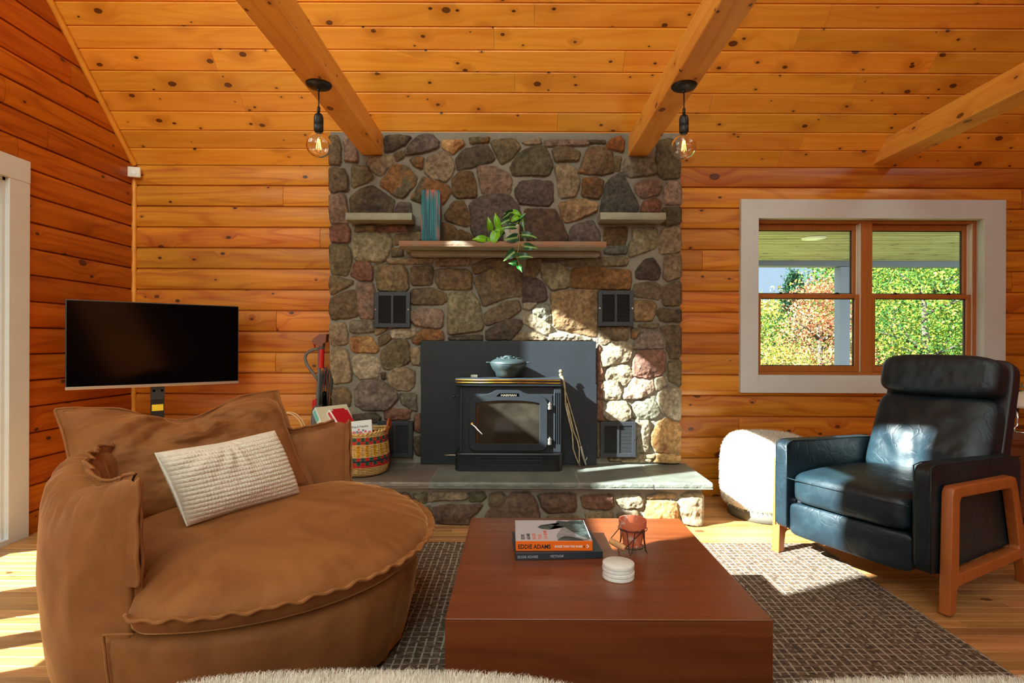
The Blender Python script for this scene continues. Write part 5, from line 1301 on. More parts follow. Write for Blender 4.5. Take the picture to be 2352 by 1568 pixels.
# pendants
def pendant(px, Yp=2.84):
    x = -1.004 if px < 1000 else 0.843
    r = thing('pendant_light', (x, Yp, 2.413), 'bare globe bulb pendant hanging from the left ceiling beam' if px < 1000 else 'bare globe bulb pendant hanging from the right ceiling beam', 'pendant light', 'globe bulb pendants')
    mb = MB(); mb.lathe((x, Yp, 2.413), [(0.064, 0.0), (0.064, -0.004), (0.056, -0.014), (0.03, -0.022), (0.008, -0.025), (0.007, -0.034), (0.0, -0.034)], 36); mb.build('canopy', M['black'], r, smooth=True, angle=50)
    mb = MB(); mb.tube([(x, Yp, 2.38), (x, Yp, 2.262)], 0.0035, 8); mb.lathe((x, Yp, 2.30), [(0.004, -0.03), (0.008, -0.026), (0.008, -0.004), (0.004, 0.0)], 12); mb.build('cord', M['black'], r, smooth=True)
    mb = MB(); mb.lathe((x, Yp, 2.175), [(0.021, 0.0), (0.0235, 0.004), (0.0235, 0.03), (0.0215, 0.033), (0.0235, 0.036), (0.0235, 0.07), (0.019, 0.084), (0.009, 0.092), (0.004, 0.096)], 24); mb.build('socket', M['black'], r, smooth=True, angle=35)
    bz = 2.105
    mb = MB(); pr = [(0.017, 0.072), (0.019, 0.062)]
    for k in range(1, 17):
        a = math.radians(20 + 160 * k / 16); pr.append((0.0625 * math.sin(a), 0.0625 * math.cos(a)))
    mb.lathe((x, Yp, bz), pr[:-1] + [(0.0, -0.0625)], 36, cap=False); bulb = mb.build('globe_bulb', M['bulbglass'], r, smooth=True)
    mb = MB(); mb.lathe((x, Yp, bz), [(0.014, 0.07), (0.013, 0.05), (0.005, 0.042), (0.004, 0.03), (0.0, 0.028)], 12); mb.build('bulb_stem', M['glass'], bulb, smooth=True)
    mb = MB()
    for k in range(6):
        a = k * math.pi / 3; mb.tube([(x + 0.006 * math.cos(a), Yp + 0.006 * math.sin(a), bz + 0.03), (x + 0.013 * math.cos(a), Yp + 0.013 * math.sin(a), bz - 0.02)], 0.0011, 5)
    mb.build('filament', M['filament'], bulb)
    return r
pendant(731); pendant(1567)
# ================================================================ coffee table, rug and things on it
mb = MB(); mb.bb(-0.95, 1.665, 0.9, 3.10, 0.0, 0.011, 0.003)
tag(mb.build('area_rug', M['rug'], origin=(0.3, 2.0, 0)), 'brown woven area rug with a fine cream grid under the coffee table', 'rug')
tab = thing('coffee_table', (0.262, 2.02, 0.0115), 'low square solid cherry block coffee table in front of the hearth', 'coffee table')
TZ = 0.34
mb = MB(); mb.bb(-0.196, 0.719, 1.567, 2.471, TZ - 0.005, TZ, 0.002); mb.build('tabletop', M['cherry'], tab)
mb = MB(); mb.bb(-0.196, 0.719, 1.567, 2.471, 0.0115, TZ - 0.0051); mb.build('table_body', M['cherry'], tab)

def book(name, o, ux, w, d, h, cover, pages, label, inset=0.0):
    """hardback lying flat: o = front-left bottom corner (spine side faces the viewer)"""
    U = Vector((math.cos(ux), math.sin(ux), 0)); Vv = Vector((-math.sin(ux), math.cos(ux), 0))
    Fm = Matrix(((U.x, Vv.x, 0, o[0]), (U.y, Vv.y, 0, o[1]), (0, 0, 1, o[2]), (0, 0, 0, 1)))
    r = thing(name, o, label, 'book', None)
    mb = MB(); t = 0.0025
    mb.bb(0, w, 0.001, d, 0, t, 0.0008, M=Fm); mb.bb(0, w, 0.001, d, h - t, h, 0.0008, M=Fm); mb.build('cover', cover, r)
    mb = MB(); mb.bb(0, w, 0, 0.003, 0, h, 0.001, M=Fm); mb.build('spine', M['bk_orange'] if cover is not M['bk_dark'] else M['bk_dark'], r)
    mb = MB(); mb.bb(0.004, w - 0.004, 0.003, d - 0.004, t, h - t, M=Fm); mb.build('pages', pages, r)
    return r, Fm
M['bk_orange'] = plain('orange_spine', lin(240, 110, 24), 0.4); M['bk_dark'] = plain('dark_cover', lin(38, 46, 56), 0.35); M['bk_grey'] = plain('grey_cover', lin(188, 182, 190), 0.35)
M['paper'] = plain('page_paper', lin(214, 206, 190), 0.8); M['bk_ink'] = plain('black_ink', lin(22, 22, 24), 0.4); M['bk_white'] = plain('white_ink', lin(236, 230, 224), 0.4)
M['bk_red'] = plain('red_ink', lin(222, 96, 70), 0.4); M['bk_lgrey'] = plain('grey_ink', lin(150, 152, 158), 0.4)
def photomat():
    t = NT('cover_photo'); co = t.coord(); n1 = t.noise(co, 26.0, 4.0, 0.6, 0.6); n2 = t.noise(co, 160.0, 3.0)
    t.bsdf(Base_Color=t.mix(t.map(n1, 0.4, 0.6), lin(30, 34, 34), lin(70, 80, 76)), Roughness=0.3); return t.m
M['bk_photo'] = photomat(); M['bk_mid'] = plain('cover_midtone', lin(140, 138, 140), 0.35, var=0.25, vscale=40)
b1, F1 = book('art_book', (0.001, 1.985, TZ + 0.0005), math.radians(4.2), 0.312, 0.226, 0.026, M['bk_dark'], M['paper'], 'dark navy hardback photography book lying under the orange spined book')
b2, F2 = book('art_book', (0.0012, 2.003, TZ + 0.0275), math.radians(1.0), 0.274, 0.236, 0.0355, M['bk_grey'], M['paper'], 'thick photography book with orange spine on top of the dark book')
def onspine(Fm, x, z): return Fm @ Matrix(((1, 0, 0, x), (0, 0, -1, -0.0004), (0, 1, 0, z), (0, 0, 0, 1)))
text('EDDIE ADAMS', 0.0215, 'title', M['bk_ink'], b2, onspine(F2, 0.007, 0.0085), 0.86, 0.0003)
text('BIGGER THAN THE FRAME', 0.0105, 'subtitle', M['bk_white'], b2, onspine(F2, 0.138, 0.0125), 0.80, 0.0003)
text('ES', 0.008, 'imprint', M['bk_ink'], b2, onspine(F2, 0.241, 0.0125), 0.9, 0.0003)
mb = MB()
for pg in ([(0.252, 0.010), (0.256, 0.010), (0.262, 0.0165), (0.256, 0.023), (0.252, 0.023), (0.2575, 0.0165)], [(0.250, 0.0145), (0.2535, 0.0165), (0.250, 0.0185)]):
    mb.prism([(a, b) for a, b in pg], F2 @ Vector((0, 0, 0)), F2.to_3x3() @ Vector((1, 0, 0)), (0, 0, 1), F2.to_3x3() @ Vector((0, 1, 0)), -0.0007, 0.0)
mb.build('imprint_mark', M['bk_white'], b2)
text('EDDIE ADAMS', 0.0125, 'title', M['bk_lgrey'], b1, onspine(F1, 0.006, 0.008), 0.92, 0.0003)
text('VIETNAM', 0.0125, 'subtitle', M['bk_lgrey'], b1, onspine(F1, 0.122, 0.008), 0.92, 0.0003)
def ontop(Fm, x, y, z, rot=0.0): return Fm @ Matrix.Translation((x, y, z)) @ Matrix.Rotation(rot, 4, 'Z')
zt = 0.0357
for (s_, x, mt, L) in (('EDDIE', 0.032, 'bk_ink', 0.023), ('ADAMS', 0.052, 'bk_ink', 0.023), ('BIGGER', 0.073, 'bk_red', 0.023), ('THAN', 0.094, 'bk_red', 0.023), ('THE FRAME', 0.116, 'bk_red', 0.023)):
    text(s_, 0.018, 'cover_text', M[mt], b2, ontop(F2, x, 0.018, zt, math.radians(90)), 1.05, 0.0001)
def cover_poly(pts, mt, nm, dz=0.0):
    mb = MB(); mb.prism(pts, F2 @ Vector((0, 0, zt + dz)), F2.to_3x3() @ Vector((1, 0, 0)), F2.to_3x3() @ Vector((0, 1, 0)), (0, 0, 1), 0.0, 0.0002); mb.build(nm, M[mt], b2)
cover_poly([(0.150, 0.004), (0.262, 0.004), (0.270, 0.09), (0.270, 0.233), (0.215, 0.233), (0.19, 0.17), (0.17, 0.12), (0.15, 0.06)], 'bk_mid', 'cover_picture')
cover_poly([(0.085, 0.150), (0.10, 0.176), (0.14, 0.182), (0.155, 0.168), (0.19, 0.150), (0.235, 0.05), (0.268, 0.02), (0.272, 0.233), (0.225, 0.233), (0.205, 0.215), (0.17, 0.228), (0.16, 0.206), (0.175, 0.19), (0.15, 0.165), (0.13, 0.122), (0.10, 0.13)], 'bk_photo', 'cover_figure', 0.0002)
cover_poly([(0.150, 0.003), (0.16, 0.03), (0.18, 0.05), (0.21, 0.042), (0.235, 0.02), (0.245, 0.003)], 'bk_photo', 'cover_helmet', 0.0002)

# coasters
cst = None
labs = ['white marble coaster at the bottom of the stack of four on the table', 'white marble coaster second from the bottom of the stack of four', 'white marble coaster second from the top of the stack of four', 'white marble coaster on top of the stack of four on the table']
for i in range(4):
    loc = (0.3385 + (0, 0.0008, -0.0006, 0.0004)[i], 1.85 + (0, -0.001, 0.001, 0)[i], TZ + 0.0004 + 0.01225 * i)
    if cst is None:
        mb = MB(); mb.lathe(loc, [(0.0500, 0.0), (0.0516, 0.0012), (0.0518, 0.0105), (0.0505, 0.012), (0.0, 0.012)], 48)
        cst = mb.build('coaster', M['marble'], origin=loc, smooth=True, angle=50); o = cst
    else:
        o = cst.copy(); C.objects.link(o); o.location = loc; o.rotation_euler = (0, 0, i * 1.3)
    tag(o, labs[i], 'coaster', 'marble coasters stacked on the coffee table')

# terracotta pot in a wire holder
pc_ = Vector((0.432, 2.075, TZ)); tp = thing('terracotta_candle_pot', pc_, 'small whitewashed terracotta pot in a bent wire holder with a wooden grip', 'pot')
mb = MB(); z_ = pc_ + Vector((0, 0, 0.024))
mb.lathe(z_, [(0.030, 0.0), (0.033, 0.002), (0.043, 0.062), (0.0435, 0.066), (0.0495, 0.068), (0.051, 0.094), (0.0505, 0.097), (0.0455, 0.097), (0.044, 0.085), (0.030, 0.008), (0.0, 0.006)], 40); 
def terramat():
    t = NT('washed_terracotta'); co = t.coord(); n = t.noise(co, 34.0, 4.0, 0.6, 0.6)
    t.bsdf(Base_Color=t.mix(t.map(n, 0.55, 0.68, 0, 0.7), lin(206, 108, 74), lin(214, 190, 178)), Roughness=0.8); return t.m
mb.build('clay_pot', terramat(), tp, smooth=True, angle=40)
mb = MB()
def wv(a, r_, z): return pc_ + Vector((r_ * math.cos(math.radians(a)), r_ * math.sin(math.radians(a)), z))
wr = 0.0016
for a in (250, 340, 70, 160):
    pts = [wv(a - 32, 0.053, 0.088), wv(a - 26, 0.048, 0.094), wv(a - 20, 0.044, 0.085), wv(a - 13, 0.043, 0.05), wv(a - 5, 0.048, 0.012), wv(a, 0.053, 0.0018), wv(a + 5, 0.048, 0.012), wv(a + 13, 0.043, 0.05), wv(a + 20, 0.044, 0.085), wv(a + 26, 0.048, 0.094), wv(a + 32, 0.053, 0.088)]
    mb.tube(pts, wr, 6)
mb.tube([wv(a, 0.040, 0.022) for a in range(0, 360, 15)], wr, 6, closed=True)
mb.tube([wv(a, 0.053, 0.088) for a in range(0, 360, 15)], wr * 0.9, 6, closed=True)
mb.tube([wv(100, 0.053, 0.088), wv(100, 0.055, 0.104), wv(100, 0.050, 0.112), wv(98, 0.048, 0.104), wv(97, 0.053, 0.09)], wr, 6)
h0 = WZ(1403, 1240, TZ + 0.05); h1 = WZ(1438, 1259, TZ + 0.035)
piv1 = wv(190, 0.053, 0.088); piv2 = wv(300, 0.054, 0.098)
mb.tube([piv1, h0 + Vector((0.0, 0, 0.004)), h0, h1, h1 + Vector((0.004, 0, 0.006)), piv2 + Vector((-0.004, 0, -0.01)), piv2, piv2 + Vector((0.006, 0, -0.004)), piv2 + Vector((0, 0, -0.014))], wr, 6)
mb.build('wire_holder', plain('rusty_wire', lin(70, 46, 34), 0.6, 0.5), tp, smooth=True)
mb = MB(); mb.tube([h0, h0.lerp(h1, 0.15), h0.lerp(h1, 0.8), h1], [0.009, 0.0115, 0.0115, 0.010], 14); mb.build('wooden_grip', M['cork'], tp, smooth=True, angle=50)

# ================================================================ round brown chair
SC0 = Vector((-0.97, 2.08, 0.0))
ch = thing('round_lounge_chair', SC0 + Vector((0, 0, 0.0)), 'wide round brown velvet lounge chair with wraparound back beside the hearth', 'armchair')
def polar(th, r, z): a = math.radians(th); return (SC0.x + r * math.cos(a), SC0.y + r * math.sin(a), z)
# base drum on the open side
mb = MB(); prof = [(0.46, 0.013), (0.53, 0.016), (0.548, 0.03), (0.572, 0.12), (0.590, 0.22), (0.597, 0.285), (0.590, 0.312), (0.55, 0.324), (0.0, 0.325)]
n = 120; V = []; 
for (r_, z) in prof:
    for k in range(n):
        th = 360 * k / n; w = 0.0035 * math.sin(th * 0.41) + 0.002 * math.sin(th * 0.9 + z * 9); V.append(polar(th, max(0, r_ + w * (r_ > 0.5)), z))
m = len(prof); mb.add(V, [(i * n + k, i * n + (k + 1) % n, (i + 1) * n + (k + 1) % n, (i + 1) * n + k) for i in range(m - 1) for k in range(n)] + [tuple(reversed(range(n)))])
base = mb.build('base', M['velvet'], ch, smooth=True)
# wraparound back, floor to top, thick and rounded
T0, T1 = 72.0, 264.0
bp = [(0.50, 0.014), (0.545, 0.014), (0.562, 0.03), (0.585, 0.12), (0.602, 0.25), (0.612, 0.40), (0.612, 0.52), (0.605, 0.61), (0.588, 0.672), (0.560, 0.705), (0.525, 0.716), (0.490, 0.704), (0.468, 0.672), (0.455, 0.60), (0.448, 0.48), (0.445, 0.36), (0.445, 0.30)]
# resample the section
def resample(pts, n):
    P = np.array(pts, float); d = np.r_[0, np.cumsum(np.linalg.norm(np.diff(P, axis=0), axis=1))]; t = np.linspace(0, d[-1], n)
    return np.stack([np.interp(t, d, P[:, i]) for i in range(P.shape[1])], 1)
bpr = resample(bp, 64); nt_ = 300; ths = np.linspace(T0, T1, nt_)
TH, JJ = np.meshgrid(ths, np.arange(64), indexing='ij'); Rr = bpr[JJ.ravel(), 0]; Zz = bpr[JJ.ravel(), 1]; th = TH.ravel()
s_end = np.minimum(th - T0, T1 - th)                                 # degrees from an end
peak = 0.022 * np.exp(-((T1 - th - 4) / 7.0) ** 2) + 0.02 * np.exp(-((th - T0 - 4) / 7.0) ** 2)
sag = -0.028 * np.exp(-((T1 - th - 26) / 14.0) ** 2) - 0.012 * np.exp(-((th - T0 - 26) / 12.0) ** 2) + 0.015 * np.exp(-((th - 185) / 30.0) ** 2)
up = sstep(0.35, 0.72, Zz); Zz = Zz + (peak + sag) * up
topm = sstep(0.56, 0.70, Zz) ; arc = np.radians(th) * 0.6
g = vnoise(np.stack([arc * 42, Zz * 5, 0 * Zz], 1), 3); g2 = vnoise(np.stack([arc * 80, Zz * 9, 0 * Zz], 1), 8)
Rr = Rr + (0.010 * g + 0.004 * g2) * topm + 0.006 * fbm(np.stack([arc * 7, Zz * 7, Rr * 3], 1), 3, 4); Zz = Zz + (0.007 * g + 0.003 * g2) * topm
mid = 0.53 + 0.048 * np.exp(-(s_end / 9.0) ** 2); sh = np.sqrt(np.clip(0.012 + 0.988 * np.clip(s_end / 17.0, 0, 1) ** 1.1, 0, 1)); Rr = mid + (Rr - mid) * np.where(Zz > 0.3, sh, 0.5 + 0.5 * sh)
a = np.radians(th); V = np.stack([SC0.x + Rr * np.cos(a), SC0.y + Rr * np.sin(a), Zz], 1); idx = np.arange(nt_ * 64).reshape(nt_, 64)
F = [(int(idx[i, j]), int(idx[i + 1, j]), int(idx[i + 1, j + 1]), int(idx[i, j + 1])) for i in range(nt_ - 1) for j in range(63)]
F += [tuple(int(q) for q in idx[0, :]), tuple(int(q) for q in idx[-1, ::-1])]
mb = MB(); mb.add(V, F)
for f_ in ():
    pass
wrapo = mb.build('backrest', M['velvet'], ch, smooth=True, angle=70)
# flange: a flat welt with piping along the arm ends and the inner top edge
def flange(pts, dirs, w0, w1, name, parent, seed=0, ruf=0.004, freq=60, pipe=0.0048, mat='velvet'):
    """ribbon standing w along dirs from each point, wavy, with a piped edge"""
    n = len(pts); V = []; edge = []
    for i, (p, d) in enumerate(zip(pts, dirs)):
        p = Vector(p); d = Vector(d).normalized(); nxt_ = Vector(pts[min(i + 1, n - 1)]) - Vector(pts[max(i - 1, 0)]); sdv = nxt_.cross(d)
        if sdv.length > 1e-9: sdv.normalize()
        for k, w in enumerate((0.0, 0.33, 0.66, 1.0)):
            wv_ = ruf * w * (math.sin(i * freq * 0.017 + seed) + 0.6 * math.sin(i * freq * 0.0097 + seed * 2))
            V.append(p + d * (w0 + (w1 - w0) * w) + sdv * (wv_ + 0.0035 * (1 - abs(w - 0.4))))
        edge.append(V[-1].copy())
    F = [(i * 4 + k, i * 4 + k + 1, (i + 1) * 4 + k + 1, (i + 1) * 4 + k) for i in range(n - 1) for k in range(3)]
    V2 = [v - ((Vector(pts[min(i // 4 + 1, n - 1)]) - Vector(pts[max(i // 4 - 1, 0)])).cross(Vector(dirs[i // 4])).normalized() * 0.007) for i, v in enumerate(V)]
    F2 = [tuple(reversed([q + len(V) for q in f])) for f in F]
    mb = MB(); mb.add(V + V2, F + F2 + [(3 + 4 * i, 3 + 4 * (i + 1), len(V) + 3 + 4 * (i + 1), len(V) + 3 + 4 * i) for i in range(n - 1)])
    mb.tube([e - (V[3] - V2[3]) * 0.5 for e in edge], pipe, 8)
    return mb.build(name, M[mat], parent, smooth=True)
for (end, sgn, row) in ((T1, 1, nt_ - 1), (T0, -1, 0)):
    ring_ = V[idx[row]]; sel = [i for i in range(64) if ring_[i][2] > 0.33 and i > 24 and i < 61]
    # front rim of each arm end, from the outer top round to the inner side
    pts = [tuple(ring_[i]) for i in sel if True]
    t_ = math.radians(end); tang = Vector((-math.sin(t_), math.cos(t_), 0)) * sgn
    rad = Vector((math.cos(t_), math.sin(t_), 0))
    ctr = Vector(polar(end, 0.575, 0.5)); dirs = []
    for p in pts:
        o_ = Vector(p) - ctr; o_.z = max(o_.z, 0); dirs.append((Vector((0, 0, 1)) * float(sstep(0.10, 0.19, o_.z)) + tang * 1.0).normalized())
    pp2 = resample(pts, 90); dd2 = resample([tuple(d) for d in dirs], 90)
    flange([tuple(p) for p in pp2], [tuple(d) for d in dd2], -0.006, 0.024, 'arm_flange', ch, seed=end, ruf=0.003, freq=26)
# inner top welt
tops = []
for i in range(6, nt_ - 6, 2):
    j = 42; tops.append(tuple(V[idx[i, j]]))
dr = [tuple(Vector((math.cos(math.radians(ths[i])) * -0.2, math.sin(math.radians(ths[i])) * -0.2, 1))) for i in range(6, nt_ - 6, 2)]
flange(tops, dr, -0.006, 0.022, 'back_flange', ch, seed=2, ruf=0.005, freq=40)

# seat cushion: a big soft disc with a ruffled flange
mb = MB(); nr, na = 40, 220
def srad(th):
    th = th % 360; d = min(abs((th + 10) % 360), abs(360 - (th + 10) % 360))      # degrees away from the open direction (-10)
    return 0.455 + (0.640 - 0.455) * float(sstep(96, 80, d))
th_ = np.linspace(0, 360, na, endpoint=False); Rm = np.array([srad(t) for t in th_])
V = []; rr = np.linspace(0, 1, nr + 1)[1:]
ZF = 0.404
def ztop(q): return ZF + 0.095 * (1 - q ** 3.2) ** 0.55
def zbot(q): return ZF - 0.078 * (1 - q ** 10) ** 0.4
rows = []
C0 = [(SC0.x, SC0.y, ztop(0))]
for q in rr:
    x = SC0.x + q * Rm * np.cos(np.radians(th_)); y = SC0.y + q * Rm * np.sin(np.radians(th_))
    P = np.stack([x, y, 0 * x], 1); z = ztop(q) + 0.008 * fbm(P * 5, 3, 7) * (1 - q ** 6) + 0.010 * np.exp(-(((x - SC0.x - 0.12) ** 2 + (y - SC0.y - 0.1) ** 2) / 0.12)) - 0.02 * (q ** 2) * np.cos(np.radians(th_ + 60)) * 0.5
    g = vnoise(np.stack([np.radians(th_) * 26, q * 2 + 0 * x, 0 * x], 1), 5) * sstep(0.72, 0.98, q) * (1 - sstep(0.98, 1.0, q))
    z = z + 0.007 * g; V += list(np.stack([x, y, z], 1))
for q in (1.0, 0.985, 0.95, 0.9, 0.82, 0.7, 0.5):
    x = SC0.x + q * Rm * np.cos(np.radians(th_)); y = SC0.y + q * Rm * np.sin(np.radians(th_)); z = zbot(q) - 0.02 * (q ** 2) * np.cos(np.radians(th_ + 60)) * 0.5
    if q == 1.0: z = z - 0.004
    V += list(np.stack([x, y, z + 0 * x], 1))
V = C0 + [tuple(v) for v in V]; nrow = len(rr) + 7
F = [(0, 1 + k, 1 + (k + 1) % na) for k in range(na)] + [(1 + i * na + k, 1 + (i + 1) * na + k, 1 + (i + 1) * na + (k + 1) % na, 1 + i * na + (k + 1) % na) for i in range(nrow - 1) for k in range(na)]
mb.add(V, F); seat = mb.build('seat_cushion', M['velvet'], ch, smooth=True)
sp = []; sdr = []
for t in np.linspace(-93, 70, 300):
    r_ = srad(t); z = ZF - 0.02 * math.cos(math.radians(t + 60)) * 0.5; sp.append(polar(t, r_ - 0.006, z)); sdr.append((math.cos(math.radians(t)), math.sin(math.radians(t)), 0.14 + 0.06 * math.sin(t * 0.11)))
flange(sp, sdr, -0.004, 0.024, 'seat_flange', ch, seed=5, ruf=0.0042, freq=34)

mb = MB()
seam = [polar(259 + 0.8 * math.sin(z * 9), (0.568 if z < 0.05 else np.interp(z, [0.03, 0.12, 0.25, 0.34], [0.567, 0.590, 0.607, 0.611])), z) for z in np.linspace(0.02, 0.335, 16)]
seam += [polar(259 + k * 1.6, 0.611 - 0.0012 * k, 0.335 + 0.006 * math.sin(k * 0.3)) for k in range(1, 6)]
mb.tube(seam, 0.0035, 6); mb.build('seam_piping', M['velvet'], ch, smooth=True)

# ---- loose pillows
def pillow(name, mat, corners, thick, label, cat, n=70, sag=0.0, wr=0.01, fl=0.0, fn=None, concave=0.05, group=None, seed=1, bottomflat=0.0, fur=None):
    """corners TL, TR, BR, BL (world points); puffs out along the normal"""
    TL_, TR_, BR_, BL_ = [np.array(c) for c in corners]
    cen = (TL_ + TR_ + BR_ + BL_) / 4; U = (TR_ + BR_ - TL_ - BL_); U = U / np.linalg.norm(U); Vv = (TL_ + TR_ - BL_ - BR_); N_ = np.cross(U, Vv); N_ /= np.linalg.norm(N_)
    g = np.linspace(-1, 1, n + 1); ny = n
    gx, gy = np.meshgrid(g, g); u, v = gx.ravel(), gy.ravel()
    s = (u + 1) / 2; t = (v + 1) / 2
    uu = u * (1 - concave * (1 - v ** 2) ** 1 * np.abs(u) ** 3); vv = v * (1 - concave * (1 - u ** 2) * np.abs(v) ** 3)
    vv = vv - sag * sstep(-0.2, 1, v) * np.exp(-((u + 0.02) / 0.42) ** 2)
    s = (uu + 1) / 2; t = (vv + 1) / 2
    P0 = ((1 - s) * (1 - t))[:, None] * BL_ + (s * (1 - t))[:, None] * BR_ + (s * t)[:, None] * TR_ + ((1 - s) * t)[:, None] * TL_
    puff = ((1 - np.abs(u) ** 2.6) * (1 - np.abs(v) ** 2.6)); puff = np.clip(puff, 0, 1) ** 0.55
    sides = []
    for sg in (1, -1):
        q = np.stack([u * 2.2, v * 2.2, np.full_like(u, sg * 3.0 + seed)], 1)
        w = wr * fbm(q, 4, 3 + seed) * puff
        # tension folds fanning from the sagging top edge
        ang = np.arctan2(u * 1.2, 1.25 - v); w = w + wr * 1.1 * vnoise(np.stack([ang * 6.5, (1.25 - v) * 1.4, 0 * u + seed], 1), 9) * sstep(-0.5, 0.8, v) * puff
        h = thick / 2 * puff + w
        if fn is not None: h = h + fn(u, v, puff)
        sides.append(P0 + N_ * (sg * h)[:, None])
    idx = np.arange((n + 1) ** 2).reshape(n + 1, n + 1); Nn = (n + 1) ** 2
    F = [];
    for i in range(n):
        for j in range(n):
            F.append((int(idx[i, j]), int(idx[i, j + 1]), int(idx[i + 1, j + 1]), int(idx[i + 1, j]))); F.append((int(Nn + idx[i + 1, j]), int(Nn + idx[i + 1, j + 1]), int(Nn + idx[i, j + 1]), int(Nn + idx[i, j])))
    VV = np.concatenate(sides)
    ed = list(idx[0, :]) + list(idx[1:, -1]) + list(idx[-1, -2::-1]) + list(idx[-2:0:-1, 0])
    for a_, b_ in zip(ed, ed[1:] + ed[:1]): F.append((int(b_), int(a_), int(Nn + a_), int(Nn + b_)))
    mb = MB(); mb.add(VV, F)
    if fur: mb.fur(*fur)
    lo = VV[:, 2].min()
    if fl > 0:
        root = thing(name, (cen[0], cen[1], lo), label, cat, group)
        mb.build('pillow_body', mat, root, smooth=True)
        pe = VV[ed]; ce = pe.mean(0); dirs = pe - ce; dirs = dirs - (dirs @ N_)[:, None] * N_
        k = len(ed); pts = [tuple(p) for p in pe] + [tuple(pe[0])]; dd = [tuple(d) for d in dirs] + [tuple(dirs[0])]
        pts = resample(pts, 260); dd = resample(dd, 260)
        flange([tuple(p) for p in pts], [tuple(p) for p in dd], -0.004, fl, 'pillow_flange', root, seed=seed, ruf=0.0045, freq=24)
        return root
    o = mb.build(name, mat, smooth=True, origin=(cen[0], cen[1], lo)); tag(o, label, cat, group); return o
zc = 0.492
pillow('back_pillow', M['velvet'], (W(140, 948, 2.06), W(632, 905, 2.64), W(712, 1114, 2.50), W(205, 1228, 1.93)), 0.24, 'large loose brown velvet pillow propped against the wraparound back of the round chair', 'pillow', n=110, sag=0.42, wr=0.046, fl=0.020, concave=0.035, seed=2)
def knitfn(u, v, puff):
    rows = 17; cols = 44
    jit = 0.25 * np.sin(u * 9)
    r_ = np.abs(np.sin((v * rows / 2 + 0.04 * np.sin(u * 4)) * math.pi)); c_ = 0.5 + 0.5 * np.sin((u * cols + np.floor(v * rows / 2 + 0.04 * np.sin(u * 4)) * 1.7) * math.pi)
    return (0.0055 * r_ ** 0.8 * (0.45 + 0.55 * c_) + 0.0012 * vnoise(np.stack([u * 90, v * 60, 0 * u], 1), 4)) * np.clip(puff * 2, 0, 1)
pillow('lumbar_pillow', M['knit'], (W(355, 1043, 1.80), W(632, 990, 2.24), W(692, 1138, 2.27), W(430, 1212, 1.86)), 0.17, 'cream textured knit lumbar pillow leaning on the big brown pillow', 'pillow', n=230, sag=0.03, wr=0.008, fn=knitfn, concave=0.03, seed=5)

# ================================================================ leather recliner
A_ = Vector((-0.479, 0.878, 0)); B_ = Vector((0.867, 0.499, 0)); O_ = Vector((1.756, 2.291, 0))
A_.normalize(); B_ = Vector((A_.y, -A_.x, 0)); 
AM = Matrix(((A_.x, B_.x, 0, O_.x), (A_.y, B_.y, 0, O_.y), (0, 0, 1, 0), (0, 0, 0, 1)))       # local (a, b, z) -> world; mirrored frame
rc = thing('recliner_armchair', tuple(AM @ Vector((0.39, 0.35, 0))), 'dark navy leather recliner with cherry wood side frames below the window', 'armchair')
def lsoft(mb, a0, a1, b0, b1, z0, z1, n=18, k=7, fn=None, rx=0.0, piv=None):
    c = ((a0 + a1) / 2, (b0 + b1) / 2, (z0 + z1) / 2); half = ((a1 - a0) / 2, (b1 - b0) / 2, (z1 - z0) / 2)
    Mx = AM @ Matrix.Translation(c)
    if rx: Mx = AM @ Matrix.Translation(c) @ Matrix.Rotation(rx, 4, 'X')
    mb.soft(half, n, k, fn, M=Mx)
def tube_ring(mb, a, b0, b1, z0, z1, r=0.003):
    pts = [(a, b0, z0), (a, b0, z1), (a, b1, z1), (a, b1, z0)]
    mb.tube([AM @ Vector(p) for p in pts], r, 6, closed=True)
for (a0, a1, nm) in ((0.028, 0.100, 0), (0.682, 0.752, 1)):
    mb = MB()
    def armfn(P, U):
        P = P.copy(); P[:, 2] += (-0.007 - 0.027 * U[:, 2]) * (U[:, 1] + 1) / 2; P += 0.0015 * fbm(P * 25 + nm * 5, 3, 6)[:, None] * 1.0; return P
    lsoft(mb, a0, a1, -0.055, 0.775, 0.155, 0.615, 26, 14, armfn)
    mb.build('armrest', M['leather'] , rc, smooth=True)
    mb = MB()
    for aa in (a0 + 0.004, a1 - 0.004):
        mb.tube([AM @ Vector((aa, -0.05, 0.17)), AM @ Vector((aa, -0.052, 0.605)), AM @ Vector((aa, 0.0, 0.612)), AM @ Vector((aa, 0.765, 0.578))], 0.0028, 6)
    mb.build('arm_piping', M['leather'], rc, smooth=True)
# seat cushion and footrest
mb = MB()
def seatfn(P, U):
    P = P.copy(); top = sstep(0.1, 0.9, U[:, 2]); P[:, 2] += top * (0.022 * (1 - U[:, 0] ** 2) + 0.012 * (1 - (U[:, 1]) ** 2)) + 0.004 * fbm(P * 9, 4, 3); P[:, 1] += -0.018 * (1 - U[:, 0] ** 4) * (U[:, 1] < -0.3) * (1 - U[:, 2] ** 2); return P
lsoft(mb, 0.103, 0.679, -0.06, 0.60, 0.305, 0.452, 34, 7, seatfn); seat_ = mb.build('seat_cushion', M['leather'], rc, smooth=True)
mb = MB(); mb.tube([AM @ Vector((0.108 + 0.566 * t, -0.062 - 0.016 * (1 - (2 * t - 1) ** 4), 0.430)) for t in np.linspace(0, 1, 20)], 0.0026, 6); mb.build('seat_seam', M['leather'], seat_, smooth=True)
mb = MB()
def footfn(P, U):
    P = P.copy(); P[:, 1] += -0.014 * (1 - U[:, 0] ** 6) * (U[:, 1] < 0) * (1 - U[:, 2] ** 2) + 0.003 * fbm(P * 10, 3, 8); return P
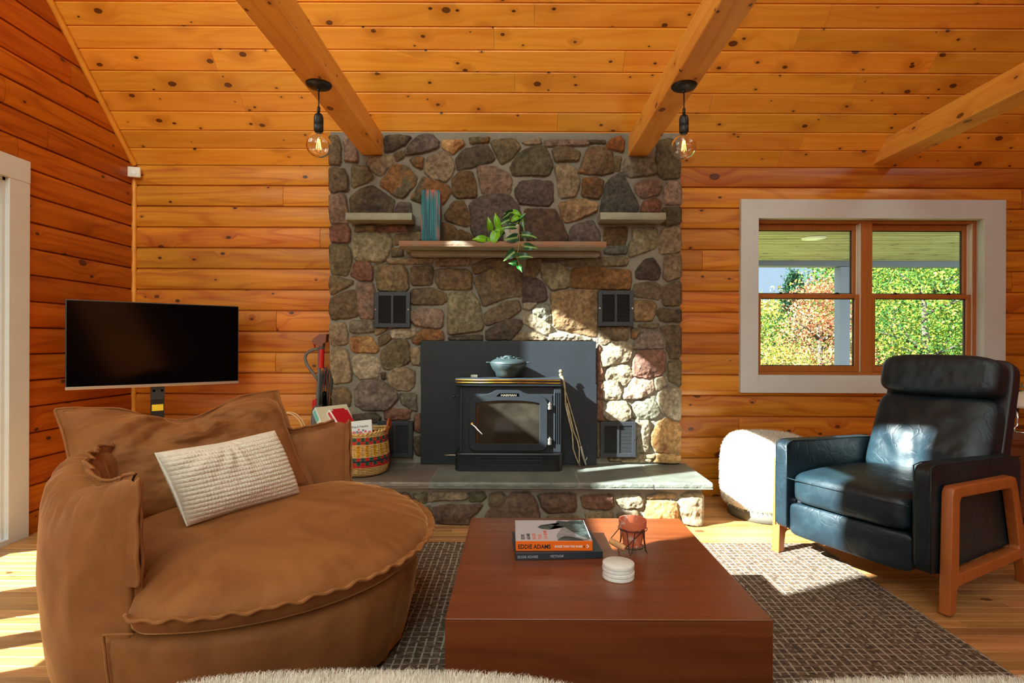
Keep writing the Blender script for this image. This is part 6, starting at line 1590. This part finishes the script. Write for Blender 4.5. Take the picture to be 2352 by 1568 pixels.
lsoft(mb, 0.103, 0.679, -0.045, 0.02, 0.140, 0.308, 26, 8, footfn); mb.build('footrest', M['leather'], rc, smooth=True)
mb = MB(); mb.bb(0.10, 0.68, 0.02, 0.62, 0.17, 0.31, 0.01, M=AM); mb.build('seat_base', M['leather_side'], rc)
# reclining back: shell, cushion, headrest
def bframe(b, z, tilt): return AM @ Matrix.Translation((0.391, b, z)) @ Matrix.Rotation(-tilt, 4, 'X')
tilt = math.radians(24)
mb = MB()
mb.soft((0.292, 0.045, 0.40), 26, 12, M=bframe(0.83, 0.64, math.radians(17))); mb.build('back_shell', M['leather_side'], rc, smooth=True)
mb = MB()
def backfn(P, U):
    P = P.copy(); f = U[:, 1] < 0.2; w = (1 - U[:, 0] ** 4) * (1 - U[:, 2] ** 4)
    P[:, 1] -= np.where(f, 0.028 * w, 0); ang = np.arctan2(U[:, 0], U[:, 2] + 1.3)
    P[:, 1] -= np.where(f, (0.014 * vnoise(np.stack([U[:, 0] * 3, U[:, 2] * 3, 0 * ang], 1), 3) + 0.009 * vnoise(np.stack([ang * 7, (U[:, 2] + 1.3) * 2, 0 * ang], 1), 12)) * w, 0)
    P[:, 2] += -0.012 * np.abs(U[:, 0]) ** 4 * (U[:, 2] > 0); return P
mb.soft((0.284, 0.075, 0.245), 40, 7, backfn, M=bframe(0.735, 0.605, tilt)); mb.build('back_cushion', M['leather'], rc, smooth=True)
mb = MB()
def headfn(P, U):
    P = P.copy(); w = (1 - U[:, 0] ** 6); P[:, 1] -= 0.010 * w * (U[:, 1] < 0) + 0.004 * vnoise(np.stack([U[:, 0] * 14, U[:, 2] * 2, 0 * w], 1), 5) * w
    return P
mb.soft((0.282, 0.085, 0.112), 36, 4.2, headfn, M=bframe(0.815, 0.935, math.radians(14))); hd = mb.build('headrest', M['leather'], rc, smooth=True)
# cherry side frames: one closed frame on each side with front and rear legs
def side_frame(a0, a1):
    """mitred frame in the (b, z) plane"""
    mb = MB(); zt = 0.528; r_ = 0.012
    out = [(-0.012, 0.012), (0.036, 0.012), (0.046, 0.135)]
    poly_out = [(-0.012, 0.012 if a0 > 0.5 else 0.012), (0.005, zt - 0.03), (0.018, zt - 0.006), (0.035, zt), (0.545, zt - 0.012), (0.570, zt - 0.02), (0.585, zt - 0.045), (0.690, 0.16), (0.735, 0.0), (0.690, 0.0), (0.652, 0.118), (0.640, 0.130), (0.060, 0.118), (0.046, 0.108), (0.032, 0.012)]
    hole = [(0.062, 0.168), (0.060, 0.176), (0.066, 0.462), (0.080, 0.480), (0.525, 0.466), (0.540, 0.452), (0.615, 0.190), (0.607, 0.176)]
    b = bmesh.new()
    def loop(pts, a): return [b.verts.new((a, p[0], p[1])) for p in pts]
    for a in (a0, a1):
        pass
    from mathutils.geometry import tessellate_polygon
    vs = [Vector((p[0], p[1], 0)) for p in poly_out] + [Vector((p[0], p[1], 0)) for p in hole]
    tris = tessellate_polygon([[v for v in vs[:len(poly_out)]], [v for v in vs[len(poly_out):]]])
    L0 = [b.verts.new((a0, v.x, v.y)) for v in vs]; L1 = [b.verts.new((a1, v.x, v.y)) for v in vs]
    for t in tris:
        try: b.faces.new([L0[i] for i in t]); b.faces.new([L1[i] for i in reversed(t)])
        except ValueError: pass
    no, nh = len(poly_out), len(hole)
    for (s0, n_) in ((0, no), (no, nh)):
        for i in range(n_):
            j = (i + 1) % n_; b.faces.new([L0[s0 + i], L0[s0 + j], L1[s0 + j], L1[s0 + i]])
    bmesh.ops.recalc_face_normals(b, faces=b.faces[:])
    bmesh.ops.dissolve_limit(b, angle_limit=0.02, verts=b.verts[:], edges=b.edges[:])
    ed = [e for e in b.edges if abs(e.verts[0].co.x - e.verts[1].co.x) < 1e-6 and len(e.link_faces) == 2 and e.calc_face_angle(0) > 1.0]
    bmesh.ops.bevel(b, geom=ed, offset=0.006, segments=3, profile=0.5, affect='EDGES')
    mb.bm(b, AM)
    return mb.build('wood_side_frame', M['cherry_v'], rc, smooth=True, angle=35)
side_frame(-0.022, 0.022); side_frame(0.758, 0.802)
mb = MB(); mb.bb(0.02, 0.76, 0.05, 0.09, 0.13, 0.16, 0.004, M=AM); mb.bb(0.02, 0.76, 0.60, 0.64, 0.13, 0.16, 0.004, M=AM); mb.build('cross_rail', M['cherry_v'], rc)

# ================================================================ white pouf
pfc = Vector((1.63, 3.66, 0.0)); mb = MB()
def pf(P, U):
    r_ = np.linalg.norm(P[:, :2], axis=1) + 1e-9; return P
V = []; prof = [(0.0, 0.055), (0.17, 0.05), (0.232, 0.062), (0.258, 0.10), (0.27, 0.18), (0.272, 0.32), (0.262, 0.42), (0.235, 0.485), (0.19, 0.51), (0.10, 0.52), (0.0, 0.522)]
prs = resample(prof, 40); n = 72
for (r_, z) in prs:
    for k in range(n):
        a = 2 * math.pi * k / n; V.append(pfc + Vector((r_ * math.cos(a), r_ * math.sin(a), z)))
mb.add(V, [(i * n + k, i * n + (k + 1) % n, (i + 1) * n + (k + 1) % n, (i + 1) * n + k) for i in range(39) for k in range(n)])
pouf = thing('fleece_pouf', pfc, 'round white shaggy fleece pouf between the hearth and the leather recliner', 'pouf')
mb.fur(22000, 0.018, 0.0022, 3, 0.1, 0.8, zmin=0.07); mb.build('fleece_cover', M['fleece'], pouf, smooth=True)
mb = MB(); mb.lathe(pfc, [(0.22, 0.0005), (0.235, 0.004), (0.24, 0.07), (0.2, 0.075)], 48); mb.build('pouf_base', plain('grey_felt', lin(96, 94, 84), 0.9), pouf, smooth=True)

# ================================================================ white fleece sofa, only its front cushions reach the frame
so = thing('fleece_sofa', (0.3, 0.7, 0), 'white fleece sofa in the foreground, only the front of its seat cushions in view', 'sofa')
def fcush(a0, a1, y0, y1, z0, z1, seed, nfur):
    mb = MB()
    def f(P, U):
        P = P.copy(); top = sstep(0.0, 0.9, U[:, 2]); P[:, 2] += top * (0.030 * (1 - U[:, 0] ** 2) + 0.01 * (1 - U[:, 1] ** 2)) + 0.004 * fbm(P * 6 + seed, 3, 4); return P
    mb.soft(((a1 - a0) / 2, (y1 - y0) / 2, (z1 - z0) / 2), 34, 4.0, f, M=Matrix.Translation(((a0 + a1) / 2, (y0 + y1) / 2, (z0 + z1) / 2)))
    if nfur: mb.fur(nfur, 0.011, 0.0012, seed, 0.0, 0.8, zmin=z0 + 0.06)
    mb.build('seat_cushion', M['fleece'], so, smooth=True)
fcush(-0.80, 0.285, 0.42, 1.115, 0.28, 0.464, 2, 60000); fcush(0.287, 1.36, 0.42, 1.09, 0.28, 0.470, 3, 60000)
mb = MB(); mb.bb(-0.80, 1.36, 0.30, 1.05, 0.06, 0.285, 0.03, 3); mb.build('sofa_base', M['fleece'], so, smooth=True, angle=50)
for xx in (-0.7, 1.26):
    for yy in (0.36, 0.98):
        mb = MB(); mb.lathe((xx, yy, 0.0115 if yy > 0.9 and xx > -0.95 else 0.0005), [(0.018, 0), (0.024, 0.062)], 16); mb.build('leg', M['cherry_v'], so, smooth=True, angle=40)
# ================================================================ woven basket with board games, vacuum, side cabinet
bc = Vector((-1.005, 3.625, 0.2735)); bk = thing('woven_basket', bc, 'large round straw basket with red, green and yellow woven bands on the hearth', 'basket')
def basketmat():
    t = NT('woven_straw'); co = t.coord(); s = t.n('SeparateXYZ', Vector=co); X, Y, Z = s.outputs
    ang = t.math('ARCTAN2', Y, X); col_ = t.math('MULTIPLY', ang, 44 / 6.2832)
    row = t.math('MULTIPLY', Z, 95.0)
    wv1 = t.math('SINE', t.math('MULTIPLY', col_, 6.2832)); par = t.math('MODULO', t.math('FLOOR', row), 2.0)
    rowh = t.math('ABSOLUTE', t.math('SINE', t.math('MULTIPLY', row, 3.1416)))
    alt = t.math('GREATER_THAN', t.math('SINE', t.math('ADD', t.math('MULTIPLY', col_, 3.1416), t.math('MULTIPLY', t.math('FLOOR', t.math('DIVIDE', row, 3.0)), 1.5708 * 2))), 0.0)
    chk = t.math('GREATER_THAN', t.math('SINE', t.math('MULTIPLY', col_, 3.1416)), 0.1)
    nz = t.noise(co, 60.0, 3.0)
    straw = t.mix(t.map(nz, 0.3, 0.7), lin(214, 176, 110), lin(184, 140, 78)); yel = t.mix(t.map(nz, 0.35, 0.65), lin(214, 158, 10), lin(176, 120, 8))
    red = lin(196, 34, 26); grn = lin(26, 84, 64); nav = lin(26, 40, 60)
    def band(a, b): return t.math('MULTIPLY', t.math('GREATER_THAN', Z, a), t.math('LESS_THAN', Z, b))
    c = straw
    rg = t.mix(alt, red, grn); rg2 = t.mix(chk, red, grn)
    c = t.mix(band(0.062, 0.076), c, red); c = t.mix(band(0.076, 0.094), c, rg2); c = t.mix(band(0.094, 0.104), c, nav); c = t.mix(band(0.104, 0.124), c, rg)
    yb = t.mix(chk, straw, yel); c = t.mix(band(0.132, 0.196), c, t.mix(1.0, c, yb)); 
    c = t.mix(band(0.204, 0.222), c, rg2); c = t.mix(band(0.222, 0.246), c, rg)
    h = t.math('ADD', rowh, t.math('MULTIPLY', wv1, 0.6))
    t.bsdf(Base_Color=c, Roughness=0.7, Normal=t.bump(h, 0.8, 0.004)); return t.m
bm_ = basketmat(); n = 160; mb = MB(); V = []
prof = resample([(0.0, 0.004), (0.12, 0.0), (0.160, 0.002), (0.172, 0.015), (0.182, 0.06), (0.186, 0.11), (0.180, 0.17), (0.174, 0.22), (0.178, 0.268), (0.166, 0.268), (0.164, 0.20), (0.172, 0.1), (0.16, 0.02), (0.0, 0.016)], 90)
for (r_, z) in prof:
    for k in range(n):
        a = 2 * math.pi * k / n; rr_ = r_ + (0.0014 * math.sin(44 * a + (int(z * 95) % 2) * math.pi) if r_ > 0.1 else 0)
        V.append(bc + Vector((rr_ * math.cos(a), rr_ * math.sin(a), z + (0.010 * math.cos(2 * a) if z > 0.2 else 0) * (z - 0.2) / 0.07)))
mb.add(V, [(i * n + k, i * n + (k + 1) % n, (i + 1) * n + (k + 1) % n, (i + 1) * n + k) for i in range(89) for k in range(n)]); mb.build('basket_body', bm_, bk, smooth=True)
mb = MB(); pts = []
for k in range(240):
    a = 2 * math.pi * k / 240; b_ = a * 40; pts.append(bc + Vector(((0.174 + 0.004 * math.cos(b_)) * math.cos(a), (0.174 + 0.004 * math.cos(b_)) * math.sin(a), 0.274 + 0.010 * math.cos(2 * a) + 0.004 * math.sin(b_))))
mb.tube(pts, 0.007, 7, closed=True); mb.build('basket_rim', plain('straw', lin(206, 164, 96), 0.7, var=0.2, vscale=60), bk, smooth=True)
for sg in (1, -1):
    mb = MB(); x = bc.x + sg * 0.172
    for dz, r_ in ((0, 0.006),):
        mb.tube([(x, bc.y - 0.05, bc.z + 0.265), (x + sg * 0.012, bc.y - 0.048, bc.z + 0.30), (x + sg * 0.014, bc.y - 0.03, bc.z + 0.335), (x + sg * 0.014, bc.y + 0.0, bc.z + 0.345), (x + sg * 0.014, bc.y + 0.03, bc.z + 0.335), (x + sg * 0.012, bc.y + 0.048, bc.z + 0.30), (x, bc.y + 0.05, bc.z + 0.265)], 0.0075, 8)
    mb.build('handle', plain('tan_leather', lin(150, 66, 30), 0.5, var=0.2, vscale=40), bk, smooth=True)
M['bx_red'] = plain('box_red', lin(196, 20, 36), 0.45); M['bx_cream'] = plain('box_cream', lin(206, 198, 168), 0.5); M['bx_blue'] = plain('box_blue', lin(70, 140, 210), 0.45); M['bx_white'] = plain('box_white', lin(214, 210, 206), 0.45); M['bx_mint'] = plain('box_mint', lin(90, 180, 176), 0.5)
M['bx_pink'] = plain('box_pink', lin(196, 90, 100), 0.5); M['bx_maroon'] = plain('box_maroon', lin(110, 30, 50), 0.5)
def gbox(label, face, Y, thick, matface, matside):
    """box whose front face is the quad face (TL, TR, BL px) standing at depth Y, leaning"""
    TL_, TR_, BL_ = [W(a, b, y) for (a, b, y) in face]
    U = (TR_ - TL_); w = U.length; U.normalize(); D_ = (BL_ - TL_); D_ = D_ - U * D_.dot(U); h = D_.length; D_.normalize(); N = U.cross(D_)   # N points back
    if N.y < 0: N = -N
    o = TL_ + D_ * h / 2 + U * w / 2
    Mx = Matrix(((U.x, -D_.x, -N.x, o.x), (U.y, -D_.y, -N.y, o.y), (U.z, -D_.z, -N.z, o.z), (0, 0, 0, 1)))
    root = thing('board_game_box', (o.x, o.y, o.z - h / 2), label, 'box')
    mb = MB(); mb.bb(-w / 2, w / 2, -h / 2, h / 2, -thick, 0, 0.002, M=Mx); mb.build('box_body', matside, root)
    mb = MB(); mb.bb(-w / 2 + 0.003, w / 2 - 0.003, -h / 2 + 0.003, h / 2 - 0.003, -0.001, 0.0012, M=Mx); mb.build('printed_lid', matface, root)
    return root, Mx, w, h
# back box (cream) , red and white box, cream picture box
r1, M1, w1, h1 = gbox('cream board game box with a mint label, rearmost in the basket', ((724, 937, 3.58), (797, 929, 3.74), (748, 992, 3.50)), 3.66, 0.05, M['bx_cream'], M['bx_white'])
mb = MB(); mb.bb(-w1 / 2 - 0.0012, -w1 / 2, h1 / 2 - 0.09, h1 / 2 - 0.01, -0.042, -0.008, M=M1); mb.build('side_label', M['bx_mint'], r1)
r2, M2, w2_, h2_ = gbox('red and white board game box standing in the straw basket', ((757, 941, 3.58), (795, 937, 3.70), (792, 1000, 3.50)), 3.58, 0.07, M['bx_red'], M['bx_white'])
mb = MB(); mb.bb(-w2_ / 2, -w2_ / 2 + 0.02, h2_ / 2 - 0.018, h2_ / 2, 0.001, 0.0018, M=M2); mb.bb(w2_ / 2 - 0.02, w2_ / 2, h2_ / 2 - 0.018, h2_ / 2, 0.001, 0.0018, M=M2); mb.build('corner_patch', M['bx_cream'], r2)
mb = MB()
for (a, b, c, d) in ((-0.075, -0.062, -0.07, 0.10), (-0.062, -0.035, 0.04, 0.06), (-0.062, -0.04, -0.01, 0.01)):
    mb.bb(-w2_ / 2 - 0.0015, -w2_ / 2, c * 0.8, d * 0.8, a, b, M=M2)
mb.bb(-w2_ / 2 - 0.001, -w2_ / 2, -0.02, h2_ / 2 - 0.012, -0.03, -0.012, M=M2); mb.build('side_lettering', M['bx_red'], r2)
r3, M3, w3, h3 = gbox('pale board game box with printed title and roses at the front of the basket', ((800, 970, 3.535), (854, 964, 3.565), (813, 1024, 3.50)), 3.53, 0.05, M['bx_white'], M['bx_white'])
text('Pride & Prejudice', 0.020, 'title', M['bk_ink'], r3, M3 @ Matrix.Translation((-w3 / 2 + 0.02, h3 / 2 - 0.045, 0.0013)), 0.72, 0.0002)
mb = MB(); mb.bb(-w3 / 2 + 0.006, -w3 / 2 + 0.012, -0.02, h3 / 2 - 0.01, 0.001, 0.0016, M=M3); mb.build('black_bar', M['bk_ink'], r3)
mb = MB()
for (x, y, r_) in ((-0.04, 0.0, 0.012), (0.0, -0.005, 0.014), (0.03, 0.004, 0.009), (0.055, -0.004, 0.011), (-0.01, 0.018, 0.007)): mb.lathe((x, y, 0.0012), [(r_, 0), (r_ * 0.9, 0.0006), (0, 0.0008)], 9, M=M3, cap=False)
mb.build('rose_print', M['bx_pink'], r3)
mb = MB()
for (x, y, r_) in ((-0.02, 0.004, 0.009), (0.016, 0.012, 0.007), (0.042, -0.012, 0.008)): mb.lathe((x, y, 0.0013), [(r_, 0), (r_ * 0.9, 0.0006), (0, 0.0008)], 7, M=M3, cap=False)
mb.build('figure_print', M['bk_photo'], r3)
mb = MB(); mb.bb(-w3 / 2 - 0.0012, -w3 / 2, -0.03, h3 / 2 - 0.02, -0.044, -0.006, M=M3); mb.build('side_label', M['bx_blue'], r3)

# little brown basket behind
lb = Vector((-1.47, 3.62, 0.0)); lbk = thing('small_basket', lb, 'small glossy brown wicker basket with a pale hoop handle behind the round chair', 'basket')
mb = MB(); V = []; n = 60; pr = resample([(0.0, 0.002), (0.09, 0.002), (0.105, 0.02), (0.115, 0.30), (0.125, 0.50), (0.118, 0.515), (0.105, 0.50), (0.1, 0.3), (0.0, 0.28)], 50)
for (r_, z) in pr:
    for k in range(n):
        a = 2 * math.pi * k / n; V.append(lb + Vector(((r_ + 0.004 * math.sin(a * 15) * (r_ > 0.09)) * math.cos(a), (r_ + 0.004 * math.sin(a * 15) * (r_ > 0.09)) * math.sin(a), z)))
mb.add(V, [(i * n + k, i * n + (k + 1) % n, (i + 1) * n + (k + 1) % n, (i + 1) * n + k) for i in range(49) for k in range(n)]); mb.build('basket_body', plain('brown_wicker', lin(128, 62, 26), 0.25, bump=0.3, bscale=80), lbk, smooth=True)
mb = MB(); 
for dy in (-0.02, 0.02): mb.tube([lb + Vector((0.112 * math.cos(t), dy, 0.50 + 0.155 * math.sin(t))) for t in np.linspace(0, math.pi, 20)], 0.0045, 8)
mb.build('handle', plain('pale_cane', lin(206, 168, 120), 0.35), lbk, smooth=True)

# vacuum cleaner in the corner beside the chimney
vc = thing('upright_vacuum', (-1.40, 3.93, 0), 'grey and red upright vacuum cleaner with hanging cord beside the chimney', 'vacuum cleaner')
VY = 3.93
def V3(a, b, dy=0.0): return W(600 + a / 4.126, 740 + b / 4.126, VY + dy)
mb = MB(); mb.tube([V3(575, 260), V3(570, 440)], 0.018, 14); mb.tube([V3(612, 430, 0.02), V3(600, 600, 0.02)], 0.012, 10); mb.build('red_tube', M['redplastic'], vc, smooth=True, angle=50)
mb = MB(); mb.tube([V3(572, 200), V3(574, 262)], [0.020, 0.019], 14); mb.tube([V3(553, 262), V3(548, 560), V3(540, 700), V3(535, 900), V3(535, 1200)], [0.010, 0.012, 0.014, 0.016, 0.016], 12); mb.build('spine_tube', M['greyplastic'], vc, smooth=True)
mb = MB(); mb.tube([V3(555, 262), V3(510, 262), V3(460, 280), V3(425, 310), V3(415, 345), V3(430, 400), V3(470, 460), V3(515, 520), V3(545, 565)], 0.0105, 12); mb.build('loop_handle', M['greyplastic'], vc, smooth=True)
mb = MB(); mb.prism([(V3(a, b).x, V3(a, b).z) for a, b in ((495, 180), (510, 160), (565, 118), (630, 118), (628, 165), (625, 195), (600, 205), (595, 232), (550, 230), (520, 215), (500, 205))], (0, 0, 0), (1, 0, 0), (0, 0, 1), (0, 1, 0), VY - 0.03, VY + 0.03); mb.build('tool_head', M['chrome'], vc)
mb = MB(); mb.prism([(V3(a, b).x, V3(a, b).z) for a, b in ((495, 190), (506, 200), (512, 245), (503, 245))], (0, 0, 0), (1, 0, 0), (0, 0, 1), (0, 1, 0), VY - 0.01, VY + 0.01); mb.build('trigger', M['redplastic'], vc)
mb = MB()
for k, (x0_, x1_, b0, b1) in enumerate(((560, 575, 470, 800), (580, 600, 445, 830), (600, 620, 440, 820), (625, 640, 455, 800), (570, 650, 460, 780))):
    xm = (x0_ + x1_) / 2 + 12
    mb.tube([V3(x0_, b1, -0.03), V3(x0_ - 3, (b0 + b1) / 2 + 60, -0.033), V3(x0_ + 2, b0 + 60, -0.035), V3(xm, b0 - 12, -0.035), V3(x1_ + 18, b0 + 40, -0.03), V3(x1_ + 22, (b0 + b1) / 2, -0.028), V3(x1_ + 14, b1 + 20, -0.03)], 0.0045, 7)
mb.build('power_cord', M['darkplastic'], vc, smooth=True)
mb = MB(); mb.tube([V3(600, 660, -0.035), V3(602, 690, -0.035), V3(603, 800, -0.035)], [0.008, 0.015, 0.014], 10); mb.build('crevice_tool', M['tvblack'], vc, smooth=True)
mb = MB(); mb.soft((0.05, 0.06, 0.20), 12, 5, c=V3(560, 900, 0) + Vector((0, 0, -0.12))); mb.build('dust_canister', M['greyplastic'], vc, smooth=True)
mb = MB(); mb.prism([(V3(a, b).x, V3(a, b).z) for a, b in ((495, 745), (530, 728), (535, 745), (520, 900), (495, 900))], (0, 0, 0), (1, 0, 0), (0, 0, 1), (0, 1, 0), VY - 0.02, VY + 0.02); mb.build('side_panel', M['redplastic'], vc)
mb = MB(); mb.soft((0.13, 0.10, 0.05), 14, 4, c=(-1.42, 3.88, 0.052)); mb.build('floor_head', M['redplastic'], vc, smooth=True)

# cabinet, lamp, plant and blue glass at the right edge
cb = thing('side_cabinet', (3.75, 3.74, 0), 'low dark brown wood cabinet at the right edge behind the recliner', 'cabinet')
mb = MB(); mb.bb(2.985, 4.5, 3.42, 4.06, 0.50, 0.53, 0.003); mb.build('top', M['cabinet'], cb)
mb = MB(); mb.bb(3.0, 4.48, 3.435, 4.05, 0.05, 0.50, 0.003); mb.build('body', M['cabinet'], cb)
mb = MB(); mb.bb(3.02, 3.74, 3.425, 3.436, 0.07, 0.485, 0.002); mb.build('door', M['cabinet'], cb)
mb = MB(); mb.bb(3.75, 4.46, 3.425, 3.436, 0.07, 0.485, 0.002); mb.build('door', M['cabinet'], cb)
mb = MB(); mb.bb(3.05, 4.43, 3.47, 4.02, 0.0, 0.052); mb.build('plinth', M['darkplastic'], cb)
ly = 3.74; lx = (2338 - CX) / FPX * ly; lm = thing('table_lamp', (lx + 0.03, ly, 0.5305), 'small mushroom table lamp with white dome shade and chrome curved stem', 'lamp')
mb = MB(); dc = Vector(((2322 - CX) / FPX * ly + 0.125, ly, CH - (931 - CY) / FPX * ly))
mb.lathe(dc, [(0.121, 0.0), (0.125, 0.004), (0.12, 0.035), (0.10, 0.07), (0.065, 0.097), (0.03, 0.108), (0.0, 0.110)], 40, cap=False); mb.build('lamp_shade', plain('opal_glass', lin(226, 214, 204), 0.3, Transmission_Weight=0.0), lm, smooth=True)
mb = MB(); mb.tube([(lx, ly, dc.z + 0.03), (lx, ly, 0.60), (lx - 0.002, ly, 0.572), (lx - 0.018, ly, 0.556), (lx - 0.03, ly, 0.545)], 0.0075, 12); mb.tube([(lx, ly, dc.z + 0.03), (dc.x, ly, dc.z + 0.06)], 0.006, 8); mb.build('lamp_stem', M['chrome'], lm, smooth=True)
mb = MB(); mb.lathe((lx + 0.03, ly, 0.5305), [(0.085, 0.0), (0.086, 0.008), (0.05, 0.014), (0.0, 0.015)], 40); mb.build('lamp_base', M['chrome'], lm, smooth=True)
gl = Vector(((2315 - CX) / FPX * 3.80, 3.80, 0.531)); mb = MB(); mb.lathe(gl, [(0.030, 0.0), (0.032, 0.004), (0.036, 0.09), (0.033, 0.09), (0.029, 0.01), (0.0, 0.008)], 28)
tag(mb.build('glass_votive', plain('blue_glass', lin(16, 22, 90), 0.12), origin=gl, smooth=True), 'small dark blue glass votive on the cabinet beside the mushroom lamp', 'candle holder')
ep = Vector((3.38, 3.98, 0.5305)); eu = thing('vase_of_eucalyptus', ep, 'grey green eucalyptus sprigs in a vase behind the mushroom lamp', 'plant')
mb = MB(); mb.lathe(ep, [(0.035, 0.0), (0.04, 0.004), (0.045, 0.07), (0.025, 0.13), (0.028, 0.15), (0.022, 0.148), (0.02, 0.12)], 28); mb.build('vase', M['ceramic'], eu, smooth=True)
rg = random.Random(5); stems = MB(); leaves = MB()
ends = [W(2312, 925, 3.86), W(2326, 888, 3.90), W(2336, 884, 3.95), W(2348, 882, 3.98), W(2352, 892, 3.9), W(2318, 900, 3.92), W(2370, 876, 3.98), W(2330, 905, 3.85)]
for e in ends:
    s_ = ep + Vector((0, 0, 0.14)); c1 = s_.lerp(e, 0.5) + Vector((0, 0, 0.05)); pts = [s_ * (1 - t) ** 2 + c1 * 2 * t * (1 - t) + e * t * t for t in np.linspace(0, 1, 8)]
    stems.tube(pts, 0.0015, 5)
    for i in range(2, 8):
        for sg in (-1, 1):
            p = pts[i]; d = Vector((rg.uniform(-1, 1), rg.uniform(-1, 0.3), rg.uniform(-0.6, 1))).normalized(); u = d.cross(Vector((rg.uniform(-1, 1), 1, 0.3))).normalized(); L = rg.uniform(0.016, 0.028)
            ce = p + d * L * 0.6; w_ = L * 0.42
            leaves.add([p, ce - d * L * 0.2 + u * w_, ce + d * L * 0.25 + u * w_ * 0.8, ce + d * L * 0.6, ce + d * L * 0.25 - u * w_ * 0.8, ce - d * L * 0.2 - u * w_], [(0, 1, 2, 3, 4, 5)])
stems.build('stem', plain('eucalyptus_stem', lin(110, 90, 60), 0.6), eu); leaves.build('foliage', plain('eucalyptus_leaf', lin(112, 140, 116), 0.6, var=0.2, vscale=30), eu)
